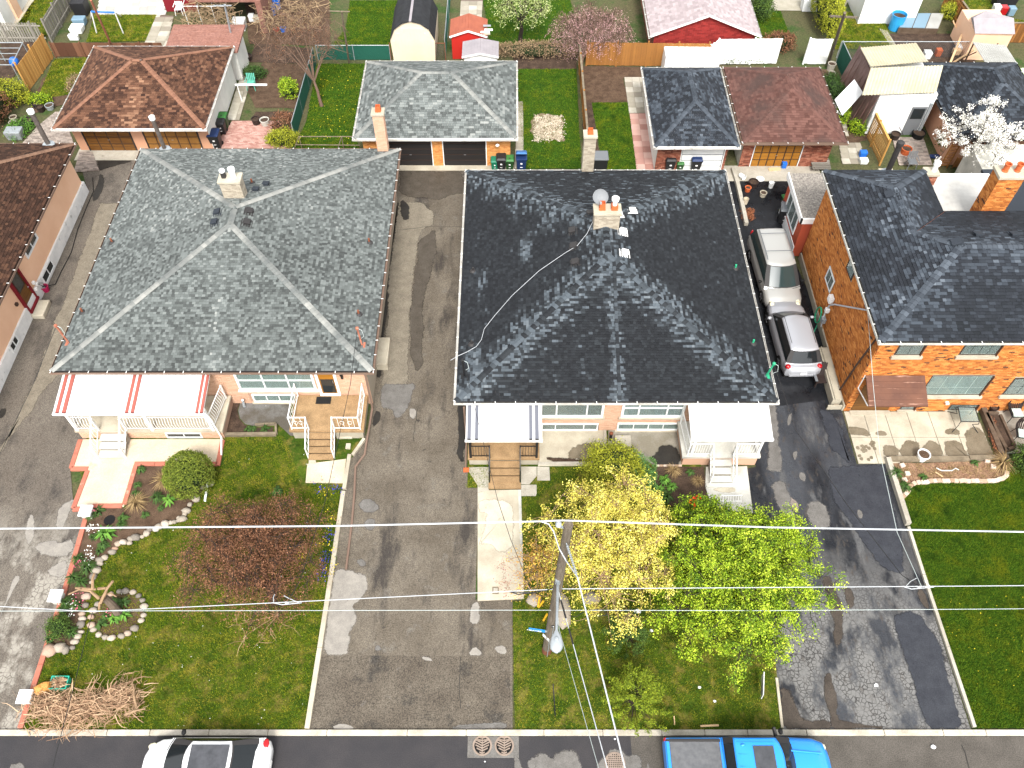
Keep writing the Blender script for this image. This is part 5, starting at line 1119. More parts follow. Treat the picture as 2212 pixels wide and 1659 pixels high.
for i,(c,r,x,y,k,s,lab) in enumerate([(0,2,1470,1020,0,1.2,'bright green hosta in the middle of the soil bed near the stone edge'),(0,2,1365,1000,2,1.3,'dark tufted plant just beside the bright hosta'),(0,2,1195,880,1,.9,'small bright plant half way down the terrace edge of the bed'),(0,2,1230,750,1,1.1,'green plant in the top corner of the bed by the red coping'),(0,2,1180,960,1,1.0,'low grey-green plant below the small bright one'),(0,2,1395,1080,1,.8,'tiny round plant below the hosta'),(0,2,1260,1140,1,.9,'lone small plant in the wide lower soil'),(0,2,930,1310,0,1.7,'large spreading bright green plant near the long red coping'),(0,2,815,1330,1,.9,'small dark plant left of the large spreading one'),(0,2,860,1110,1,1.3,'leafy green plant beside the upper white pillar'),(0,2,800,1155,2,1.0,'dark clump right at the foot of the upper white pillar'),(0,2,1190,1040,3,1.6,'straw-coloured dry grass clump in the soil bed'),(0,2,1430,850,3,1.8,'dry brown plant beside the round golden bush'),(0,2,1070,1170,1,1.2,'green plant above the dark hole in the soil'),(0,2,1060,1230,2,1.0,'dark low clump near the overhead cable line'),(0,2,905,1400,1,1.2,'green plant under the large spreading one'),(0,2,870,1450,1,1.0,'green plant with pink buds near the stones'),(0,2,780,1600,2,1.6,'wide dark leafy clump with white flowers, lowest of the upper bed'),(0,2,690,1530,2,1.2,'leafy clump with pink flowers by the coping'),(0,3,650,30,2,1.3,'dark green clump above the middle white pillar'),(0,3,720,70,2,1.2,'dark green clump under the cut tree limbs'),(0,3,590,240,2,1.2,'leafy clump with white flowers right of the middle pillar'),(0,3,670,270,1,1.2,'pink-flowered clump in the lower bed'),(0,3,560,300,2,1.1,'dark leafy clump just above the small round shrub'),(0,3,640,500,2,1.2,'thin dark plant beside the lower stones'),(0,3,450,555,1,1.2,'green plant in the lowest corner of the bed'),(0,3,1000,380,0,1.0,'leafy plant inside the ring of stones, nearest the street'),(0,3,1090,350,0,1.0,'leafy plant inside the ring of stones, on its right'),(0,3,1000,235,1,1.2,'dark plant inside the ring of stones, behind the trunk'),(0,3,1080,240,1,1.2,'dark plant inside the ring of stones, far right of the trunk'),(0,3,890,430,1,1.2,'green plant just outside the ring of stones'),(0,3,930,350,1,1.0,'plant with a pink flower inside the ring of stones on its left')]):
 plant(gt(c,r,x,y),k,lab,s,i)
q=MB();p=gt(0,2,950,1180);q.lathe([(.25,0),(.1,-.02)],(p.x,p.y,.056),12);o=q.build('soil_hole','hole_black',bedA)
for nm,pts,m_ in(('white',[(0,2,790,1240),(0,2,770,1270),(0,2,810,1235),(0,2,735,1510),(0,2,790,1500),(0,2,775,1430),(0,2,755,1560),(0,3,600,225),(0,3,610,310)],'petal_white'),('pink',[(0,2,665,1555),(0,2,690,1545),(0,3,680,170),(0,3,660,265),(0,3,935,320),(0,2,820,1090)],'petal_pink')):
 tag(leafmesh('flowers',None,[tuple(gt(*p_,z=.3)) for p_ in pts],14,(.12,.12,.03),.06,MATS[m_],5,kind='stuff',aspect=1),nm+' flowers dotted along the long left soil bed','flowers')
b0=g(417,1062);bush('round_bush','large clipped globe cedar with golden green tips at the end of the cream terrace',(b0.x,b0.y+.35,.05),(1.05,1.05,1.0),1500,9,.07,'leaf_globe',2,lump=.04,spread=.05,ct=.15,hollow=.95)
b0=gt(0,3,530,520);bush('small_bush','small dark green rounded shrub in the lower end of the soil bed',(b0.x,b0.y+.25,.05),(.45,.45,.42),300,8,.06,'leaf_cedar_dark',3,lump=.1)
q=MB();a_,b_=gt(0,2,1770,1015,.05),gt(0,2,1795,850,.5);q.beam(a_,b_,.09,.06);tag(q.build('leaning_post','white_paint',None,bevel=.01),'short white post leaning at the corner of the round golden bush','post')
bp=g(195,1530);pile=thing('brush_pile','heap of cut pale brown branches and twigs lying at the kerb','brush pile',tuple(bp));q=MB();rr=random.Random(4)
for i in range(1300):
 t=rr.random();cx=gt(0,3,340+850*t,1130+60*math.sin(t*5));a=rr.gauss(0,.7)+(math.pi if rr.random()<.5 else 0);L=rr.uniform(.3,.95)*(1-.35*abs(t-.4));z=rr.uniform(.05,.7)*(1-.5*abs(t-.35))
 st_=Vector((cx.x+rr.gauss(0,.25),cx.y+rr.gauss(0,.33),z));pts=[st_];d=Vector((math.cos(a),math.sin(a),rr.gauss(0,.15)))
 for k in range(4):d=(d+Vector((rr.gauss(0,.3),rr.gauss(0,.3),rr.gauss(0,.12)-.03))).normalized();nx=pts[-1]+d*L/4;nx.z=max(.04,nx.z);pts.append(nx)
 r=rr.choice([.007,.008,.01,.014,.022]);q.tube(pts,[r,r*.85,r*.7,r*.5,r*.25],4,tint=rr.random(),cap=False)
q.build('twigs','bark_twig',pile,kind='stuff')
for i,(x,y,l) in enumerate(((1180,1150,.9),(1080,1200,.8),(300,1120,.6),(900,1120,.9),(1040,1040,.6),(290,1230,.7))):
 p=gt(0,3,x,y,.3);a=rr.uniform(0,3.1);d=Vector((math.cos(a),math.sin(a),.2));q=MB();q.tube([p,p+d*l*.5+Vector((0,0,.1)),p+d*l],[.05,.04,.03],7);q.tube([p+d*l*.4,p+d*l*.5+Vector((.2,.2,.2))],[.03,.015],5);o=q.build('branch','bark_pale',pile)
for i,(x,y,lab) in enumerate(((380,1000,'crumpled brown paper yard bag nearest the white pillar'),(430,975,'second brown paper yard bag, slumped behind the first'))):
 p=gt(0,3,x,y,.0);q=MB();q.blob((p.x,p.y,.28),(.24,.22,.3),40+i,jit=.22);q.blob((p.x+.05,p.y,.5),(.14,.13,.08),50+i,jit=.3);tag(q.build('paper_bag','paper_bag',None,smooth=False),lab,'bag')
def tub(name,lab,p,r1,r0,h,m,n=18,fill=None,group=None,cat='pot',rim=.02,square=0,lean=0):
 """an open pot or tub with wall thickness and, if fill, soil or water inside"""
 t=thing(name,lab,cat,tuple(p),group);x,y,z=p
 if square:
  q=MB();a,b=r1,r1*square;c,d=r0,r0*square
  o_=[(-c,-d,0),(c,-d,0),(c,d,0),(-c,d,0),(-a,-b,h),(a,-b,h),(a,b,h),(-a,b,h)];k_=.9
  i_=[(-a*k_,-b*k_,h),(a*k_,-b*k_,h),(a*k_,b*k_,h),(-a*k_,b*k_,h),(-c*k_,-d*k_,.04),(c*k_,-d*k_,.04),(c*k_,d*k_,.04),(-c*k_,d*k_,.04)]
  q.add([(x+u,y+v,z+w_) for u,v,w_ in o_+i_],[(3,2,1,0),(0,1,5,4),(1,2,6,5),(2,3,7,6),(3,0,4,7),(4,5,9,8),(5,6,10,9),(6,7,11,10),(7,4,8,11),(8,9,13,12),(9,10,14,13),(10,11,15,14),(11,8,12,15),(12,13,14,15)])
 else:q=MB();q.lathe([(r0,0),(r1,h-rim*2),(r1+rim,h-rim*2),(r1+rim,h),(r1-.02,h),(r1-.03,h*.5),(r0-.02,.04)],p,n)
 q.build('shell',m,t,smooth=False)
 if fill and not square:q=MB();q.lathe([(r1-.02,0),(.01,.02)],(x,y,z+h*.82),n,caps=False);q.build('soil',fill,t)
 return t
p=gt(0,3,545,945);tt=tub('garden_tub','green plastic tub full of cut twigs on the left lawn',p,.34,.28,.4,'plastic_teal',square=.72,cat='tub');q=MB()
for i in range(120):a=rr.uniform(0,6.28);q.tube([(p.x+rr.uniform(-.2,.2),p.y+rr.uniform(-.12,.12),.2),(p.x+math.cos(a)*.1,p.y+math.sin(a)*.1,rr.uniform(.38,.5)),(p.x+math.cos(a)*rr.uniform(.2,.4),p.y+math.sin(a)*.22,rr.uniform(.36,.5))],.008,3,tint=rr.random())
q.build('twigs','bark_twig',tt,kind='stuff')
# between porch and stoop, landing, kerb strip
pad=sheet('entry_pad',T2(0,2,(2080,165),(2060,230),(2075,300),(2120,350),(2212,370))+T2(1,2,(190,350),(300,450),(330,450),(290,165)),.04,mat('pad_dark',(.15,.145,.14),(.085,.075,.06),.8,rough=.8,grain=.2,gscale=20,lo=.42,hi=.58),thick=.04)
sheet('flower_bed',T2(0,2,(1990,150),(2078,160),(2055,230),(2070,300),(2115,355),(2212,380))+T2(1,2,(150,375),(150,440))+T2(0,2,(2212,432),(1960,436)),.035,'soil_dark')
tb=thing('timber_edging','weathered grey timber edging between the porch planting and the left lawn','edging',tuple(gt(0,2,2100,450)));q=MB();a_,b_=gt(0,2,1945,450),gt(1,2,180,445);q.beam(a_+Vector((0,0,.1)),b_+Vector((0,0,.1)),.16,.2);q.build('timber','timber',tb);q=MB();a_,b_=gt(1,2,0,365),gt(1,2,175,355);q.beam(a_+Vector((0,0,.1)),b_+Vector((0,0,.1)),.1,.16);q.beam(b_+Vector((0,0,.1)),gt(1,2,180,440)+Vector((0,0,.1)),.1,.16);q.build('timber','timber',tb)
for x in(2150,2190):plant(gt(0,2,x,400),1,'yellow-green herb in the planter strip, %s the porch side'%('nearer' if x==2150 else 'just off'),.9,x)
plant(gt(1,2,80,400),1,'green ground plant in the box beside the stoop',1.1,9)
q=MB();q.tube([gt(0,2,2095,140,.6),gt(0,2,2100,150,.2),gt(0,2,2110,190,.12),gt(0,2,2115,200,.1)],.06,8);tag(q.build('drain_spout','galv',None),'grey drain spout with elbow emptying onto the small dark pad','drain pipe')
sheet('landing_slab',T2(1,2,(445,695),(780,652),(757,862),(430,858)),.06,'concrete_cream',thick=.06)
sheet('landing_slab',T2(1,2,(460,665),(520,668),(520,693),(458,693)),.1,'concrete_light',thick=.1)
kb=thing('kerb_strip','pale concrete kerb strip between the left lawn and the centre driveway','edging',tuple(g(740,1100)))
blocks(kb,[gt(1,2,812,618),gt(1,2,765,915)],3,.17,.16,'concrete_light','kerb_block');blocks(kb,[gt(1,2,758,930),gt(1,2,652,1655),gt(1,3,445,1322)],3,.19,.12,'concrete_light','kerb_block');blocks(kb,[gt(1,2,940,480),gt(1,2,838,622)],3,.14,.16,'concrete_light','kerb_block')
sheet('flower_bed',T2(1,2,(760,480),(900,480),(830,610),(735,645)),.05,'grass_ground')
q=MB();p=gt(1,2,800,548);q.box((p.x,p.y,.1),(.22,.28,.1));tag(q.build('paving_stone','concrete_light',None,bevel=.01),'lone square paving stone in the small grass corner by the stoop','paving stone')
q=MB();p=gt(1,2,770,470);q.box((p.x,p.y,.1),(.7,.12,.12));tag(q.build('kerb_block','concrete_light',None),'short white block at the foot of the tan stoop wall','block')
for nm,pts,m_,n_ in(('blue',[(1,2,550,880),(1,2,680,885),(1,2,710,905),(1,2,645,1280),(1,2,615,1330),(1,2,600,1470),(1,2,625,1500),(1,2,575,1550),(1,2,570,1600),(1,2,575,1640)],'petal_blue',26),('yellow',[(1,2,540,910),(1,2,590,920),(1,2,610,935),(1,2,635,1180),(1,2,630,1100),(1,2,590,1370),(1,2,630,1410),(1,2,660,1450),(1,2,650,1540),(1,2,400,1490),(1,2,390,1480),(1,2,640,1620)],'petal_yellow',14)):
 tag(leafmesh('flowers',None,[tuple(gt(*p_,z=.16)) for p_ in pts],n_,(.14,.2,.03),.05,MATS[m_],7,kind='stuff',aspect=1),nm+' spring flowers along the kerb strip of the left lawn','flowers')
tag(leafmesh('flower_leaves',None,[tuple(gt(1,2,x,y,z=.08)) for x,y in((550,890),(680,900),(590,940),(640,1130),(650,1240),(620,1330),(600,1440),(630,1490),(580,1560),(570,1630),(645,1400))],60,(.18,.22,.04),.1,'herb',8,kind='stuff',aspect=.25),'strappy green leaves of the spring bulbs along the kerb strip','plant')
p0=gt(1,2,190,940);plant(p0,1,'green weed patch in the upper left lawn above the russet tree',1.3,3)
# in front of the dark-roofed bungalow
sheet('path',T2(1,2,(1915,945),(2012,922))+T2(2,2,(75,918))+[g(1132,1294)]+T2(1,3,(1915,218)),.05,'concrete_light',thick=.05)
sheet('path_edge',T2(2,2,(52,918),(78,918),(98,1660),(80,1660)),.053,'concrete_white',thick=.05)
patch(None,tp(1,2,(1930,1000),(2100,1010),(2212,1040),(2220,1400),(2120,1480),(2000,1370),(1930,1400),(2000,1180),(1990,1120),(1925,1110)),mat('path_damp',(.40,.36,.28),(.50,.46,.37),1.2,rough=.8,grain=.1,gscale=20),.054,5,name='path_stain')
sheet('side_pad',T2(1,2,(1842,722),(2010,722),(2012,922),(1915,942),(1915,880),(1842,765)),.045,'concrete',thick=.04)
q=MB();p=gt(1,3,2070,130);q.box((p.x,p.y,.062),(.26,.3,.02));mc=tag(q.build('meter_cover','timber',None),'small square utility cover set in the pale front path','cover');q=MB();q.box((p.x,p.y,.075),(.18,.2,.01));q.build('cover_plate','concrete',mc)
lp=sheet('front_pad',T2(2,2,(230,400),(790,405),(810,610),(690,712),(225,714)),.06,'concrete_light',thick=.06)
patch(lp,tp(2,2,(490,650),(490,600),(540,540),(650,515),(780,520),(785,570),(690,655)),'concrete_wet',.066,3,amp=.01)
patch(lp,tp(2,2,(270,640),(600,660),(770,560),(800,600),(690,700),(420,700)),'soil_dark',.063,33,amp=.05)
rp_=sheet('front_pad',T2(2,2,(830,400),(1425,400),(1462,704),(1240,708),(1100,640),(830,615)),.045,mat('pad_grey',(.27,.25,.21),(.19,.17,.13),.9,rough=.8,grain=.15,gscale=20,lo=.4,hi=.6),thick=.04)
patch(rp_,tp(2,2,(1180,640),(1240,600),(1270,540),(1340,525),(1440,560),(1462,700),(1250,706)),'patch_dark',.05,4);patch(rp_,tp(2,2,(830,560),(890,530),(1080,560),(1000,600),(835,612)),'patch_dark',.05,44)
kw=thing('kerb_strip','mossy concrete divider kerb between the two front pads of the dark-roofed bungalow','edging',tuple(gt(2,2,800,600)));blocks(kw,[gt(2,2,800,408),gt(2,2,808,620)],2,.14,.14,'concrete','kerb_block');blocks(kw,[gt(2,2,782,600),gt(2,2,690,690),gt(2,2,225,695)],2.2,.16,.1,'concrete','kerb_block')
p=gt(2,2,955,545);q=MB();q.box((p.x,p.y+.1,.2),(.72,.6,.4));cb=tag(q.build('concrete_cube','concrete',None,bevel=.02),'mottled concrete block standing on the front pad with a black rod against it','concrete block');
q=MB();q.tube([(p.x-.12,p.y-.25,.02),(p.x-.16,p.y-.22,.5),(p.x-.2,p.y-.05,.55)],.03,6);tag(q.build('rod','iron_black',None),'black iron rod leaning on the mottled concrete block','rod')
p=gt(2,2,848,485);q=MB();q.tube([(p.x,p.y,0),(p.x,p.y,.55)],.07,10);vp=tag(q.build('vent_pipe','iron_black',None),'black vent pipe with rusty cap standing near the peach wall','pipe');q=MB();q.lathe([(.09,0),(.09,.06),(.03,.1)],(p.x,p.y,.55),10);q.build('pipe_cap','rust_dark',vp)
q=MB();p=gt(2,2,735,405);q.tube([(p.x,p.y,.1),(p.x+.02,p.y+.1,.9)],.05,8);tag(q.build('downpipe_stub','iron_black',None),'short black and white downpipe stub beside the basement window','pipe')
sl=thing('stepping_slabs','four loose concrete slabs beside the black-railed steps','slabs',tuple(gt(2,2,140,800)))
for pts in(((78,720),(213,720),(213,800),(150,872),(78,870)),((218,720),(322,722),(328,838),(218,838)),((78,878),(213,876),(212,950),(205,972),(80,972))):
 q=MB();q.prism(T2(2,2,*pts),.01,.065);q.build('slab','concrete',sl)
ws=sheet('path',T2(2,2,(1668,882),(1675,720),(2028,715),(2080,1118),(1960,1108),(1720,1062)),.05,'concrete_white',thick=.05)
patch(ws,tp(2,2,(1740,900),(1930,895),(1920,950),(1740,930)),'concrete_light',.055,3)
q=MB()
for i in range(9):a_=gt(2,2,1800+i*22,1010,.06);q.beam(a_,gt(2,2,1805+i*22,965,.35),.02,.02)
q.beam(gt(2,2,1795,1012,.06),gt(2,2,1985,1012,.06),.03,.03);q.beam(gt(2,2,1800,962,.36),gt(2,2,1990,962,.36),.03,.03);tag(q.build('fence_panel','white_metal',None),'small white slatted panel standing at the end of the white front path','fence panel')
SOILB=T2(2,2,(1235,718),(1655,718),(1672,900),(1700,1000),(1500,1080),(1380,1060),(1230,960))
sheet('flower_bed',wob(SOILB,.03,.4,8),.045,'soil_dark')
br=thing('brick_edging','line of small bricks along the dark soil bed beside the stained pad','edging',tuple(gt(2,2,1350,712)));blocks(br,T2(2,2,(1240,712),(1465,712)),.16,.09,.1,'edging_block','brick')
for i,(x,y,k,s,lab) in enumerate([(1310,840,0,1.1,'hosta-like green plant highest in the dark soil bed'),(1380,905,0,1.1,'fresh green plant just right of centre in the dark soil bed'),(1260,930,0,1.2,'green plant beside the cloud-pruned shrub'),(1330,990,2,1.5,'tall grassy green clump in the dark soil bed'),(1290,1010,0,1.1,'green clump at the lower edge of the dark soil bed'),(1540,770,1,1.0,'pale spindly plant at the top of the dark soil bed'),(1600,850,3,1.0,'dry plant near the white railed steps'),(1390,760,3,1.2,'dry stalks against the brick edging')]):plant(gt(2,2,x,y),k,lab,s,70+i)
b0=gt(2,2,860,860);bush('golden_shrub','feathery golden green juniper in front of the left pad divider',(b0.x,b0.y+.3,.03),(1.35,1.25,.95),800,10,.11,'leaf_golden',12,lump=.25,spread=.1,aspect=.35,ct=.3)
cs=thing('cloud_shrub','green cloud-pruned juniper of round pads right of the feathery golden shrub','bush',tuple(gt(2,2,1120,860)));q=MB();b0=gt(2,2,1130,860)
for i,(x,y,z,r) in enumerate(((955,660,.9,.36),(1065,650,1.0,.42),(1175,700,.8,.40),(1130,760,.75,.38),(1185,790,.5,.35),(1120,850,.5,.45),(1180,890,.3,.4))):
 c_=gt(2,2,x,y,z);q.tube([b0,b0.lerp(c_,.5)+Vector((0,0,.1)),c_],[.05,.04,.03],5);C_=[tuple(c_+Vector((d_.x*r,d_.y*r,d_.z*r*.6))*.95) for d_ in[ndir(900+i*300+k) for k in range(200)]];leafmesh('foliage_pad',cs,C_,7,.035,.06,'leaf_cloud',i,aspect=.4,ct=.2)
q.build('stem','bark_dark',cs)
# brick house front: patio, timbers, bed
pat=thing('patio','concrete patio of twelve slabs in front of the orange brick house','patio',tuple(gt(3,2,1200,470)))
ya,yb_,yc=22.42,gt(3,2,1200,465).y,gt(3,2,1200,690).y;xs=[15.78]+[gt(3,2,x,465).x for x in(885,1070,1265,1455,1650)]+[gt(3,2,1880,465).x]
for i in range(6):
 for j,(p0,p1) in enumerate(((ya,yb_),(yb_,yc if i<2 else gt(3,2,1200,648).y))):
  q=MB();q.bb(xs[i]+.012,xs[i+1]-.012,p1+.012,p0-.012,-.01,.05);q.build('patio_slab','concrete_light',pat)
for k,pts in enumerate((((1150,640),(1140,560),(1200,495),(1290,500),(1300,560),(1310,640)),((1340,640),(1330,560),(1380,500),(1470,510),(1520,640)),((1540,640),(1510,540),(1530,490),(1640,490),(1720,620),(1720,645)),((1740,645),(1710,500),(1700,420),(1760,370),(1850,400),(1950,630)),((1000,640),(990,560),(1010,530),(1110,540),(1130,645)),((690,440),(690,380),(760,380),(860,400),(880,455)),((930,450),(930,415),(990,405),(1040,450)),((1520,440),(1540,390),(1640,400),(1650,450)))):
 patch(pat,tp(3,2,*pts),'concrete_wet',.056,20+k,amp=.02,name='damp_patch')
for k in range(18):x,y=rnd.uniform(740,900),rnd.uniform(485,660);patch(pat,tp(3,2,(x,y),(x+28,y-8),(x+35,y+22),(x+5,y+20)),'concrete_wet',.056,50+k,amp=.01,name='damp_patch')
kc=thing('kerb_wall','grey concrete garden kerb separating the black driveway from the right lawn','edging',tuple(gt(3,2,1120,900)));blocks(kc,[gt(3,2,1022,655),gt(3,2,1200,1225)],6,.22,.28,'concrete','kerb_block');blocks(kc,[gt(3,2,1206,1240),gt(3,2,1338,1655),gt(3,3,1775,1310)],3.5,.13,.14,'concrete','kerb_block')
kk=thing('kerb_strip','thin concrete edging between the middle lawn and the black driveway','edging',tuple(g(1680,1500)));blocks(kk,[gt(3,3,70,880),gt(3,3,120,1315)],1.6,.1,.09,'concrete_light','kerb_block')
tm=thing('timber_edging','greyed timber along the front of the patio above the mulch bed','edging',tuple(gt(3,2,1500,655)));q=MB();q.beam(gt(3,2,1035,662)+Vector((0,0,.12)),gt(3,2,1720,660)+Vector((0,0,.12)),.2,.24);q.build('timber','timber',tm);q=MB();q.beam(gt(3,2,1725,655)+Vector((0,0,.12)),gt(3,2,2060,645)+Vector((0,0,.12)),.2,.24);q.build('timber','timber',tm)
tw=thing('timber_planter','dark timber planter of old leaves between the two patios','planter',tuple(gt(3,2,1930,400)))
for a_,b_,w_ in(((1835,215),(2000,625),.24),((1870,275),(2045,600),.16),((1985,290),(2110,560),.12),((1885,275),(1970,275),.12),((2040,590),(2110,570),.14)):q=MB();q.beam(gt(3,2,*a_)+Vector((0,0,.15)),gt(3,2,*b_)+Vector((0,0,.15)),w_,.3);q.build('timber','timber_dark',tw)
q=MB();q.prism(T2(3,2,(1890,285),(1970,285),(2095,565),(2035,580)),.05,.2);q.build('soil','soil_dark',tw)
leafmesh('dead_leaves',tw,[tuple(gt(3,2,1925+k*.5*4,300+k*9,.22)) for k in range(30)],26,(.09,.09,.01),.07,mat('dead_leaf',(.3,.1,.04),tint=[(0,(.10,.04,.02)),(1,(.36,.13,.06))],rough=.9),3,kind='stuff',flat=.7)
sheet('neighbour_patio',T2(3,2,(1840,200),(2600,200),(2700,600),(2040,600),(2110,560),(1985,290),(1860,265)),.04,'concrete',thick=.04)
BEDC=T2(3,2,(1065,690),(2050,668),(2065,790),(1900,840),(1700,850),(1400,845),(1290,862),(1235,885),(1200,940),(1155,990),(1130,900))
sheet('flower_bed',wob(BEDC,.03,.4,12),.05,mat('mulch',(.16,.09,.055),(.26,.16,.10),4,rough=1,grain=.5,gscale=16,bump=.6,bscale=12))
ce=thing('block_edging','curved row of pinkish concrete blocks between the mulch bed and the right lawn','edging',tuple(gt(3,2,1500,850)))
EB=[(1165,975),(1190,950),(1208,930),(1230,880),(1262,860),(1300,852),(1338,850),(1372,848),(1405,838),(1440,838),(1478,836),(1518,838),(1552,838),(1588,834),(1625,838),(1665,838),(1695,835),(1730,840),(1768,838),(1802,838),(1838,840),(1872,840),(1908,838),(1945,838),(1978,832),(2005,822),(2030,815),(2055,795),(2060,770)]
for i,(x,y) in enumerate(EB):
 p=gt(3,2,x,y,.08);nx=EB[min(i+1,len(EB)-1)];pv=EB[max(i-1,0)];d=gt(3,2,*nx)-gt(3,2,*pv);a=math.atan2(d.y,d.x)+rnd.uniform(-.1,.1);q=MB();q.box((p.x,p.y,.08),(.19,.19,.15),a,rnd.random());q.build('edging_block','edging_block',ce,bevel=.02)
for i,(x,y,lab) in enumerate(((1152,715,'loose pink block in the corner of the mulch bed by the kerb wall'),(1195,785,'loose pink block lying below the corner one'),(1170,840,'loose pink block standing on edge near the right lawn'),(1885,675,'pale loose stone beside the patio timber'),(1935,725,'pale loose stone lower in the mulch bed'))):
 p=gt(3,2,x,y);q=MB();q.box((p.x,p.y,.12),(.22,.2,.13),rnd.uniform(-.3,.3),.8);tag(q.build('loose_block','edging_block',None,bevel=.02),lab,'block')
q=MB();q.tube([gt(3,2,1455,725,.12),gt(3,2,1500,748,.12),(gt(3,2,1590,748,.12)),gt(3,2,1620,728,.12),gt(3,2,1650,742,.12)],.03,6);tag(q.build('drain_pipe','concrete_white',None),'bent white plastic pipe lying in the mulch bed','pipe')
q=MB();q.beam(gt(3,2,1445,760,.1),gt(3,2,1510,802,.1),.05,.03);tag(q.build('wood_stake','cut_wood',None),'pale broken stake lying in the mulch bed','stake')
leafmesh_=tag(leafmesh('dry_litter',None,[tuple(gt(3,2,1100+rnd.random()*930,700+rnd.random()*110,.09)) for _ in range(140)],14,(.12,.12,.02),.12,'straw',14,kind='stuff',aspect=.12,flat=.5),'dry brown stalks and leaf litter over the mulch bed','leaf litter')
plant(gt(3,2,1780,690),1,'small green plant against the timber of the patio',1.0,201);plant(gt(3,2,2010,700),3,'large dry ornamental grass at the end of the mulch bed',2.0,202);plant(gt(3,2,1090,790),2,'green weeds along the kerb wall beside the mulch bed',1.4,203);plant(gt(3,2,1330,815),1,'low green weeds just above the block edging',1.0,204);plant(gt(3,2,1170,900),2,'grassy weeds at the lowest end of the kerb wall',1.3,205)
b0=gt(3,2,2170,720);bush('dark_shrub','dark green shrub at the right edge beyond the mulch bed',(b0.x+.3,b0.y,0),(.8,.9,.7),400,9,.08,'leaf_cedar_dark',31)
tub('flower_pot','large white pot with dry soil on the front edge of the patio',gt(3,2,1320,645,.05),.27,.2,.42,'plastic_white',fill='soil')
tub('flower_pot','dark brown pot at the brick wall of the neighbouring patio',gt(3,2,1930,232,.05),.2,.15,.36,'plastic_brown',fill='soil_dark')
def glass_table():
 t=thing('patio_table','square glass patio table with black metal legs on the concrete patio','table',tuple(gt(3,2,1740,320,.05)));z=.72;c=[gt(3,2,1642,198,z),gt(3,2,1790,205,z),gt(3,2,1825,325,z),gt(3,2,1668,325,z)]
 q=MB()
 for i in range(4):q.tube([c[i],c[(i+1)%4]],.022,6)
 q.build('table_frame','iron_black',t);q=MB();m_=sum(c,Vector())/4;q.prism([m_+(p-m_)*.98 for p in c],z-.004,z+.006);q.build('table_top','glass',t)
 for i,p in enumerate(c):o_=(p-m_).normalized()*.25;q=MB();q.tube([p,p+o_*.2-Vector((0,0,.15)),p-o_*.6-Vector((0,0,.4)),Vector((p.x+o_.x,p.y+o_.y,.06))],.018,6);q.build('leg','iron_black',t)
glass_table()
def wicker_chair(p,rz,lab):
 t=thing('patio_chair',lab,'chair',(0,0,0));q=MB();q.box((0,0,.4),(.56,.52,.04));q.build('seat','iron_black',t)
 q=MB();n=11
 for i in range(n):
  a=math.pi*i/(n-1);q.tube([(.28*math.cos(a),.22+.04*math.sin(a),.42),(.34*math.cos(a),.34+.1*math.sin(a),.62),(.30*math.cos(a),.42+.1*math.sin(a),.85+.12*math.sin(a))],.03,5)
 q.build('backrest','plastic_brown',t);q=MB();q.box((0,-.03,.46),(.46,.46,.08));q.build('cushion','curtain',t,bevel=.03)
 for sx in(-1,1):
  for sy in(-1,1):q=MB();q.tube([(sx*.27,sy*.24,.4),(sx*.33,sy*.3,0)],.016,5);q.build('leg','iron_black',t)
  q=MB();q.tube([(sx*.3,-.26,.4),(sx*.33,-.2,.62),(sx*.33,.25,.62)],.018,5);q.build('armrest','iron_black',t)
 t.location=p;t.rotation_euler.z=rz
wicker_chair(gt(3,2,2110,290,.04),0,'dark wicker chair with pale cushion nearest the brick wall');wicker_chair(gt(3,2,2165,470,.04),-.25,'dark wicker chair with pale cushion nearer the street, partly out of view')
def adirondack(p,rz):
 t=thing('adirondack_chair','dark brown slatted lounge chair beside the silver hatchback','chair',(0,0,0))
 for i in range(7):q=MB();a=(i-3)/3;q.ob((i*.085-.295,.2,.3),X_*.075,Vector((a*.05,.35,.62-abs(a)*.1)),Vector((0,-.02,.01)));q.build('back_slat','plastic_brown',t)
 for i in range(6):q=MB();q.box((0,.15-i*.09,.33+i*.012-.03),(.56,.08,.02));q.build('seat_slat','plastic_brown',t)
 for s in(-1,1):
  q=MB();q.box((s*.34,0,.52),(.13,.66,.025));q.build('armrest','plastic_grey',t);q=MB();q.bb(s*.3-.03,s*.3+.03,-.33,-.25,0,.5);q.build('leg','plastic_brown',t);q=MB();q.beam((s*.28,-.3,.3),(s*.28,.45,.05),.03,.1);q.build('leg','plastic_brown',t)
 t.location=p;t.rotation_euler.z=rz
adirondack(gt(3,1,490,1640,.02)+Vector((-.28,0,0)),0.05)
q=MB();p=gt(3,2,580,185);q.box((p.x,p.y,.08),(.24,.2,.14));tag(q.build('loose_block','edging_block',None,bevel=.02),'pink block lying at the downpipe of the brick house corner','block')
q=MB();p=gt(3,2,608,155);q.lathe([(.09,0),(.1,.14),(.08,.14),(.07,.03)],(p.x,p.y,.02),12);tag(q.build('bowl','plastic_white',None),'small white bowl beside the pink block at the brick corner','bowl')
q=MB();a_=wxt(3,1,540,1330,15.55);b_=wxt(3,2,630,210,15.55);q.tube([(15.3,25.9,.62),(15.3,22.7,.62)],.03,6);q.bb(15.2,15.62,22.75,25.9,.0,.56);tag(q.build('ramp_wall','foundation_tan',None),'low tan wall with pipe rail along the side of the brick house','wall')
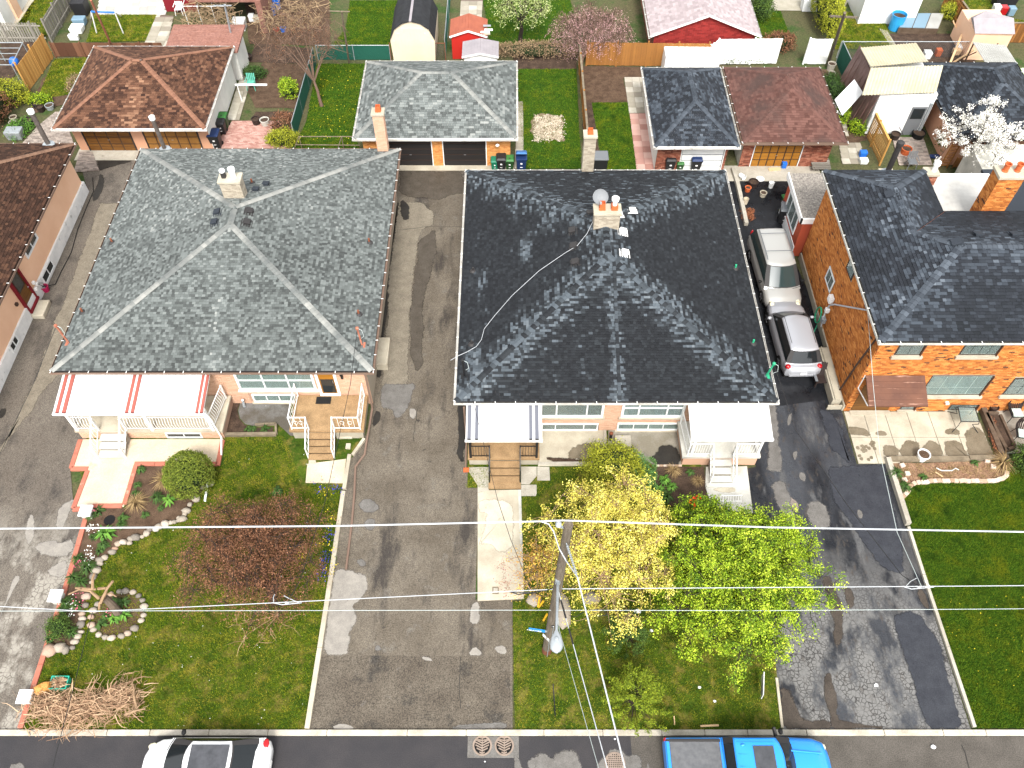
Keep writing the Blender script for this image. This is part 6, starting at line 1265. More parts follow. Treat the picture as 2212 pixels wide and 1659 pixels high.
# trees of the front gardens
def pickt(x,y,z):return g(x,y,z)
c=g(1322,1168,2.9);tree('yellow_tree','small tree in bright yellow spring leaf beside the utility pole','tree',(c.x,c.y-.4,0),(c.x,c.y-.3,1.2),c,(2.9,2.9,1.9),9,900,.13,5,22,.10,.075,'leaf_yellow','bark_pale',tw=.010,ct=.25,rough=.55,shell=(.35,1.05))
c=g(1165,1225,1.9);tree('orange_shrub','thin shrub of orange-yellow leaves left of the utility pole','bush',(c.x+.2,c.y,0),(c.x+.2,c.y,.5),c,(1.15,1.5,1.2),7,190,.06,6,7,.12,.07,'leaf_orange','bark_pale',tw=.008,rough=.5,shell=(.3,1.1))
c=g(1103,1245,1.5);tree('red_twig_shrub','sparse shrub with dark red buds overhanging the pale front path','bush',(c.x+.9,c.y,0),(c.x+.7,c.y,.6),c,(.7,1.1,.7),5,40,.03,8,3,.07,.05,mat('leaf_darkred',(.2,.02,.03),tint=[(0,(.12,.02,.02)),(1,(.32,.05,.05))]),'bark_twig',tw=.006,shell=(.5,1.1))
c=g(1585,1266,2.8);tree('green_tree','broad leafy tree in fresh green at the edge of the black driveway','tree',(c.x,c.y-.3,0),(c.x,c.y-.2,1.3),c,(2.55,2.8,2.0),11,1500,.17,9,36,.10,.078,'leaf_green','bark_dark',tw=.011,ct=.42,rough=.6,shell=(.4,1.06),base_t=.55)
c=g(1512,1120,1.6);tree('quince_bush','green bush dotted with red blossoms beyond the broad green tree','bush',(c.x,c.y,0),(c.x,c.y,.4),c,(1.2,1.1,1.1),7,220,.05,10,16,.11,.085,'leaf_green','bark_dark',tw=.008,rough=.5,base_t=.4)
tag(leafmesh('blossoms',None,[tuple(gt(2,2,x,y,2.1)) for x,y in((1540,1018),(1590,985),(1605,980),(1575,1045),(1645,1120),(1675,1108),(1725,1255),(1735,1270),(1850,1160),(1835,1145))],9,.05,.09,'petal_red',3,kind='stuff',aspect=1),'orange-red blossoms on the bush beyond the broad green tree','flowers')
c=g(1655,1185,2.2);tree('green_bush','upper green bush between the white path and the broad green tree','bush',(c.x,c.y,0),(c.x,c.y,.8),c,(2.0,1.6,1.3),8,500,.07,16,28,.10,.075,'leaf_green','bark_dark',tw=.01,rough=.6,base_t=.6)
c=g(548,1195,2.0);tree('russet_tree','low spreading tree covered in fine russet brown leaves on the left lawn','tree',tuple(g(590,1300)),tuple(g(585,1270,.9)),c,(3.0,2.9,1.4),12,1200,.12,12,22,.15,.06,'leaf_russet','bark_dark',tw=.009,ct=.3,rough=.45,shell=(.3,1.05),droop=.4)
c=g(570,1345,.6);tree('bare_shoots','fan of bare pinkish shoots at the foot of the russet tree','bush',tuple(g(600,1330)),tuple(g(600,1330,.25)),c,(1.5,1.2,.4),8,70,.03,13,0,0,0,None,'bark_twig',tw=.007,shell=(.5,1.1))
def cedar(name,lab,base,r,h,m,seed,n=900):
 t=thing(name,lab,'bush',tuple(base));rr=random.Random(seed);C=[];B=Vector(base);q=MB();q.tube([B,B+Vector((0,0,h*.9))],[.06,.02],6);ph=rr.random()*30
 for i in range(n//6):
  u=rr.random()**.8;a=rr.uniform(0,6.283);rad=r*(1-u)**.5*rr.uniform(.45,1.0)*(1+.4*mnoise.noise(Vector((math.cos(a)*2,math.sin(a)*2,u*3+ph))))
  p=B+Vector((math.cos(a)*rad,math.sin(a)*rad,.1+u*h));d=Vector((math.cos(a),math.sin(a),rr.uniform(.5,1.6))).normalized()*rr.uniform(.25,.5)
  for k in range(9):C.append(tuple(p+d*(k/8)+Vector((rr.gauss(0,.03),rr.gauss(0,.03),0))))
  if i%2==0:q.tube([B+Vector((0,0,p.z*.8)),p,p+d],[.015,.008,.004],3)
 q.build('trunk','bark_dark',t);leafmesh('foliage',t,C,9,.04,.085,m,seed,aspect=.3,ct=.1,kind=None);return t
b0=g(1368,1560);cedar('cedar_shrub','upright golden green cedar at the kerb, nearest the street',(b0.x,b0.y+.6,0),1.15,2.3,'leaf_cedar',5,900)
b0=g(1355,1395);cedar('cedar_shrub','darker cedar shrub behind the golden one, between the two leafy trees',(b0.x,b0.y+.2,0),.85,1.5,'leaf_cedar_dark',6,600)
for i,(x,y,s,lab) in enumerate(((190,215,.45,'pale boulder left of the utility pole foot'),(430,300,.75,'large flat grey boulder right behind the utility pole'),(690,200,.5,'brown stone under the yellow tree edge'))):
 p=gt(2,3,x,y);q=MB();q.blob((p.x,p.y,s*.15),(s*(.6 if i==1 else.8),s*(1.1 if i==1 else.6),s*.4),300+i,tint=.5-.15*i);tag(q.build('boulder','rock',None,smooth=True),lab,'rock')
q=MB();q.beam(gt(2,3,1628,1298,.05),gt(2,3,1785,1290,.05),.07,.05);tag(q.build('wood_plank','cut_wood',None),'pale wooden plank lying on the grass by the blue pickup','plank')
q=MB();q.beam(gt(2,3,1400,1210,.04),gt(2,3,1406,1290,.04),.04,.03);tag(q.build('wood_stake','cut_wood',None),'thin pale stick lying on the grass near the kerb','stick')
q=MB();q.tube([gt(2,3,355,930,.5),gt(2,3,365,1080,.1),gt(2,3,373,1215,.04)],.02,6);tag(q.build('iron_stake','iron_black',None),'thin black stake with silver tip on the grass below the street lamp','stake')
ys=thing('yard_sign','small white printed board on a wire stand at the driveway edge','sign',tuple(g(1652,1500)));q=MB()
a_,b_=gt(2,3,2150,1062,.35),gt(2,3,2205,1020,.35);d_=b_-a_;q.ob(a_,Vector((.18,.85,0)),Vector((.03,-.01,0)),Vector((-.05,0,.55)));q.build('board','sign_white',ys)
for k in range(6):q=MB();P_=a_+Vector((.18,.85,0))*.06+Vector((-.003,0,.06+k*.08));q.ob(P_+Vector((-.006-.007*k,0,0)),Vector((.18,.85,0))*(.5 if k%2 else.8),Vector((-.003,0,0)),Vector((0,0,.03)));q.build('print_line','plastic_grey',ys)
q=MB();q.tube([a_+Vector((.02,.1,0)),a_+Vector((.02,.1,-.35))],.008,4);q.tube([a_+Vector((.16,.75,0)),a_+Vector((.16,.75,-.35))],.008,4);q.build('wire_stand','steel_dark',ys)
# utility pole, lamp, wires
pb=g(1181,1406);ptop=Vector((1.60,10.75,11.5));pole=thing('utility_pole','tall weathered wooden utility pole standing on the middle front lawn','utility pole',tuple(pb))
def ppt(z):return pb.lerp(ptop,z/11.5)
q=MB();q.tube([ppt(z) for z in(0,2,4,6,8,10,11.5)],[.185,.175,.165,.155,.148,.142,.138],14);q.build('pole_shaft','pole_wood',pole,smooth=True,autos=50)
q=MB();q.tube([ppt(0),ppt(.45)],[.20,.188],14);q.build('pole_foot','pole_stain',pole,smooth=True,autos=50)
q=MB();q.lathe([(.05,0),(.09,.04),(.05,.08),(.09,.12),(.05,.16),(.07,.2),(.03,.24)],ppt(11.5)+Vector((-.28,.02,-.1)),12);q.build('insulator','galv',pole);q=MB();q.beam(ppt(11.25),ppt(11.25)+Vector((-.3,0,.15)),.06,.06);q.build('bracket','galv',pole)
q=MB();w0=ppt(10.6)+Vector((0,-.16,0));w1=w0+Vector((.28,-1.0,-.1))
for k in range(14):c_=w0.lerp(w1,.1+k*.06);q.tube([c_,c_+(w1-w0)*.018],[.045,.045],8)
q.tube([w0,w1],.018,6);q.build('strain_insulator','galv',pole)
q=MB();p=ppt(3.4)+Vector((.03,-.175,0));q.box(p,(.1,.012,.22));tg=q.build('pole_tag','iron_black',pole)
def text(s,size,m,parent,name='lettering',ext=.002):
 cu=bpy.data.curves.new(name,'FONT');cu.body=s;cu.size=size;cu.extrude=ext;cu.align_x='CENTER';cu.align_y='CENTER';o=bpy.data.objects.new(name,cu);me=bpy.data.meshes.new_from_object(o);bpy.data.objects.remove(o);me.materials.clear();me.materials.append(mres(m));o2=bpy.data.objects.new(name,me);COL.objects.link(o2);o2.parent=parent;ORG[o2.name]=org(parent);return o2
o=text('16',.1,'hydro_print',tg);o.location=p+Vector((0,-.01,0))-org(pole);o.rotation_euler=(R(90),0,0)
q=MB()
for k,z in enumerate((1.0,2.2)):q.tube([ppt(z)+Vector((.07,-.17,0)),ppt(z+1.2)+Vector((.07,-.165,0))],.014,5)
q.build('ground_conduit','galv',pole)
a0=wy(1205,1259,ppt(7).y-.17);h0=g(1202,1362,a0.z+.55);h1=g(1202,1411,a0.z+.5)
q=MB();q.tube([a0,a0.lerp(h0,.5)+Vector((0,0,.12)),h0+Vector((0,0,.02))],[.05,.045,.04],10);q.box(a0+Vector((0,.05,0)),(.16,.08,.3));q.build('lamp_arm','galv',pole,smooth=True,autos=40)
q=MB();prof=[(0,.05,.04),(.12,.09,.07),(.35,.17,.10),(.6,.20,.11),(.8,.185,.10),(.93,.12,.07),(1,.03,.03)];n=14;rows=[]
for t_,rw,rh in prof:
 c_=h0.lerp(h1,t_);rows.append([c_+Vector((rw*math.cos(2*math.pi*k/n),0,rh*math.sin(2*math.pi*k/n))) for k in range(n)])
vs=[p for r_ in rows for p in r_];q.add(vs,[(i*n+k,i*n+(k+1)%n,(i+1)*n+(k+1)%n,(i+1)*n+k) for i in range(len(rows)-1) for k in range(n)]+[tuple(range(n)),tuple(range(len(vs)-1,len(vs)-n-1,-1))])
lh=q.build('lamp_head','galv',pole,smooth=True,autos=60);q=MB();q.lathe([(.06,0),(.06,.05),(.04,.07)],h0.lerp(h1,.42)+Vector((0,0,.09)),12);q.build('photocell','galv',lh)
sa=gt(2,3,285,480,2.6);sb_=gt(2,3,145,460,2.6);ss=thing('street_sign','blue street name sign reaching out from the utility pole','sign',tuple(sb_));d_=sa-sb_
q=MB();q.ob(sb_+Vector((0,0,-.11)),Vector((d_.x,d_.y,0)),Vector((.0,.02,0)),Vector((0,0,.22)));q.build('sign_plate','sign_blue',ss)
o=text('NEAMES',.15,'hydro_print',ss);m_=(sa+sb_)/2;an=math.atan2(d_.y,d_.x);o.location=m_+Vector((-.1,-.012,.0))-org(ss);o.rotation_euler=(R(90),0,an);o=text('CR',.07,'hydro_print',ss);o.location=m_+Vector((.25,-.028,-.03))-org(ss);o.rotation_euler=(R(90),0,an)
q=MB();q.beam(sa,sa+Vector((.16,.02,0)),.05,.08);q.build('sign_bracket','galv',ss)
q=MB();a_=gt(2,3,265,510,1.9);b_=gt(2,3,318,560,1.9);dd_=b_-a_;q.ob(a_-Vector((0,0,.1)),dd_,Vector((.012,.012,0)),Z_*.24);o=tag(q.build('no_parking_plate','sign_white',None),'small white plate on a thin rod fixed to the utility pole','sign');q=MB();q.tube([b_+Vector((.02,0,.1)),b_+Vector((.0,0,-1.9))],.014,5);q.build('sign_rod','galv',o)
for i,(a_,b_,lab) in enumerate((((240,175,.5),(225,265,.1),'yellow cable guard standing left of the pole foot, upper'),((272,215,.5),(232,268,.1),'yellow cable guard crossing the upper one'),((303,330,.5),(272,385,.1),'yellow cable guard lower down beside the pole'))):
 q=MB();q.tube([gt(2,3,a_[0],a_[1],a_[2]),gt(2,3,b_[0],b_[1],b_[2])],.045,8);tag(q.build('cable_guard','yellow_guard',None),lab,'cable guard')
def wire(lab,pts,r,m,name='overhead_wire',cat='wire',sag=0,n=8):
 P=[]
 for i in range(len(pts)-1):
  a,b=Vector(pts[i]),Vector(pts[i+1])
  for k in range(n):t=k/n;P.append(a.lerp(b,t)-Vector((0,0,sag*4*t*(1-t))))
 P.append(Vector(pts[-1]));q=MB();q.tube(P,r,5);return tag(q.build(name,m,None),lab,cat)
YW=ptop.y
T_=[wy(-900,1139,YW),wy(0,1142,YW),wy(735,1136,YW),wy(1168,1126,YW),wy(1215,1124,YW),wy(1660,1139,YW),wy(2212,1149,YW),wy(3200,1150,YW)]
wire('thick white power cable crossing over everything at the top of the utility pole',T_,.024,'cable_white')
YC_=ppt(6.6).y;wire('grey communication cable on the pole under the street lamp arm',[wy(-900,1275,YC_),wy(0,1310,YC_),wy(200,1321,YC_),wy(553,1304,YC_),wy(1105,1277,YC_),wy(1215,1272,YC_),wy(1660,1269,YC_),wy(2212,1265,YC_),wy(3200,1258,YC_)],.014,'cable_white')
YD_=ppt(5).y-.1;wire('thin green-grey cable lowest of the lines along the street',[wy(-900,1325,YD_),wy(0,1320,YD_),wy(553,1319,YD_),wy(1105,1318,YD_),wy(1660,1319,YD_),wy(2212,1315,YD_),wy(3200,1310,YD_)],.010,'cable_grey')
w1_=wire('thick white cable curling down from the top line to the strain insulator',[wy(1168,1126,YW),wy(1185,1132,YW-.05),wy(1196,1148,YW-.15),wy(1208,1185,YW-.3),wy(1222,1210,YW-.5),w1],.021,'cable_white',n=3)
e1=g(1350,1659,10.0);wire('thick white service cable running from the pole top across the street',[w1,e1,e1+(e1-w1)*2.5],.022,'cable_white');e2=g(1312,1659,7.2);s2=wy(1211,1294,YC_-.2);wire('second cable across the street, with black sleeve near the pole',[wy(1203,1262,YC_-.1),s2,e2,e2+(e2-s2)*2],.016,'cable_white');e3=g(1293,1659,6.5);s3=wy(1208,1360,YC_-.3);wire('thinnest cable across the street beside the two thick ones',[wy(1200,1275,YC_-.1),s3,e3,e3+(e3-s3)*2],.010,'cable_grey')
q=MB();q.tube([s2.lerp(e2,.01),s2.lerp(e2,.13)],.034,6);q.tube([s2.lerp(e2,.2),s2.lerp(e2,.3)],.03,6);tag(q.build('cable_sleeve','cable_black',None),'black cable sleeves on the second cable across the street','cable sleeve')
mAr,mAl,mBl,mBr=(on_roof(782,745,pA['right']).x-.05,on_roof(782,745,pA['right']).y,4.5),(on_roof(149,741,pA['left']).x-.02,on_roof(149,741,pA['left']).y,4.55),(on_roof(1003,812,pB['left']).x,on_roof(1003,812,pB['left']).y,4.25),(on_roof(1655,812,pB['right']).x+.1,on_roof(1655,812,pB['right']).y,4.05)
wire('dark service drop from the right rusty mast of the grey roof to the street line',[mAr,g(757,829,4.4),g(703,1080,5.0),wy(650,1250,YC_),wy(622,1300,YC_)],.012,'cable_black');wire('dark service drop from the left rusty mast over the left driveway',[mAl,g(72,829,3.9),g(0,980,4.1),g(-150,1290,5)],.012,'cable_black')
wire('service drop from the black mast of the near-black roof to the pole',[mBl,g(1045,960,4.6),g(1075,1080,5.2),g(1103,1165,5.9),wy(1150,1280,YC_)],.011,'cable_black');wire('service drop from the green mast to the line over the black driveway',[mBr,g(1720,930,4.4),g(1830,1090,5.3),g(1949,1243,6.3),wy(1985,1266,YC_)],.012,'cable_black')
wire('pale service drop from the brick house to the line over the black driveway',[wxt(3,1,860,1020,15.66),g(1886,829,4.9),g(1900,975,5.2),g(1938,1150,6),wy(1990,1266,YC_)],.012,'cable_grey');wire('thin cable crossing the left driveway toward the street',[wy(200,1321,YC_),g(155,1500,6.6),g(118,1640,6.8),g(60,1900,6.9)],.012,'cable_black')
q=MB();q.tube([wy(40*1+1110,1280,YC_),wy(1120,1284,YC_),wy(1100,1278,YC_),wy(1150,1281,YC_),wy(1190,1272,YC_)],.02,5);q.tube([wy(1230,1330,YD_-.0),wy(1245,1332,10.4),wy(1268,1318,10.4),wy(1300,1316,10.4),wy(1312,1328,10.4),wy(1290,1332,10.4)],.013,5);tag(q.build('cable_coil','cable_black',None),'black slack cable looped at the pole under the lamp arm','cable')
for i,(a_,lab) in enumerate((((620,1302),'knot of clamps and loose wire over the russet tree'),((1985,1268),'knot of clamps and loose white wire over the black driveway'))):
 p=wy(*a_,YC_);q=MB();q.tube([p+Vector((-.5,0,.02)),p+Vector((-.2,-.02,-.12)),p+Vector((.3,.02,-.1)),p+Vector((.5,0,.0))],.016,5);q.tube([p+Vector((-.45,0,0)),p+Vector((-.4,.05,.35)),p+Vector((-.3,.05,.6))],.014,5);q.tube([p+Vector((.4,0,0)),p+Vector((.1,.05,.3)),p+Vector((0,.05,.5))],.014,5);q.box(p,(.12,.06,.08));tag(q.build('wire_clamp','cable_white',None),lab,'wire clamp')
# grates
gr=thing('storm_drain','pair of round cast-iron storm grates in a concrete collar at the kerb','storm drain',tuple(gt(1,3,2050,1470)));p=gt(1,3,2050,1467);q=MB();q.bb(p.x-.95,p.x+2.0*0+.95,p.y-.42,7.79,.0,.012);q.build('collar','patch_grey',gr)
for cx in(1955,2145):
 c_=gt(1,3,cx,1466);q=MB();q.lathe([(.36,0),(.36,.012),(.30,.012),(.30,.004)],(c_.x,c_.y,.012),28);q.lathe([(.30,0),(.001,.0005)],(c_.x,c_.y,.013),20,caps=False);rg=q.build('grate_ring','cast_iron',gr);q=MB();q.lathe([(.295,0),(.001,0)],(c_.x,c_.y,.0165),20,caps=False);q.build('drain_hole','hole_black',rg);q=MB()
 for k in range(-3,4):
  for s in(-1,1):
   y0=k*.09;L=math.sqrt(max(0,.29**2-y0**2));q.beam((c_.x+s*.01,c_.y+y0-.0,.022),(c_.x+s*L*.9,c_.y+y0+s*0+.12*L/.29*(1 if abs(y0+.12)<.29 else.3),.022),.045,.012)
 q.bb(c_.x-.015,c_.x+.015,c_.y-.29,c_.y+.29,.018,.03);q.build('grate_bars','cast_iron',rg)
c_=gt(2,3,890,1615);mh=thing('manhole_cover','rusty round manhole cover with a grid of holes in the street','manhole cover',tuple(c_));q=MB();q.lathe([(.38,0),(.38,.014),(.33,.02),(.001,.021)],(c_.x,c_.y,.012),28,caps=False);q.build('cover','cast_iron',mh);q=MB()
for i in range(-4,5):
 for j in range(-4,5):
  if math.hypot(i,j)<4.3:q.bb(c_.x+i*.07-.018,c_.x+i*.07+.018,c_.y+j*.07-.018,c_.y+j*.07+.018,.034,.036)
q.build('cover_holes','hole_black',mh,kind='stuff')
for i,(c,r,x,y,s) in enumerate(((3,3,1425,1480,.09),(3,3,930,945,.08),(2,3,1618,965,.07),(2,3,1750,1085,.06),(2,3,1205,475,.07),(1,3,1978,1605,.03),(2,3,888,1410,.04),(2,3,1080,310,.14))):
 p=gt(c,r,x,y);q=MB();q.blob((p.x,p.y,.03+s*.3),(s,s*.8,s*.4),400+i,jit=.3);tag(q.build('paper_scrap','white_paint',None),['white crumpled scrap on the old road surface beyond the blue pickup','white scrap on the cracked part of the black driveway','white scrap in the shade left of the broad green tree tip','cream scrap on the shaded lawn nearer the kerb','white scrap beside the darker cedar','tiny white fleck on the dark street near the storm drain','small pale pebble on the street below the kerb','pale scrap caught near the lowest street cable under the yellow tree'][i],'litter')
# vehicles
def car(name,label,L,W_,paint,secs,cab,loc,rz,wheels,wr=.33,rails=False,glass='car_glass',extra=None,group=None,dark='rubber',roofm=None,cat='car',pil='trim_dark'):
 """secs: (x, half width, low z, shoulder z, centre z); cab: (xb0, xb1, xt0, xt1, half width base, top, z base, z top, front bow, rear bow)"""
 t=thing(name,label,cat,(0,0,0));hw=W_/2;b=MB();rows=[]
 S=[]
 for i in range(len(secs)-1):
  for k in range(3):
   u=k/3;u=u*u*(3-2*u) if 0<i<len(secs)-2 else u;S.append([secs[i][j]+(secs[i+1][j]-secs[i][j])*u for j in range(5)])
 S.append(list(secs[-1]))
 for x,w,zl,zs,zc in S:
  h_=[(w*.88,zl),(w*.98,zl+.10),(w,zl+(zs-zl)*.45),(w*.985,zs-.10),(w*.93,zs-.01),(w*.8,zs+(zc-zs)*.45),(w*.45,zs+(zc-zs)*.88),(0,zc)]
  rows.append([(x,-y,z) for y,z in h_]+[(x,y,z) for y,z in h_[-2::-1]])
 n=len(rows[0]);vs=[p for r_ in rows for p in r_]
 b.add(vs,[(i*n+k,(i+1)*n+k,(i+1)*n+k+1,i*n+k+1) for i in range(len(rows)-1) for k in range(n-1)]+[tuple(range(n)),tuple(range(len(vs)-1,len(vs)-n-1,-1))])
 b.build('body',paint,t,smooth=True,autos=38)
 b=MB();b.bb(secs[0][0]+.15,secs[-1][0]-.15,-hw+.12,hw-.12,.16,.5);b.build('underbody',dark,t)
 xb0,xb1,xt0,xt1,wb,wt,zb,zt,cf,cr=cab
 def loop(u):
  w=wb+(wt-wb)*u;xf=xb1+(xt1-xb1)*u;xr=xb0+(xt0-xb0)*u;z=zb+(zt-zb)*u;P=[]
  for k in range(9):y=w-2*w*k/8;P.append((xf+cf*(1-abs(y/w)**2.4),y,z))
  for k in range(1,6):P.append((xf+(xr-xf)*k/6,-w,z))
  for k in range(9):y=-w+2*w*k/8;P.append((xr-cr*(1-abs(y/w)**2.4),y,z))
  for k in range(1,6):P.append((xr+(xf-xr)*k/6,w,z))
  return P
 A,B,C=loop(-.12),loop(.5),loop(1);m=len(A);b=MB();bow=.02
 B=[(x,y*1.02,z) for x,y,z in B];cx=(xt0+xt1)/2;rings=[A,B,C]
 for s_,dz in((.93,.035),(.7,.06),(.35,.075)):rings.append([(cx+(x-cx)*s_,y*s_,z+dz) for x,y,z in C])
 b.add([p for r_ in rings for p in r_],[(i*m+k,i*m+(k+1)%m,(i+1)*m+(k+1)%m,(i+1)*m+k) for i in range(len(rings)-1) for k in range(m)]+[tuple((len(rings)-1)*m+k for k in range(m))]);b.build('cabin',roofm or paint,t,smooth=True,autos=50)
 def panel(nm,k0,k1,u0,u1,mt,off=.008):
  lo,md,hi=loop(u0),loop((u0+u1)/2),loop(u1);ce=Vector((cx,0,0));q=MB();R_=[]
  for lp_,uu in((lo,u0),(md,(u0+u1)/2),(hi,u1)):
   row=[]
   for k in range(k0,k1+1):
    p=Vector(lp_[k%m]);bb=1+.02*(1-abs(uu-.5)*2);p.y*=bb;d=Vector((p.x-cx,p.y*1.4,.5)).normalized();row.append(p+d*off)
   R_.append(row)
  w_=k1-k0+1;q.add([p for r_ in R_ for p in r_],[(i*w_+k,i*w_+k+1,(i+1)*w_+k+1,(i+1)*w_+k) for i in range(2) for k in range(w_-1)]);return q.build(nm,mt,t,smooth=True)
 panel('windscreen',0,8,.02,.93,pil,.005);panel('windscreen',1,7,.06,.9,glass,.014)
 panel('rear_window',14,22,.1,.93,pil,.005);panel('rear_window',15,21,.15,.88,glass,.014)
 for k0 in(8,22):panel('side_trim',k0+0,k0+6,.1,.92,pil,.006);panel('side_window',k0,k0+3,.15,.86,glass,.016);panel('side_window',k0+3,k0+6,.15,.86,glass,.0162)
 q=MB();lp0=loop(-.02);q.tube([Vector(p)+Vector((.015,0,0)) for p in lp0[:9]],.018,5);q.tube([Vector(p)-Vector((.012,0,0)) for p in lp0[14:23]],.01,5);q.build('cowl_seal','trim_dark',t)
 if rails:
  for s in(-1,1):q=MB();q.tube([(xt0+.1,s*wt*.93,zt+.06),(xt0+.3,s*wt*.93,zt+.12),(xt1-.4,s*wt*.93,zt+.12),(xt1-.15,s*wt*.92,zt+.05)],.022,6);q.build('roof_rail','plastic_grey',t)
  if rails==2:
   for x in(xt0+.45,xt1-.7):q=MB();q.tube([(x,-wt*.93,zt+.13),(x,wt*.93,zt+.13)],.02,6);q.build('roof_bar','plastic_grey',t)
 for s in(-1,1):
  q=MB();q.blob((xb1-.28,s*(wb+.19),zb+.08),(.09,.12,.08),3,jit=.05);q.build('mirror',dark if paint!='paint_silver' else paint,t,smooth=True)
  for x in wheels:
   q=MB();y=s*(hw-.09);pr=[(wr*.62,-.11),(wr*.95,-.11),(wr,-.07),(wr,.07),(wr*.95,.11),(wr*.62,.11)];nn=18
   q.add([(x+r*math.cos(2*math.pi*k/nn),y+d,wr+r*math.sin(2*math.pi*k/nn)) for r,d in pr for k in range(nn)],[(i*nn+k,i*nn+(k+1)%nn,(i+1)*nn+(k+1)%nn,(i+1)*nn+k) for i in range(5) for k in range(nn)]);wq=q.build('wheel','rubber',t,smooth=True,autos=40)
   q=MB();yo=y+s*.105
   for k in range(5):a=2*math.pi*k/5;q.ob((x,yo-.01,wr),(wr*.6*math.cos(a),0,wr*.6*math.sin(a)),(.06*-math.sin(a),0,.06*math.cos(a)),(0,.02,0))
   q.build('rim','steel',wq)
 if extra:extra(t)
 t.location=loc;t.rotation_euler.z=rz;return t
mat('paint_white',(.80,.81,.82),rough=.25,coat=.6,spec=.5);mat('paint_silver',(.40,.41,.44),rough=.3,metal=.35,coat=.6);mat('paint_champagne',(.43,.43,.41),rough=.3,metal=.35,coat=.6)
mat('paint_blue',(.015,.25,.80),rough=.28,coat=.6,spec=.5);mat('car_glass',(.012,.015,.017),rough=.06,spec=.45);mat('car_glass_green',(.025,.04,.04),rough=.08,spec=.8);mat('lens_red',(.36,.008,.012),rough=.2,coat=.5);mat('lens_clear',(.7,.66,.5),rough=.15,coat=.5);mat('cover_vinyl',(.085,.088,.095),(.12,.122,.128),5,rough=.6)
def lamps(x,y,z,m,nm,sx=.2,sy=.2,sz=.14,rz=0):
 def f(t):
  for s in(-1,1):q=MB();q.blob((x,s*y,z),(sx,sy,sz),2,jit=.02);q.build(nm,m,t,smooth=True)
 return f
def multi(*fs):
 def f(t):
  for k in fs:k(t)
 return f
def part_box(nm,m,c,d,bev=.01):
 def f(t):q=MB();q.box(c,d);q.build(nm,m,t,bevel=bev)
 return f
def plate(x,z):
 def f(t):q=MB();q.box((x,0,z),(.012,.31,.16));q.build('number_plate','sign_white',t)
 return f
pv=g(1682,592,1.0)
car('minivan','champagne minivan with roof rack parked beside the near-black roof',5.05,1.95,'paint_champagne',[(-2.52,.80,.34,.80,.86),(-2.40,.95,.25,.95,1.0),(-1.2,.975,.22,.98,1.0),(.6,.975,.22,.96,1.0),(1.15,.97,.22,.92,1.02),(2.0,.95,.23,.80,.93),(2.38,.84,.26,.66,.76),(2.55,.55,.34,.52,.60)],(-2.42,1.35,-2.1,.35,.93,.74,.96,1.70,.18,.06),(pv.x-.02,pv.y+.52,.015),R(-90+2),(-1.5,1.5),.34,rails=2,glass='car_glass_green',extra=multi(lamps(2.22,.66,.72,'lens_clear','headlight',.24,.16,.09),lamps(-2.42,.84,1.1,'lens_red','tail_light',.06,.08,.26),part_box('grille','trim_dark',(2.5,0,.58),(.06,.8,.09)),part_box('bumper','paint_champagne',(2.47,0,.38),(.2,1.35,.16),.05),part_box('parcel_tray','yellow_pale',(.85,-.05,1.36),(.09,.85,.02))) if mat('yellow_pale',(.7,.62,.2)) else None)
pv=g(1722,735,.9)
car('hatchback','silver crossover hatchback parked in front of the champagne minivan',4.66,1.88,'paint_silver',[(-2.33,.62,.40,.72,.78),(-2.2,.86,.30,.88,.94),(-1.7,.93,.24,.98,1.02),(-.6,.94,.22,.96,1.0),(.8,.94,.22,.93,1.0),(1.6,.92,.23,.88,.99),(2.1,.82,.27,.74,.84),(2.33,.55,.36,.55,.62)],(-1.98,1.15,-1.55,.35,.88,.66,.95,1.58,.22,.10),(pv.x-.06,pv.y+.48,.015),R(90+1.5),(-1.42,1.42),.36,rails=0,extra=multi(lamps(-2.08,.76,.88,'lens_red','tail_light',.15,.15,.12),lamps(1.95,.66,.80,'lens_clear','headlight',.2,.14,.08),plate(-2.36,.62),part_box('high_brake_light','lens_red',(-1.42,0,1.6),(.05,.42,.03)),part_box('roof_trim','trim_dark',(-.4,.58,1.625),(1.7,.025,.012),.003),part_box('roof_trim','trim_dark',(-.4,-.58,1.625),(1.7,.025,.012),.003),part_box('bumper','paint_silver',(-2.25,0,.46),(.2,1.35,.22),.06)))
pv=g(452,1655,1.0)
car('white_sedan','white sedan with dark panoramic glass roof parked at the kerb',4.62,1.84,'paint_white',[(-2.31,.58,.42,.66,.84),(-2.2,.82,.34,.80,.98),(-1.75,.90,.24,.90,1.02),(-.6,.92,.22,.90,.97),(.9,.92,.22,.86,.95),(1.7,.88,.23,.76,.86),(2.12,.72,.28,.62,.70),(2.3,.42,.36,.5,.55)],(-1.95,1.2,-.95,.3,.86,.62,.88,1.42,.22,.08),(-11.0,6.66,.01),R(180),(-1.38,1.45),.34,rails=0,roofm=None,extra=multi(lamps(-2.12,.66,.90,'lens_red','tail_light',.12,.20,.045),lamps(2.0,.62,.68,'lens_clear','headlight',.2,.14,.07),part_box('glass_roof','roof_glass',(-.33,0,1.497),(1.35,1.0,.016),.005),plate(-2.34,.6)) if mat('roof_glass',(.035,.037,.042),(.06,.062,.07),3,rough=.12,spec=.7) else None)
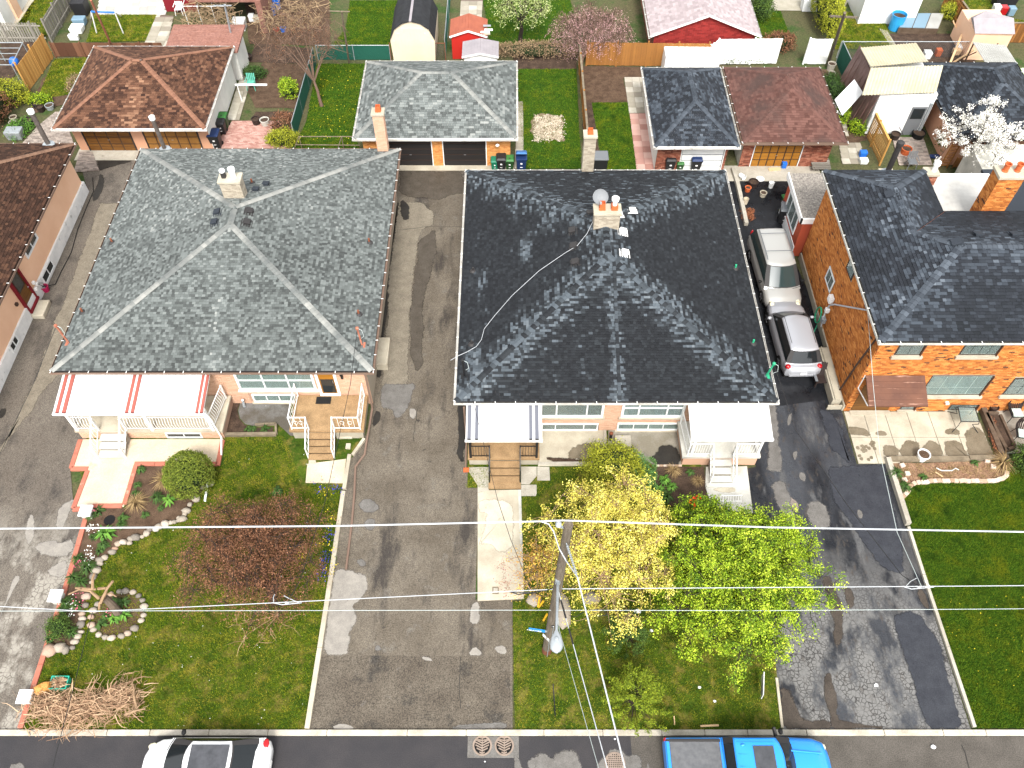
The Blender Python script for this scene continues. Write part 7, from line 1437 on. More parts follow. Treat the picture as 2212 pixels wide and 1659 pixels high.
def bed(t):
 q=MB();q.bb(-2.78,-.98,-.80,.80,1.1,1.16);q.build('tonneau_cover','cover_vinyl',t,bevel=.03);q=MB();q.bb(-2.9,-2.78,-.9,.9,1.0,1.17);q.build('tailgate','paint_blue',t,bevel=.02)
 for s in(-1,1):q=MB();q.bb(-2.9,-.95,s*.83-.05,s*.83+.05,1.08,1.18);q.build('bed_rail','trim_dark',t,bevel=.02)
 q=MB();q.box((.35,0,1.905),(.72,.95,.03));q.build('sunroof','roof_glass',t,bevel=.01);q=MB();q.blob((-.35,.5,1.9),(.09,.04,.05),3,jit=.02);q.build('roof_antenna','paint_blue',t,smooth=True)
 for k in range(4):q=MB();q.bb(-.55,.75,-.6+k*.4-.008,-.6+k*.4+.008,1.885,1.893);q.build('roof_bead','paint_blue',t)
 for s in(-1,1):
  q=MB();q.beam((1.05,s*.95,1.25),(1.0,s*1.25,1.32),.1,.18);q.build('tow_mirror','trim_dark',t,bevel=.03)
  q=MB();q.beam((1.45,s*.45,1.335),(2.6,s*.38,1.20),.05,.03);q.build('bonnet_crease','paint_blue',t,bevel=.01)
car('pickup_truck','bright blue pickup truck with grey bed cover parked at the kerb',5.85,2.0,'paint_blue',[(-2.92,.93,.45,1.02,1.04),(-2.8,.99,.38,1.08,1.09),(-1.0,1.0,.34,1.08,1.09),(.9,1.0,.32,1.10,1.16),(1.6,.99,.32,1.10,1.30),(2.4,.96,.34,1.04,1.22),(2.78,.86,.38,.90,1.04),(2.95,.60,.45,.75,.84)],(-.88,1.55,-.62,.82,.94,.76,1.10,1.82,.2,.0),(8.42,6.55,.01),0,(-1.85,1.95),.40,extra=multi(bed,lamps(2.80,.66,.84,'lens_clear','headlight',.1,.14,.08),lamps(-2.9,.9,.95,'lens_red','tail_light',.06,.07,.2)),cat='truck')
# wheeled bins
def bin_(label,p,body,lid,s=1.0,rz=0,mark='hydro_print',openl=False,hole=False):
 t=thing('wheeled_bin',label,'bin',(0,0,0),'wheeled bins standing by the garages');w,d,h=.29,.33,.95
 q=MB();q.hexa([(-w*.78,-d*.7,.06),(w*.78,-d*.7,.06),(w*.78,d*.7,.06),(-w*.78,d*.7,.06),(-w,-d,h),(w,-d,h),(w,d,h),(-w,d,h)]);q.bb(-w-.03,w+.03,-d-.03,d+.03,h-.06,h-.005);q.build('bin_body',body,t,bevel=.02)
 q=MB();a=R(28) if openl else 0;q.hexa([(-w-.03,-d-.05,h),(w+.03,-d-.05,h),(w+.03,d+.02,h),(-w-.03,d+.02,h),(-w*.85,-d*.8,h+.09),(w*.85,-d*.8,h+.09),(w*.85,d*.85,h+.1),(-w*.85,d*.85,h+.1)])
 if openl:q.v=[(x,d+(y-d)*math.cos(a)+(z-h)*math.sin(a),h+(d-y)*math.sin(a)+(z-h)*math.cos(a)) for x,y,z in q.v]
 q.build('lid',lid,t,bevel=.025);q=MB();q.tube([(-w,d,h-.02),(-w,d+.1,h),(w,d+.1,h),(w,d,h-.02)],.018,6);q.build('handle',body,t)
 for sx in(-1,1):q=MB();q.tube([(sx*w*.9,d*.75,.1),(sx*w*.65,d*.75,.1)],.1,12);q.build('wheel','rubber',t)
 q=MB();q.box((0,-d*.86-.012,.62),(.12,.012,.09));q.box((0,-d*.82-.02,.36),(.14,.012,.03));q.build('bin_mark',mark,t)
 if hole:q=MB();q.lathe([(.06,0),(.06,.012)],(0,-.12,h+.088),12);q.build('lid_knob','trim_dark',t)
 t.location=(p[0],p[1],.02);t.rotation_euler.z=rz;t.scale=(s,s,s);return t
# garages
GW={'white_metal':'gutter_white'}
def garage(name,label,fl,fr,br,bl,rise,msh,mcap,tf,trim,doors,walls,seed,ov=.5,zE=2.4,ends=None,singles=0,gut=None,sidewall=None):
 a,b_,c,d=[g(*p,zE) for p in(fl,fr,br,bl)];x0,x1=(a.x+d.x)/2,(b_.x+c.x)/2;y0,y1=(a.y+b_.y)/2,(c.y+d.y)/2;t=thing(name,label,'garage',((x0+x1)/2,y0+ov,0))
 r_=hip_roof(t,x0,x1,y0,y1,zE,rise,MATS[msh],MATS[mcap],MATS[trim],tf,seed=seed,capjoin=True,e=.15,wmin=.16,wmax=.3,gut=MATS[GW.get(gut or trim,gut or trim)],single=singles,strap=True)
 q=MB();q.bb(x0+.35,x1-.35,y0+ov+.06,y1-.35,0,zE-.03);w=q.build('wall',walls[0],t)
 if sidewall:q=MB();s=sidewall[0];q.bb(x1-.35 if s>0 else x0+.32,x1-.32 if s>0 else x0+.35,y0+ov+.06,y1-.35,0,zE-.03);q.build('side_wall',sidewall[1],t)
 H_=[]
 for(u0,u1,h,m,nr_,nc) in doors:H_.append((u0-(x0+.35),u1-(x0+.35),-.1,h))
 if walls[1]:bricks(w,(x0+.35,y0+ov+.06,0),X_,x1-x0-.7,zE-.05,FRONT,MATS[walls[1]],holes=H_,dep=.07,seed=seed)
 for(u0,u1,h,m,nr_,nc) in doors:
  yd=y0+ov+.04;q=MB();q.bb(u0,u1,yd,yd+.02,0,h);dd_=q.build('garage_door','trim_brown' if 'door' in m else 'plastic_grey',t)  # backing colour paints the shade in the gaps between door panels
  for i in range(nr_):
   for j in range(nc):q=MB();q.bb(u0+(u1-u0)*j/nc+.035,u0+(u1-u0)*(j+1)/nc-.035,yd-.03,yd-.001,h*i/nr_+.035,h*(i+1)/nr_-.035);q.build('door_panel',m,dd_)
  q=MB()
  for u in(u0-.05,u1):q.bb(u,u+.05,yd-.06,yd+.02,0,h)
  q.build('door_jamb',walls[2],t);q=MB();q.bb((u0+u1)/2-.06,(u0+u1)/2+.06,yd-.04,yd-.022,.8,.83);q.build('door_handle','steel',dd_)
 return t,x0,x1,y0+ov,y1
tfm=tint_mix(0,.9)
def brown_tf(p,rr):return max(0,min(1,rr.random()*.75+.3*max(0,nz(p,1.2))+(.25 if abs(p.x+22.2)<.5 and p.y<44 else 0)))
T_=garage('double_garage','brown-shingled double garage with peach piers, one door dark wood and one tan',(112,276),(445,279),(500,101),(207,101),1.75,'shingle_brown','cap_brown',brown_tf,'white_metal',[(-25.75,-22.95,2.05,'door_wood',4,4),(-22.1,-18.9,2.05,'door_tan',4,5)],('stucco_tan',None,'trim_dark'),71,ov=1.0,sidewall=(1,'stucco_white'))
T_=garage('double_garage','grey-shingled double garage of golden brick with two black doors',(764,297),(1117,300),(1113,133),(794,133),1.75,'shingle_grey','cap_grey',lambda p,rr:max(0,min(1,.12+rr.random()*.85+.1*nz(p,.8))),'white_metal',[(-7.3,-4.75,2.05,'door_black',5,1),(-4.05,-1.55,2.05,'door_black',5,1)],('mortar_peach','brick_gold','white_paint'),72)
q=MB();q.lathe([(.09,0),(.12,.06),(.03,.14)],(-.85,39.95,1.75),10);q.build('wall_lamp','plastic_white',T_[0])
def slate_tf(p,rr):return max(0,min(1,rr.random()*.6+.35*max(0,nz(Vector((p.x*1.6,p.y*.6,0)),1))+.05))
garage('single_garage','narrow slate-shingled garage with dark brick piers and a white door',(1417,316),(1598,317),(1553,147),(1386,147),1.35,'shingle_slate','cap_slate',lambda p,rr:min(1,slate_tf(p,rr)+.08),'white_metal',[(9.95,12.4,2.1,'white_paint',5,1)],('stucco_white','brick_red','white_paint'),73,ov=.7)
garage('single_garage','rust-brown shingled garage with a golden panelled wood door',(1605,306),(1829,309),(1770,147),(1565,146),1.5,'shingle_rust','shingle_rust',tfm,'gutter_brown',[(14.3,17.1,2.05,'door_gold',4,6)],('stucco_white','brick_red','white_paint'),74,ov=.8)
garage('single_garage','slate-shingled garage with tan side wall behind the white blossom tree',(2053,298),(2330,298),(2159,136),(2000,136),1.6,'shingle_slate','cap_slate',slate_tf,'trim_dark',[],('stucco_tan',None,'white_paint'),75,ov=.5)
sheet('garage_apron',[(-26.5,40.8),(-18.2,40.8),(-18.2,41.9),(-26.5,41.9)],.03,'concrete');sheet('garage_apron',[(-8.9,39.85),(.1,39.85),(.1,40.4),(-8.9,40.4)],.03,'concrete_light');sheet('garage_apron',[(8.6,38.9),(18.4,38.9),(18.4,40.3),(8.6,40.3)],.03,'concrete')
def gable(name,label,cat,x0,x1,y0,y1,z,rise,mw,mr,walls='brick',tab=None,rib=0,ov=.12,trim='white_metal',alongy=True):
 t=thing(name,label,cat,((x0+x1)/2,y0,0));xm=(x0+x1)/2;q=MB();q.bb(x0+ov,x1-ov,y0+ov,y1-ov,0,z-.02);w=q.build('wall',mw,t)
 q=MB();q.extr([(x0+ov,y0+ov,z-.02),(x1-ov,y0+ov,z-.02),(xm,y0+ov,z+rise*.94)],(0,.1,0));q.build('gable',mw,t)
 q=MB();rl=Vector((xm-x0,0,rise))
 q.ob((x0,y0,z),rl,Y_*(y1-y0),Z_*.06);q.ob((x1,y0,z),Vector((x0-xm,0,rise)),Y_*(y1-y0),Z_*.06);r_=q.build('roof',mr,t)
 q=MB();q.beam((x0,y0-.01,z+.03),(xm,y0-.01,z+rise+.04),.03,.12);q.beam((x1,y0-.01,z+.03),(xm,y0-.01,z+rise+.04),.03,.12);q.build('barge_board',trim,t)
 if tab:
  L=rl.length;D=rl.normalized();D2=Vector((-D.x,0,D.z))
  shingle_planes(r_,[(Vector((x0,y0,z+.065)),Y_,D,[(0,0),(y1-y0,0),(y1-y0,L),(0,L)]),(Vector((x1,y0,z+.065)),Y_,D2,[(0,0),(y1-y0,0),(y1-y0,L),(0,L)])],MATS[tab],tfm,e=.18,wmin=.2,wmax=.34)
 for i in range(rib):
  for s,P0,D in((0,Vector((x0,y0,z+.06)),rl),(1,Vector((x1,y0,z+.06)),Vector((x0-xm,0,rise)))):q=MB();q.ob(P0+D*(i/rib)+Y_*.01,D*(.93/rib),Y_*(y1-y0-.02),Z_*.025);q.build('roof_sheet',mr,r_)
 return t,r_,w
t_,r_,w_=gable('brick_garage','large garage with pale pink shingles and dark red brick gable','garage',9.15,16.45,51.2,62,1.75,1.45,'mortar_dark','shingle_pink',tab='shingle_pink',ov=.3)
bricks(w_,(9.45,51.5,0),X_,6.7,3.1,FRONT,'brick_darkred',dep=.03,bw=.3,bh=.1,poly=[(0,0),(6.7,0),(6.7,1.73),(3.35,3.05),(0,1.73)],holes=[]);bricks(w_,(9.45,61,0),-Y_,9.3,1.6,-X_,'brick_red',dep=.03,bw=.3,bh=.1)
gutter(t_,9.15,16.45,51.2,62,1.75,MATS['gutter_white'],sides='LR')
gable('red_shed','small red metal shed with rust-red ribbed roof partly patched white','shed',-4.15,-1.65,51.3,53.4,1.65,.42,'shed_red','shed_red_roof',rib=6)
gable('grey_shed','small white shed with grey ribbed roof in front of the red one','shed',-3.25,-.87,49.05,50.8,1.6,.25,'white_paint','shed_roof_grey',rib=6)
q=MB();q.bb(-2.72,-1.42,49.12,49.16,.0,1.5);q.build('shed_door','white_vinyl',[o for o in COL.objects if o.name.startswith('grey_shed')][0])
for i,(a_,w_) in enumerate((((1950,215),.5),((1960,250),.55),((1900,270),.8),((1905,285),.8))):p=gt(1,0,a_[0]+15,a_[1],1.98-i*.06);q=MB();q.ob(p,X_*w_,Vector((0,-.22,0)),Vector((-.01,0,.02)));tag(q.build('roof_offcut',('galv','white_metal','white_paint','concrete_light')[i],None),'loose %s sheet lying on the rust-red shed roof'%('grey','pale blue-grey','white','cream, lowest')[i],'metal sheet')
bt=thing('barn_shed','cream wooden barn shed with curved black gambrel roof','shed',(-6.7,52.2,0));x0,x1=-8.05,-5.1;pr=[(x0,1.7),(x0+.35,2.45),(x0+.9,2.85),(-6.6,3.0),(x1-.9,2.85),(x1-.35,2.45),(x1,1.7)]
q=MB();q.extr([(x0+.08,51.0,0),(x1-.08,51.0,0)]+[(x,51.0,z-.04) for x,z in pr[::-1]],(0,3.6,0));q.build('wall','shed_cream',bt)
for i in range(13):a=x0+.1+i*.215;hz=1.6+(.55 if 0<i<12 else 0)+(.35 if 2<i<10 else 0);q=MB();q.bb(a,a+.205,50.975,51.0,0,hz);q.build('wall_board','shed_cream',bt)
rq=MB()
for i in range(6):(xa,za),(xb,zb_)=pr[i],pr[i+1];rq.ob((xa,50.9,za),(xb-xa,0,zb_-za),Y_*3.8,(0,0,.06))
rb_=rq.build('roof','tar_roof',bt);q=MB();q.bb(-6.68,-6.52,50.88,54.72,3.03,3.07);q.build('ridge_strip','shed_roof_grey',rb_)
fb=thing('flat_shed','low building with flat reddish-brown felt roof behind the brown double garage','shed',(-20,49.5,0));q=MB();q.bb(-22.1,-17.8,49.0,51.2,0,2.2);q.build('wall','stucco_white',fb);q=MB();q.hexa([(-22.3,48.8,2.1),(-17.6,48.8,2.1),(-17.5,51.4,2.4),(-22.2,51.4,2.4),(-22.3,48.8,2.22),(-17.6,48.8,2.22),(-17.5,51.4,2.52),(-22.2,51.4,2.52)]);q.build('roof','flat_roof_brown',fb)
a_=gt(0,0,1440,100);q=MB();q.bb(a_.x,a_.x+2.3,a_.y,a_.y+4,0,2.3);ms=tag(q.build('maroon_shed','wall_maroon',None),'dark maroon shed wall at the far edge beside the white slabs','shed')
q=MB();q.bb(-17.5,-17.1,54.5,62,0,2.4);q.bb(-22.2,-17.6,55.2,62,1.9,2.05);tag(q.build('far_lean_to','white_paint',None),'white-edged brown lean-to under the dry vines at the far edge','shed').data.materials[0]=MATS['flat_roof_brown']
wh=thing('white_house','white stucco house corner with an orange downspout strip at the far left','house',(-38,56,0));q=MB();q.bb(-48,-35.4,54.9,75,0,4);q.build('wall','stucco_white',wh);q=MB();q.bb(-35.4,-35.25,56.3,57.2,0,4);q.build('wall_strip','stucco_peach',wh)
ps=thing('plastic_shed','white shed roofed with yellowed corrugated plastic panels beside the slate-shingled garage','shed',(23.6,43,0));q=MB();q.bb(21.95,25.4,43.35,48.2,0,2.85);q.build('wall','white_vinyl',ps)
def corr(P,U,V,m,n,parent,nm='roof_panel'):
 P,U,V=Vector(P),Vector(U),Vector(V);q=MB();vs=[];k=n*4;N=U.cross(V).normalized()
 for i in range(k+1):
  h=(.035 if i%4 in(1,2) else 0);vs+=[P+U*(i/k)+N*h,P+U*(i/k)+V+N*h]
 q.add(vs,[(2*i,2*i+2,2*i+3,2*i+1) for i in range(k)]);q.add([v-N*.02 for v in vs],[(2*i+1,2*i+3,2*i+2,2*i) for i in range(k)]);return q.build(nm,m,parent)
corr(g(1862,206,3.0),g(2022,200,3.0)-g(1862,206,3.0),g(1881,147,3.35)-g(1862,206,3.0),'corrugated',22,ps)
A_=g(1881,146,3.35);corr(A_+Vector((-.0,.05,.02)),g(2006,135,3.35)-A_,g(1859,105,3.0)-A_,'corrugated',20,ps)
for k in range(14):q=MB();q.bb(21.97,25.3,43.31,43.35,.05+k*.2,.05+k*.2+.185);q.build('cladding_board','white_vinyl',ps)
q=MB();q.bb(24.2,25.1,43.26,43.31,0,2.0);dd_=q.build('shed_door','plastic_grey',ps);q=MB();q.bb(24.3,25.0,43.23,43.26,1.2,1.9);q.build('door_glass','glass_dark',dd_);q=MB();q.bb(25.15,25.3,43.2,43.31,0,2.3);q.build('downpipe','galv',ps)
for k in range(9):p0,p1=Vector((21.93,43.4+k*.55,2.9)),Vector((21.5-.3*(k%3)*.3,43.3+k*.55,.2));q=MB();q.hexa([p1,p1+Y_*.58,p1+Y_*.58+X_*.05,p1+X_*.05,p0,p0+Y_*.58,p0+Y_*.58+X_*.05,p0+X_*.05]);q.build('tarp_fold','tarp_brown',ps)
q=MB();a_,b_,c_,d_=gt(3,0,575,865,2.0),gt(3,0,745,690,2.0),gt(3,0,820,805,2.0),gt(3,0,640,1000,2.0);q.hexa([a_,d_,c_,b_]+[v+Vector((0,0,.04)) for v in(a_,d_,c_,b_)]);wb_=tag(q.build('white_board','white_paint',None),'white board propped up between the rust-brown garage and the mesh fence','board');q=MB();q.tube([gt(3,0,600,960,1.9),gt(3,0,640,1010,0)],.04,6);q.tube([b_,b_-Vector((0,0,2))],.04,6);q.build('prop','white_paint',wb_)
lr=thing('lean_to_roof','lean-to of mossy grey corrugated sheets behind the slate-shingled garage','lean-to',tuple(gt(3,0,1900,500)));a_=gt(3,0,1880,545,2.1);corr(a_,gt(3,0,2170,575,2.1)-a_,gt(3,0,1770,365,2.3)-a_,'corrugated_grey',15,lr);q=MB()
for p in(a_,gt(3,0,2170,575,2.1),gt(3,0,1780,370,2.2),gt(3,0,1990,370,2.2)):q.tube([p-Vector((0,0,.05)),(p.x,p.y,0)],.05,6)
q.build('post','timber_dark',lr);gp=thing('lean_to_roof','pale green panelled roof at the right edge beside the slate-shingled garage','lean-to',tuple(gt(3,0,2150,700)));a_=gt(3,0,2100,790,2.1);corr(a_,X_*3.5,gt(3,0,2020,590,2.2)-a_,'panel_green',9,gp);q=MB();q.tube([a_+Vector((.1,.1,0)),a_+Vector((.1,.1,-2.1))],.05,6);q.build('post','timber_dark',gp)
g2=thing('grey_roof_shed','shed with grey shingle roof beyond the orange board fence on the right','shed',tuple(gt(3,0,1950,290)));a_,b_=gt(3,0,1790,290,2.0),gt(3,0,2135,295,2.0);q=MB();q.bb(a_.x+.1,b_.x,a_.y+.1,a_.y+3,0,1.95);q.build('wall','stucco_peach',g2);ap,r2=gt(3,0,1880,92,3.0),gt(3,0,2120,175,2.9);q=MB();c4=gt(3,0,1750,150,2.0);q.add([a_,b_,gt(3,0,2125,155,2.6),gt(3,0,1775,155,2.6),ap,c4],[(0,1,2,3),(3,2,4),(0,3,4,5)]);q.build('roof','shed_roof_grey',g2)
# back-yard ground
def lawn2(label,pts,n,m='grass_ground',b='blade',seed=1,h=.06):
 P=[g(*p) for p in pts];sheet('lawn',wob(P,.04,.6,seed),.03,MATS[m]);grass(label,P,n,MATS[b],seed,h=h,w=.02)
lawn2('patchy grass by the white house corner',[(28,66),(75,0),(150,0),(108,78),(50,75)],6000,seed=2);lawn2('rough grass between the orange fence and the brown double garage',[(118,128),(190,125),(150,205),(80,215)],7000,seed=3)
lawn2('yellow-green lawn behind the rusty low fence',[(205,31),(339,32),(315,90),(187,91)],9000,seed=4);lawn2('dandelion lawn between the mesh fence and the grey-shingled garage',tp(1,0,(530,555),(960,555),(850,1190),(900,1290),(310,1290),(440,1050),(500,700)),26000,'grass_lush','blade_lush',5)
lawn2('lush lawn in front of the cream barn shed',tp(1,0,(810,10),(1220,5),(1170,410),(650,410),(780,240)),16000,'grass_lush','blade_lush',6);lawn2('lawn under the pale green blossom tree',[(1043,0),(1232,0),(1240,25),(1200,108),(1060,105)],14000,'grass_lush','blade_lush',7)
lawn2('long lawn with the woodchip patch',tp(2,0,(40,600),(555,600),(600,1460),(100,1460)),26000,'grass_lush','blade_lush',8);lawn2('short lawn beside the pinkish slab path',tp(2,0,(690,890),(1000,890),(1080,1475),(790,1475)),16000,'grass_lush','blade_lush',9)
lawn2('dark lawn behind the white vinyl fence',tp(3,0,(-360,90),(110,100),(200,340),(-200,340)),9000,'grass_lush','blade_lush',10);lawn2('bright lawn crossed by the old cross-arm pole',tp(3,0,(480,110),(980,110),(1090,420),(560,430)),14000,seed=11);lawn2('grass at the far right corner',tp(3,0,(1600,0),(1930,0),(2000,150),(2300,190),(2300,300),(1750,160)),8000,seed=12)
patch(None,tp(2,0,(180,1010),(240,980),(330,990),(420,1010),(460,1100),(460,1220),(390,1230),(260,1200),(170,1150)),MATS['woodchip'],.05,3,amp=.12,name='woodchip_patch');tag(leafmesh('woodchips',None,[tuple(gt(2,0,200+rnd.random()*240,1000+rnd.random()*215,.08)) for _ in range(200)],16,(.1,.1,.015),.09,'woodchip',2,kind='stuff',flat=.6),'pale woodchips heaped in the long lawn','woodchips')
for pts,m in((tp(1,0,(60,540),(440,560),(340,940),(0,930),(-90,760)),'soil'),(tp(1,0,(0,965),(330,965),(330,1030),(-40,1030)),'soil_dark'),(tp(2,0,(600,570),(1120,580),(1130,680),(965,680),(1005,885),(605,885)),'soil'),(tp(2,0,(610,880),(690,890),(780,1475),(620,1475)),'soil_dark'),(tp(2,0,(0,440),(555,440),(560,610),(40,610)),'soil_dark'),(tp(1,0,(0,370),(480,420),(500,560),(-60,540)),'soil_dark'),(tp(3,0,(460,600),(560,600),(900,1200),(700,1260)),'soil'),(tp(0,0,(360,690),(430,620),(720,490),(560,900),(250,1000)),'soil'),(tp(3,0,(1040,290),(1700,290),(1800,560),(1200,560)),'soil_dark'),(tp(1,0,(-100,0),(640,0),(640,400),(-60,380)),'soil'),(tp(0,0,(0,350),(330,350),(20,830),(0,830)),'soil_dark')):
 sheet('garden_soil',wob([g(*p) for p in pts],.06,.6,7),.02+PZ[0]*.0007,MATS[m]);PZ[0]+=1
def pave(name,pts,bw,bh,m,z=.045,skew=0,seed=2,single=0):
 P=[(p.x,p.y) for p in[g(*q_) for q_ in pts]];par=sheet(name,P,z-.025,'mortar_dark');rr=random.Random(seed);q=MB();ys=[p[1] for p in P];y=min(ys);row=0;cnt=0
 while y<max(ys):
  for(a,b) in limits(P,y+bh/2):
   u=a-(bw/2 if row%2 and not skew else 0)
   while u<b:
    p0,p1=max(u,a),min(u+bw,b)
    if p1-p0>.03:
     if cnt<single:q2=MB();q2.bb(p0+.006,p1-.006,y+.006,y+bh-.006,z-.03,z+rr.uniform(-.004,.006),rr.random());q2.build(name.split('_')[-1] if '_' in name else 'slab',MATS[m],par);cnt+=1
     else:q.bb(p0+.006,p1-.006,y+.006,y+bh-.006,z-.03,z+rr.uniform(-.004,.006),rr.random())
    u+=bw
  y+=bh;row+=1
 if q.v:q.build('pavers',MATS[m],par,kind='stuff')
 return par
pave('patio_paver',tp(0,0,(2010,1045),(2212+200,1045),(2212+300,1290),(1850,1290),(1900,1200)),.22,.11,'paver_pink',single=250);pave('yard_paver',tp(0,0,(480,970),(560,960),(590,1110),(640,1240),(200,1235),(330,1090)),.24,.12,'paver_grey',single=120);pave('side_paver',tp(0,0,(690,1315),(800,1320),(860,1480),(640,1490)),.22,.11,'paver_grey',z=.06)
pave('path_slab',tp(0,0,(2100,590),(2200,590),(2070,1040),(1960,1040)),.55,.6,'slab',skew=1,single=60);pave('yard_slab',tp(0,0,(860,0),(1420,0),(1440,130),(1350,130),(840,125)),.6,.55,'slab_white',skew=1,single=120);pave('path_slab',tp(0,0,(1355,130),(1500,140),(1480,250),(1440,400),(1240,400)),.7,.6,'slab',skew=1,single=40)
pave('path_slab',tp(1,0,(1770,0),(1960,0),(1950,170),(1760,170)),.6,.6,'slab',skew=1,single=30);pave('path_slab',tp(2,0,(970,680),(1130,680),(1160,980),(1010,975)),.5,.55,'slab',skew=1,single=30);pave('path_slab',tp(2,0,(1015,985),(1170,985),(1240,1475),(1075,1475)),.55,.55,'paver_pink',skew=1,single=30)
pave('side_slab',tp(2,0,(45,880),(95,880),(100,1210),(100,1460),(20,1460),(35,1210)),.6,.6,'slab',skew=1,single=20);pave('yard_slab',tp(3,0,(610,1240),(800,1240),(830,1420),(640,1420)),.5,.5,'slab',skew=1,single=30);pave('yard_paver',tp(3,0,(1070,1190),(1340,1190),(1420,1430),(1130,1430)),.24,.12,'paver_grey',single=150);pave('yard_slab',tp(3,0,(500,640),(560,640),(700,1160),(640,1180)),.45,.4,'slab',skew=1,single=30)
sheet('yard_path',G((20,66),(55,0),(78,0),(48,74)),.03,'concrete_light');sheet('yard_path',[g(*p) for p in tp(3,0,(-200,0),(700,0),(640,100),(-60,90))],.025,'slab');sheet('neighbour_roof',[(26,34),(40,34),(40,39),(26,39)],2.6,'concrete_white',thick=2.6);sheet('yard_path',[g(*p) for p in tp(3,0,(960,250),(1030,270),(1120,420),(1070,420))],.04,'slab')
# fences
def board_fence(label,a,b,h,m,bw=.14,post=2.0,ph=.1,gap=.006,rails=True,side=1,lean=0,name='board_fence',pm=None,topm=None,slats=False):
 a,b=Vector(a),Vector(b);a.z=b.z=0;t=thing(name,label,'fence',tuple(a));d=b-a;L=d.length;d=d/L;n_=Vector((-d.y,d.x,0))*side;rr=random.Random(int(L*10));cache=[]
 for k in range(4):q=MB();q.ob((0,0,.06),d*(bw-gap),n_*.02,Z_*(h-.08),rr.random());cache.append(q.mesh('fence_board',m))
 n=int(L/bw)
 if slats:
  for k in range(int(h/bw)):q=MB();q.ob(a+Z_*(.1+k*bw),d*L,n_*.02,Z_*(bw*.62),rr.random());q.build('fence_slat',m,t)
 else:
  for i in range(n):o=bpy.data.objects.new('fence_board',rr.choice(cache));COL.objects.link(o);o.parent=t;o.location=d*(i*bw)+Z_*rr.uniform(-.015,.015)+n_*(.012*(i%2))
 for i in range(int(L/post)+1):p=a+d*min(L,i*post);q=MB();q.bb(p.x-.05,p.x+.05,p.y-.05,p.y+.05,0,h+ph);q.build('fence_post',pm or m,t)
 if rails:
  for z in(.35,h-.25):q=MB();q.ob(a-n_*.045+Z_*z,d*L,n_*.04,Z_*.09,.8);q.build('fence_rail',pm or m,t)
 if topm:q=MB();q.ob(a-n_*.05+Z_*h,d*L,n_*.13,Z_*.03,.9);q.build('fence_cap',topm,t)
 return t
board_fence('orange board fence slanting past the yellow-green bush at the far left',g(64,197),g(118,123),1.85,'wood_fence_light',ph=.25,side=-1);board_fence('weathered grey paling fence running away behind the orange one',g(114,93),g(163,8),1.7,'wood_grey',bw=.16,gap=.04);board_fence('weathered grey paling fence with lattice top at the far left edge',g(-40,92),g(105,93),1.5,'wood_grey',bw=.18,gap=.05)
board_fence('low rust-brown fence behind the brown double garage',g(122,124),g(360,124),1.1,'wood_brown',bw=.3,rails=False,ph=.05);board_fence('stained orange board fence behind the soil plot',g(1266,142),g(1527,145),1.75,'wood_fence',bw=.17,side=-1)
board_fence('narrow wooden fence with pale cap between the woodchip lawn and the soil plot',gt(2,0,640,1310),gt(2,0,575,570),1.5,'wood_fence',topm='timber');board_fence('long white vinyl fence left of the dry bush',gt(2,0,1745,560),gt(3,0,90,552),1.9,'white_vinyl',bw=.3,gap=.003,rails=False,ph=.04,post=2.4,side=-1,name='vinyl_fence');board_fence('short white vinyl fence right of the dry bush',gt(3,0,300,555),gt(3,0,515,560),1.9,'white_vinyl',bw=.3,gap=.003,rails=False,ph=.04,post=2.2,side=-1,name='vinyl_fence');board_fence('white vinyl fence return beside the white box roof',gt(2,0,1700,600),gt(2,0,1745,562),1.9,'white_vinyl',bw=.3,gap=.003,rails=False,ph=.04,name='vinyl_fence')
board_fence('orange board fence running away behind the leaning timber',gt(3,0,1690,330),gt(3,0,1500,60),1.6,'wood_fence',topm='timber',side=-1);board_fence('orange board fence crossing in front of the grey shingled shed',gt(3,0,1740,372),gt(3,0,2400,372),1.5,'wood_fence',topm='timber',side=-1)
board_fence('orange slatted fence beside the black flue and brick chimney',gt(3,0,960,1430),gt(3,0,850,1190),1.8,'wood_fence_light',slats=True,bw=.14,post=1.8,topm='wood_fence_light');
q=MB();p=gt(2,0,1500,620);q.bb(p.x-1.6,p.x+2.0,p.y-.6,p.y+.9,0,1.5);tag(q.build('white_box_shed','white_paint',None,bevel=.04),'white flat-topped storage box behind the narrow slate-shingled garage','shed')
def mesh_fence(label,pts,h,m,post='galv',fill=None,every=2.2):
 t=thing('mesh_fence',label,'fence',tuple(pts[0]));q=MB();p_=MB()
 for i in range(len(pts)-1):
  a,b=Vector(pts[i]),Vector(pts[i+1]);d=b-a;L=d.length;n=int(L/.12);k=h/L
  for j in range(n):u=j/n;v=min(1,u+k);zz=h*(v-u)/k if k else h;q.tube([a+d*u,a+d*v+Z_*min(h,(v-u)*L)],.006,3,cap=False);q.tube([a+d*u+Z_*h,a+d*v+Z_*(h-min(h,(v-u)*L))],.006,3,cap=False)
  m_=max(1,int(L/every))
  for j in range(m_+1):p_.tube([a+d*j/m_,a+d*j/m_+Z_*(h+.05)],.028,6)
  r_=MB();r_.tube([a+Z_*h,b+Z_*h],.024,6);r_.build('top_rail',post,t)
  if fill:f=MB();f.ob(a+Z_*.05,d,Vector((.02,.01,0)),Z_*(h-.1));f.build('privacy_screen',fill,t)
 q.build('mesh',m,t,kind='stuff');p_.build('posts',post,t,kind='stuff')
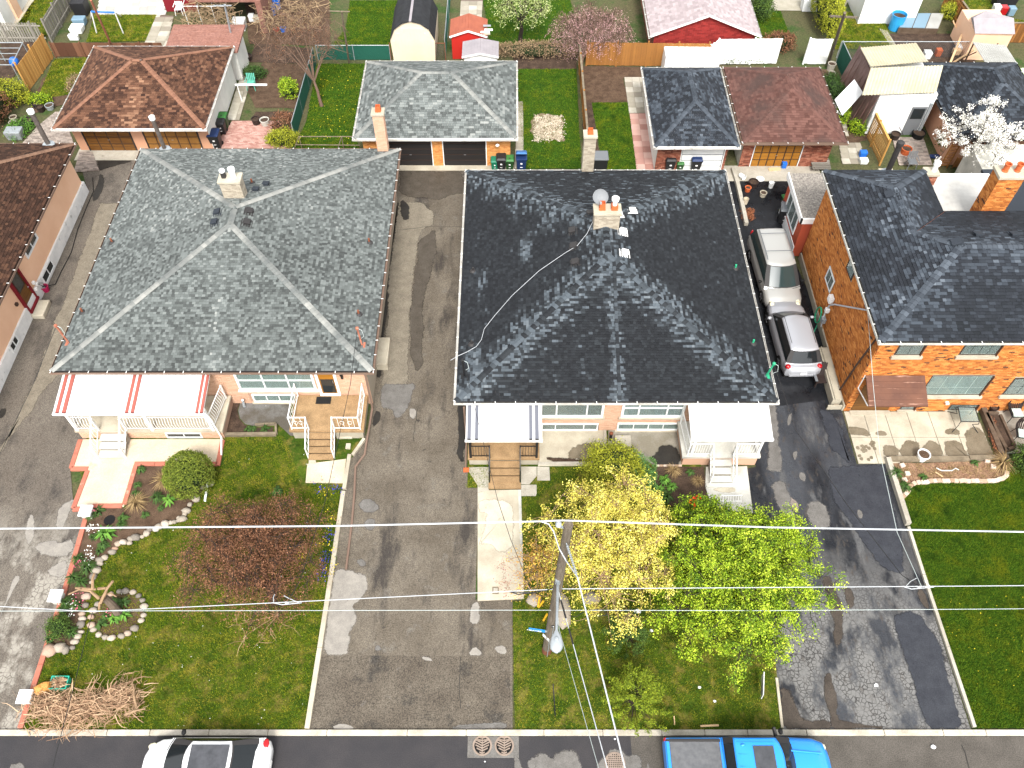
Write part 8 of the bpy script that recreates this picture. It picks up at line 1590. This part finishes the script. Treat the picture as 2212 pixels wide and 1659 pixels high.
mesh_fence('green mesh fence between the garden soil and the dandelion lawn',[gt(1,0,340,1210),gt(1,0,520,560)],1.25,'green_mesh',fill='green_mesh');mesh_fence('dark green mesh fence behind the dandelion lawn',[gt(1,0,540,520),gt(1,0,1165,520)],1.1,'green_mesh',fill='green_mesh');mesh_fence('rusty wire fence in front of the cream barn shed',[gt(1,0,1170,525),gt(1,0,1640,525)],1.3,'steel_dark',post='rust_dark',every=.9)
mesh_fence('green screened mesh fence beside the rust-brown garage',[gt(3,0,585,545),gt(3,0,860,1170)],1.6,'green_mesh',fill='green_mesh');mesh_fence('wire fence across the yards behind the plastic-roofed shed',[gt(3,0,590,500),gt(3,0,1700,500)],1.2,'steel_dark',every=3);mesh_fence('green post and wire fence beside the red shed',[gt(1,0,1640,500),gt(1,0,1680,0)],1.4,'green_mesh',every=2)
# back-yard trees and shrubs
def tr(name,lab,x,y,cx,cy,cz,rad,nl,nt,r0,seed,per,sp,size,ml,mb,cat='tree',**k):c=g(cx,cy,cz);b_=g(x,y);return tree(name,lab,cat,tuple(b_),(b_.x+(c.x-b_.x)*.3,b_.y+(c.y-b_.y)*.3,cz*.45),c,rad,nl,nt,r0,seed,per,sp,size,ml,mb,**k)
mat('bark_dry',(.12,.08,.06),tint=[(0,(.06,.04,.03)),(1,(.19,.12,.085))],rough=1)
tr('bare_tree','leaning tree with bare reddish twigs by the green mesh fence',695,230,650,95,3.0,(2.9,1.8,1.9),9,700,.10,81,3,.1,.05,'leaf_russet','bark_dry',tw=.010,shell=(.4,1.1));tr('blossom_tree','tree in pale green blossom on the far lawn',1124,90,1128,12,3.2,(2.0,1.8,1.5),7,320,.14,82,9,.14,.09,'leaf_palegreen','bark_dark',tw=.012,rough=.5)
tr('weeping_tree','weeping tree with dry branches and sparse pink blossom behind the board fence',1255,150,1282,62,2.0,(2.9,1.9,1.5),12,1100,.14,83,5,.12,.065,'blossom_pink','bark_dry',tw=.014,droop=.8,shell=(.4,1.05));tr('white_blossom_tree','small tree covered in white blossom behind the brick house',2112,350,2125,300,2.8,(1.9,2.3,1.7),10,230,.10,84,22,.09,.10,'blossom_white','bark_dark',tw=.014,shell=(.5,1.15),rough=.8)
bush('tall_hedge','tall clipped hedge with yellowed top between two far lawns',tuple(g(1775,55)),(.8,3.2,1.5),1500,9,.1,'leaf_golden',85,lump=.05,cat='hedge',zc=1.4,hollow=.95);bush('clipped_hedge','dark clipped hedge at the far lawn beside the pink-shingled garage',tuple(g(1640,30)),(.8,1.6,.8),500,9,.1,'leaf_cedar_dark',86,cat='hedge')
for i,(x,y,r,m,lab,n) in enumerate(((30,225,(1.3,1.0,.9),'leaf_golden','yellow-green bush in front of the orange fence',600),(0,262,(.9,1.8,1.1),'leaf_russet','brownish shrub at the left edge beside the plant pots',500),(85,222,(.9,.4,.3),'leaf_green','low bright green herb patch behind the plant pots',250),(45,285,(.8,1.0,.3),'herb_bright','green ground plants among the pots by the paved yard',250),(627,208,(.6,.6,.65),'leaf_green','round green bush in the garden soil by the mesh fence',350),(614,312,(1.0,.6,.5),'leaf_golden','rounded yellow-green bush beside the pink patio',450),(615,285,(.7,.8,.7),'leaf_russet','thin straggly bush on the corner of the pink patio',200),(1160,122,(3.4,.6,.55),'vine_dry','long hedge of dry brambles behind the woodchip lawn',900),(1678,110,(1.2,.6,.7),'leaf_russet','dry brown bush between the two white vinyl fences',500),(1812,265,(.4,.6,.6),'leaf_green','green bush growing by the white shed wall',250),(2038,325,(.6,.9,1.0),'leaf_cedar_dark','dark ivy-covered stump beside the orange ladders',500),(2050,40,(.8,.7,.6),'leaf_golden','yellow-green shrub against the far right board fence',300),(1800,200,(.6,1.6,.4),'herb','overgrown green weeds along the screened mesh fence',400),(1850,285,(.5,.6,.4),'leaf_green','leafy weeds at the foot of the orange slatted fence',200),(1575,135,(2.8,.3,.3),'herb','row of green weeds along the foot of the long white fence',300),(1545,128,(.3,.3,.5),'herb_bright','bright young shrub against the long white fence',120),(175,195,(.8,.7,.5),'vine_dry','bare brown shrub in the rough grass',200),(552,165,(.8,.6,.3),'herb','green vegetable patch in the garden soil',250))):
 bush('garden_bush',lab,tuple(g(x,y)),r,n,8,.09,m,100+i,lump=.2,inner=i not in(6,15,16),ct=.3)
v=thing('dry_vines','tangle of dry straw-coloured vines on a white trellis beyond the flat brown roof','vines',tuple(g(450,40)));rr=random.Random(5);q=MB()
for i in range(420):
 x=rr.choice([rr.uniform(405,505),rr.uniform(555,690)]);p=g(x,rr.uniform(2,60),rr.uniform(.6,2));pts=[p]
 for k in range(4):pts.append(pts[-1]+Vector((rr.gauss(0,.28),rr.gauss(0,.25),rr.gauss(-.06,.2))));pts[-1].z=max(.05,pts[-1].z)
 q.tube(pts,.018,3,tint=rr.random(),cap=False)
q.build('vine_stems','vine_dry',v,kind='stuff');q=MB()
for x in(410,440,470,500):q.tube([g(x,60),g(x,60)+Z_*1.6],.03,5);q.tube([g(x,60)+Z_*1.6,g(x+12,8)+Z_*1.6],.025,5)
q.tube([g(405,60)+Z_*1.6,g(505,60)+Z_*1.6],.025,5);q.tube([g(405,30)+Z_*1.6,g(505,30)+Z_*1.6],.025,5);q.build('trellis','white_paint',v)
# back-yard things
def cyl(name,lab,cat,x,y,r,h,m,open_=True,group=None):return tub(name,lab,g(x,y),r,r*.85,h,m,cat=cat,fill='soil_dark' if open_ else None)
for x,y,r,h,m,lab in((80,232,.2,.3,'plastic_black','black pot among the herbs by the paved yard, upper left'),(90,240,.22,.35,'plastic_brown','brown pot right beside the upper black pot'),(110,235,.26,.3,'galv','grey metal tub in the row of pots by the paved yard'),(33,262,.22,.35,'concrete_light','stone-coloured pot nearest the brownish shrub'),(31,272,.22,.3,'concrete','second stone-coloured pot below the first'),(50,271,.18,.3,'plastic_black','small black pot left of the paved yard'),(66,268,.3,.35,'plastic_black','wide black planter at the edge of the paved yard'),(50,285,.2,.25,'plastic_brown','low brown pot nearest the peach house roof'),(555,268,.26,.42,'plastic_brown','dark brown pot on the pink patio, left one'),(574,270,.28,.42,'concrete_white','pale pot on the pink patio beside the dark brown one'),(599,282,.25,.4,'plastic_brown','brown pot under the straggly patio bush'),(536,130,.3,.35,'plastic_brown','round brown planter at the top of the slab path'),(1614,413,.17,.3,'terracotta','orange pot with green filling on the black drive behind the near-black roof'),(1625,403,.28,.4,'plastic_brown','large dark pot with a smaller pot inside'),(1647,424,.19,.3,'concrete_light','cream pot standing alone on the black drive'),(1793,151,.26,.5,'concrete','grey stone urn by the corner of the white vinyl fence'),(1794,168,.22,.4,'concrete','second grey urn below the first by the mesh fence'),(1931,300,.28,.4,'plastic_brown','brown pot with sapling at the white shed wall'),(1981,297,.38,.4,'hole_black','big black pot heaped with dark compost'),(1954,332,.3,.42,'terracotta','terracotta pot on the grey paving behind the brick house'),(1849,17,.25,.35,'plastic_white','white pot at the left of the far row of tubs'),(1866,20,.3,.4,'plastic_blue','deep blue tub in the far row'),(1879,20,.2,.35,'plastic_sky','small light blue tub in the far row'),(1890,20,.2,.35,'plastic_grey','grey pot in the far row'),(1902,18,.25,.35,'plastic_white','white pot at the right of the far row of tubs'),(1890,5,.35,.4,'plastic_green','square-looking green tub behind the far row'),(595,12,.0,0,'',''),(1932,62,.5,1.1,'plastic_sky','tall sky-blue barrel beside the far white shed'),(583,30,.55,.9,'plastic_blue','large blue water barrel nearest the dry vines'),(594,18,.5,.9,'plastic_blue','second blue barrel just behind the first'),(107,357,.0,0,'',''),(598,70,.18,.3,'lens_red','small red bucket in the cluttered garden'),(613,68,.2,.3,'plastic_blue','blue bucket in the cluttered garden')):
 if r:cyl('flower_pot' if 'pot' in lab or 'urn' in lab or 'planter' in lab else 'garden_tub',lab,'pot' if 'pot' in lab or 'urn' in lab or 'planter' in lab else 'tub',x,y,r,h,m)
tub('bucket','magenta bucket hanging at the hydro meters of the peach house',gt(0,1,405,855),.19,.15,.36,'plastic_mag',cat='bucket')
for x,y,m,lab,tip in((1597,382,'plastic_white','white bucket lying on its side by the drive wall',1),(1664,405,'plastic_white','white bucket standing open on the black drive',0),(1609,440,'concrete_cream','cream bucket beside the heap of leaves',0)):
 p=g(x,y);q=MB();q.lathe([(.13,0),(.16,.36),(.17,.36),(.15,.36),(.12,.04)],(0,0,0),16);o=tag(q.build('bucket',m,None),lab,'bucket');o.location=p+Z_*(.17 if tip else.02);o.rotation_euler=(R(88) if tip else 0,0,.6)
q=MB();p=g(1642,387);q.lathe([(.24,0),(.24,.03),(.2,.04)],(p.x,p.y,.02),18);tag(q.build('lid','plastic_white',None),'round white lid lying flat on the black drive','lid');q=MB();q.beam(g(1660,368)+Z_*.05,g(1685,366)+Z_*.05,.25,.06);tag(q.build('cardboard','cut_wood',None),'strip of wet cardboard before the wood garage door','cardboard')
dw=thing('drive_wall','broken low concrete wall along the drive behind the near-black roof','wall',tuple(g(1605,430)));blocks(dw,[g(1582,368),g(1592,400),g(1611,488-0)],1.2,.22,.25,'concrete','kerb_block')
patch(None,tp(2,1,(1990,170),(2030,140),(2075,150),(2085,200),(2040,230),(1995,240)),MATS['soil'],.04,6,name='leaf_heap');tag(leafmesh('dead_leaves',None,[tuple(gt(2,1,1995+rnd.random()*80,150+rnd.random()*80,.1)) for _ in range(60)],20,(.08,.08,.04),.08,'dead_leaf',4,kind='stuff',flat=.4),'heap of dead brown leaves on the black drive','leaves')
for x,y,bd,ld_,lab,k in((1069,366,'plastic_teal_dark','plastic_teal_dark','small teal green bin at the left of the golden brick wall',{'s':.75}),(1083,366,'plastic_black','plastic_black','black bin between the teal and the light green bins',{'s':.95}),(1101,366,'plastic_green_dark','plastic_green','bin with light green lid against the golden brick wall',{'s':.85,'hole':1}),(1126,366,'plastic_navy','plastic_blue_lid','navy bin with its blue lid propped open',{'openl':1,'s':1.05}),(483,288,'plastic_black','plastic_black','black bin in front of a green one at the stucco garage wall',{'s':.9}),(488,275,'plastic_green_dark','plastic_green','green bin behind the black one at the stucco garage wall',{'s':.9,'hole':1}),(471,318,'plastic_black','plastic_navy','navy-lidded bin standing apart near the grey roof edge',{'s':1.1}),(1444,369,'plastic_black','plastic_black','black bin in front of the dark brick pier',{}),(1466,370,'plastic_green_dark','plastic_green','small green bin between the black and navy ones at the white door',{'s':.7,'hole':1}),(1499,370,'plastic_black','plastic_navy','navy-lidded bin in front of the white garage door',{'s':1.05}),(1694,448,'plastic_green_dark','plastic_green','green bin on its own behind the champagne minivan',{'rz':-1.4,'s':.8,'hole':1}),(1690,480,'plastic_black','plastic_grey','dark bin with wet grey lid behind the champagne minivan',{'rz':-.2,'s':1.15}),(1722,432,'plastic_navy','plastic_blue_lid','blue-lidded bin by the gravel-roofed extension',{'rz':-1.2,'s':.8})):
 for n_,c_ in(('plastic_teal_dark',(.01,.16,.09)),('plastic_green_dark',(.02,.06,.02)),('plastic_blue_lid',(.06,.17,.40))):
  if n_ not in MATS:mat(n_,c_,rough=.45)
 bin_(lab,g(x,y),bd,ld_,**k)
q=MB();p=g(1291,366);q.bb(p.x-.55,p.x+.55,p.y-.05,p.y+.7,0,.7);o=tag(q.build('storage_box','plastic_black',None,bevel=.04),'dark storage box with rounded grey lid beside the cream chimney','box');q=MB();q.bb(p.x-.6,p.x+.6,p.y-.1,p.y+.75,.7,.82);q.build('box_lid','plastic_grey',o,bevel=.06)
sw=thing('swing_frame','childs swing frame with blue top bar and white legs','swing',tuple(g(230,60)));q=MB();a_,b_=g(200,60)+Z_*1.9,g(258,62)+Z_*1.9;a_,b_=g(197,25,1.8),g(248,27,1.8);q.tube([a_,b_],.06,8);q.build('top_bar','plastic_blue',sw)
for p,e in((a_,(209,72)),(a_,(196,40)),(b_,(267,73)),(b_,(262,35))):q=MB();q.tube([p,g(*e)],.045,6);q.build('leg','white_metal',sw)
q=MB();q.tube([g(241,98)+Z_*.0,g(196,0,4.6)],.07,8);tag(q.build('rusty_pole','rust',None),'tall leaning rusty pole behind the brown double garage','pole');q=MB();p=g(35,142);q.blob((p.x,p.y,.3),(.33,.33,.33),3,jit=0);tag(q.build('ball','plastic_blue',None,smooth=True),'big blue ball near the orange slanting fence','ball')
mf=thing('metal_frame','bare grey tube greenhouse frame at the left edge','frame',tuple(g(20,130)));q=MB();P_=[g(*p,1.4) for p in((-10,92),(49,92),(25,140),(-25,140))]
for i in range(4):q.tube([P_[i],P_[(i+1)%4]],.03,5);q.tube([P_[i],(P_[i].x,P_[i].y,0)],.03,5)
for k in(.25,.5,.75):q.tube([P_[1].lerp(P_[2],k),P_[0].lerp(P_[3],k)],.025,5)
q.build('tubes','galv',mf)
for i,(x,y,z,w,d,h,m,lab) in enumerate(((175,52,0,.9,.6,.5,'plastic_grey_blue','blue-grey plastic crate by the grey paling fence'),(169,68,0,.9,.8,.4,'plastic_white','white lidded box in front of the blue-grey crate'),(162,86,0,.7,.3,.4,'plastic_white','white slab-like box at the fence corner'),(180,28,0,1.0,1.0,1.0,'plastic_black','black covered barbecue behind the swing frame'),(37,297,0,1.0,.7,.6,'galv','pale tarpaulined object above the peach house roof'),(520,62,0,.9,.8,.7,'plastic_white','white box beside the blue barrels'),(545,45,0,.4,.4,.5,'plastic_white','white container right of the white box'),(567,46,0,1.2,.5,.4,'concrete_light','pale foam trough in the cluttered garden'),(1746,20,0,1.2,.8,.9,'white_paint','white cabinet beside the tall clipped hedge'),(1793,8,0,1.8,.7,.8,'stucco_white','white planter box behind the far path'),(2148,28,0,.5,.5,.6,'plastic_white','white sack in the far right corner, left one'),(2163,30,0,.5,.5,.6,'lens_red','red-topped sack in the far right corner'),(2180,32,0,.5,.5,.6,'plastic_grey_blue','bluish sack in the far right corner'),(2165,12,0,1.6,.8,.8,'plastic_black','black bags heaped in the far right corner'),(1862,338,0,.45,.35,.4,'plastic_blue','stack of blue recycling boxes on the yellowed slabs'),(1864,352,0,.5,.4,.3,'plastic_white','white bin with blue inside below the recycling boxes'),(2018,340,0,.6,.3,.15,'plastic_navy','dark folded mower at the tan garage wall'),(1692,362,0,.3,.3,.4,'plastic_blue','blue can by the wooden pallets'),(2000,125,0,.5,.5,.5,'plastic_white','white drum behind the slate-shingled garage'),(2080,112,0,1.2,.6,.5,'white_paint','white panel on the heap of scrap wood'),(2062,120,.1,.5,.4,.4,'cut_wood','tan cardboard box on the heap of scrap wood'),(2024,120,0,.4,.4,.5,'terracotta','terracotta coloured can behind the slate-shingled garage'))):
 if 'plastic_grey_blue' not in MATS:mat('plastic_grey_blue',(.16,.25,.32),rough=.5)
 p=g(x,y);q=MB();q.hexa([(p.x-w*.45,p.y-d*.45,z),(p.x+w*.45,p.y-d*.45,z),(p.x+w*.45,p.y+d*.45,z),(p.x-w*.45,p.y+d*.45,z),(p.x-w/2,p.y-d/2,z+h),(p.x+w/2,p.y-d/2,z+h),(p.x+w/2,p.y+d/2,z+h),(p.x-w/2,p.y+d/2,z+h)]);tag(q.build('yard_box' if 'sack' not in lab else 'sack',MATS[m],None,bevel=.05),lab,'box' if 'sack' not in lab else 'sack')
def pchair(x,y,m,lab,rz=0):
 t=thing('garden_chair',lab,'chair',(0,0,0));q=MB();q.box((0,0,.42),(.5,.48,.04));q.build('seat',m,t,bevel=.02)
 for k in range(5):q=MB();q.beam((-.2+k*.1,.22,.44),(-.22+k*.11,.34,.9),.07,.02);q.build('back_slat',m,t)
 for sx in(-1,1):
  for sy in(-1,1):q=MB();q.tube([(sx*.22,sy*.2,.42),(sx*.26,sy*.25,0)],.025,5);q.build('leg',m,t)
  q=MB();q.beam((sx*.27,-.22,.62),(sx*.27,.26,.64),.05,.03);q.build('armrest',m,t)
 t.location=g(x,y);t.rotation_euler.z=rz;t.scale=(1.05,)*3
pchair(390,30,'plastic_white','white plastic chair by the dark maroon shed');pchair(545,192,'plastic_mint','mint green plastic chair on the garden soil') if mat('plastic_mint',(.10,.38,.29),rough=.5) else None;pchair(1965,362,'plastic_grey','grey-backed chair with white seat behind the orange slatted fence')
cp=thing('clothes_post','white horizontal washing-line arm on a short post beside the stucco wall','post',tuple(g(543,215)));q=MB();q.beam(g(508,183,1.2),g(577,183,1.2),.1,.08);q.tube([g(512,183,1.2),(g(512,183,1.2).x,g(512,183,1.2).y,0)],.04,6);q.build('beam','white_metal',cp)
for i,(a_,b_,lab,w) in enumerate((((1478,1450,0),(1600,1240,1.9),'tall orange ladder leaning left of the white blossom',.45),((1590,1450,0),(1640,1360,1.3),'short orange ladder under the white blossom',.4))):
 a,b=gt(3,0,*a_),gt(3,0,*b_);t=thing('ladder',lab,'ladder',tuple(a));d=b-a
 for s in(0,w):q=MB();q.beam(a+X_*s,b+X_*s,.05,.07);q.build('ladder_rail','wood_fence',t)
 for k in range(1,9):q=MB();q.beam(a+d*k/9,a+d*k/9+X_*w,.04,.04);q.build('ladder_rung','wood_fence',t)
al=thing('swing_frame','green tube frame of an old garden swing behind the grey roof','frame',tuple(gt(1,0,550,1280)));q=MB();z=1.0;a_,b_=gt(1,0,370,1180,z),gt(1,0,740,1180,z);q.tube([a_,gt(1,0,840,1180,z)],.03,6);q.tube([gt(1,0,340,1250,.4),gt(1,0,900,1255,.4)],.03,6)
for p,ex in((a_,(330,400)),(b_,(705,760))):
 for x in ex:q.tube([p,gt(1,0,x,1290)],.03,6)
q.build('tubes','timber',al)
for a_,b_,h,lab,m in(((805,548),(740,100),5.2,'pale leaning clothesline pole on the dandelion lawn edge','timber'),((520,1170),(0,0),0,'',''),):
 if h:p=gt(1,0,*a_);q=MB();q.tube([p,gt(1,0,b_[0],b_[1],h)],.06,7);q.beam(gt(1,0,630,95,h),gt(1,0,810,100,h),.05,.05);tag(q.build('clothes_pole',m,None),lab,'pole')
p=g(512,132);q=MB();q.tube([p,g(485,10,4.6)],.06,7);q.beam(g(460,12,4.6),g(500,12,4.6),.06,.05);tag(q.build('clothes_pole','galv',None),'grey leaning clothesline pole with a crossbar over the garden beds','pole')
bp_=gt(3,0,520,545);tpz=gt(3,0,665,110,6.0);cpz=thing('crossarm_pole','old timber pole with crossarm standing by the short white vinyl fence','utility pole',tuple(bp_));q=MB();q.tube([bp_,tpz],[.12,.09],8);q.build('pole_shaft','pole_wood',cpz);q=MB();c_=bp_.lerp(tpz,.93);q.beam(c_+Vector((-.85,0,.05)),c_+Vector((.85,0,-.05)),.09,.1);q.build('crossarm','pole_wood',cpz)
for i,(x0,y0,x1,y1,m) in enumerate(((1560,580,1720,190,'cut_wood'),(1640,450,1740,200,'timber'),(1665,440,1775,195,'white_metal'),(1690,420,1790,205,'galv'),(1710,400,1810,240,'white_paint'),(1640,520,1800,450,'timber_dark'),(1600,540,1780,430,'cut_wood'),(1660,320,1600,180,'cut_wood'))):
 q=MB();q.beam(gt(3,0,x0,y0,.2),gt(3,0,x1,y1,1.2),.14,.05);tag(q.build('scrap_timber',MATS[m],None),['longest pale board leaning in the scrap corner','brownish board second from the long pale one','thin white strip in the leaning scrap','grey metal strip in the leaning scrap','white strip rightmost in the leaning scrap','dark plank low on the scrap heap','pale plank across the scrap heap','single stick leaning apart from the scrap'][i],'timber')
cf=thing('cold_frame','grey glazed cold frame in front of the far white shed','cold frame',tuple(gt(3,0,1300,290)));P_=[gt(3,0,*p) for p in((1110,290),(1450,300),(1500,170),(1160,170))];q=MB();q.prism([p.xy for p in P_],0,.45);q.build('frame_box','timber_dark',cf);
for k in range(3):q=MB();L_=[P_[0].lerp(P_[1],k/3+.01),P_[0].lerp(P_[1],(k+1)/3-.01),P_[3].lerp(P_[2],(k+1)/3-.01),P_[3].lerp(P_[2],k/3+.01)];q.prism([p.xy for p in L_],.455,.49);q.build('pane','corrugated_grey' if k==2 else 'plastic_grey_blue',cf)
gable('far_shed','white shed with brown ribbed roof at the far edge behind the cold frame','shed',24.4,28.6,55.6,60,2.2,.5,'white_vinyl','shed_roof_grey',rib=5)
pal=thing('pallet_stack','stack of grey wooden slats beside the wood garage door','pallet',tuple(g(1670,360)))
for k in range(6):q=MB();a_=gt(3,0,370+k*3,1385+k*16,.3);q.ob(a_,X_*1.1,Y_*.12,Z_*.05,rnd.random());q.build('pallet_slat','wood_grey',pal)
q=MB();q.tube([gt(3,0,1170,1170,.4),gt(3,0,1135,1100,1.2)],.02,5);sp_=tag(q.build('sapling','bark_dark',None),'thin leafless sapling in the pot by the white shed wall','sapling')
specks('dandelions','tiny yellow dandelions over the dandelion lawn behind the grey roof','flowers',[g(*p) for p in tp(1,0,(560,600),(900,600),(820,1250),(450,1250))],110,MATS['petal_yellow'],3,.045)
specks('dandelions','tiny yellow dandelions over the right front lawn','flowers',[g(*p) for p in tp(3,3,(1400,100),(2200,100),(2200,1000),(1700,1000))],50,MATS['petal_yellow'],4,.03);specks('daisies','tiny white flowers sprinkled over the left front lawn','flowers',LA,160,MATS['petal_white'],5,.03,holes=[BEDA,[(p.x,p.y) for p in T2(0,2,(640,485),(628,1100),(1190,1085),(1200,715),(1940,715),(1940,450))]])
# grass blades of the front lawns
HO=[BEDA,[(p.x,p.y) for p in T2(0,2,(640,485),(628,1100),(1190,1085),(1200,715),(1940,715),(1940,450))],[(-10.6,23),(-10.6,21.0),(-9.4,18.4),(-7.2,18.4),(-6.9,23)],[(-13.5,23),(-13.5,21.0),(-9.5,21),(-9.5,23)]]
grass('blades of the left front lawn',LA,230000,MATS['blade'],21,holes=HO,h=.07,w=.012)
grass('blades of the middle front lawn',LB,150000,MATS['blade'],22,holes=[SOILB,[(p.x,p.y) for p in T2(2,2,(-100,400),(230,400),(230,720),(330,720),(330,840),(216,845),(215,975),(-100,980))],[(1.2,22),(1.2,19.35),(11,19.35),(11,22)],[(p.x,p.y) for p in T2(2,2,(1660,720),(1720,1070),(2100,1120),(2030,710))]],h=.07,w=.012)
grass('blades of the right front lawn',LC,210000,MATS['blade_lush'],23,holes=[BEDC],h=.07,w=.012,xlim=24)
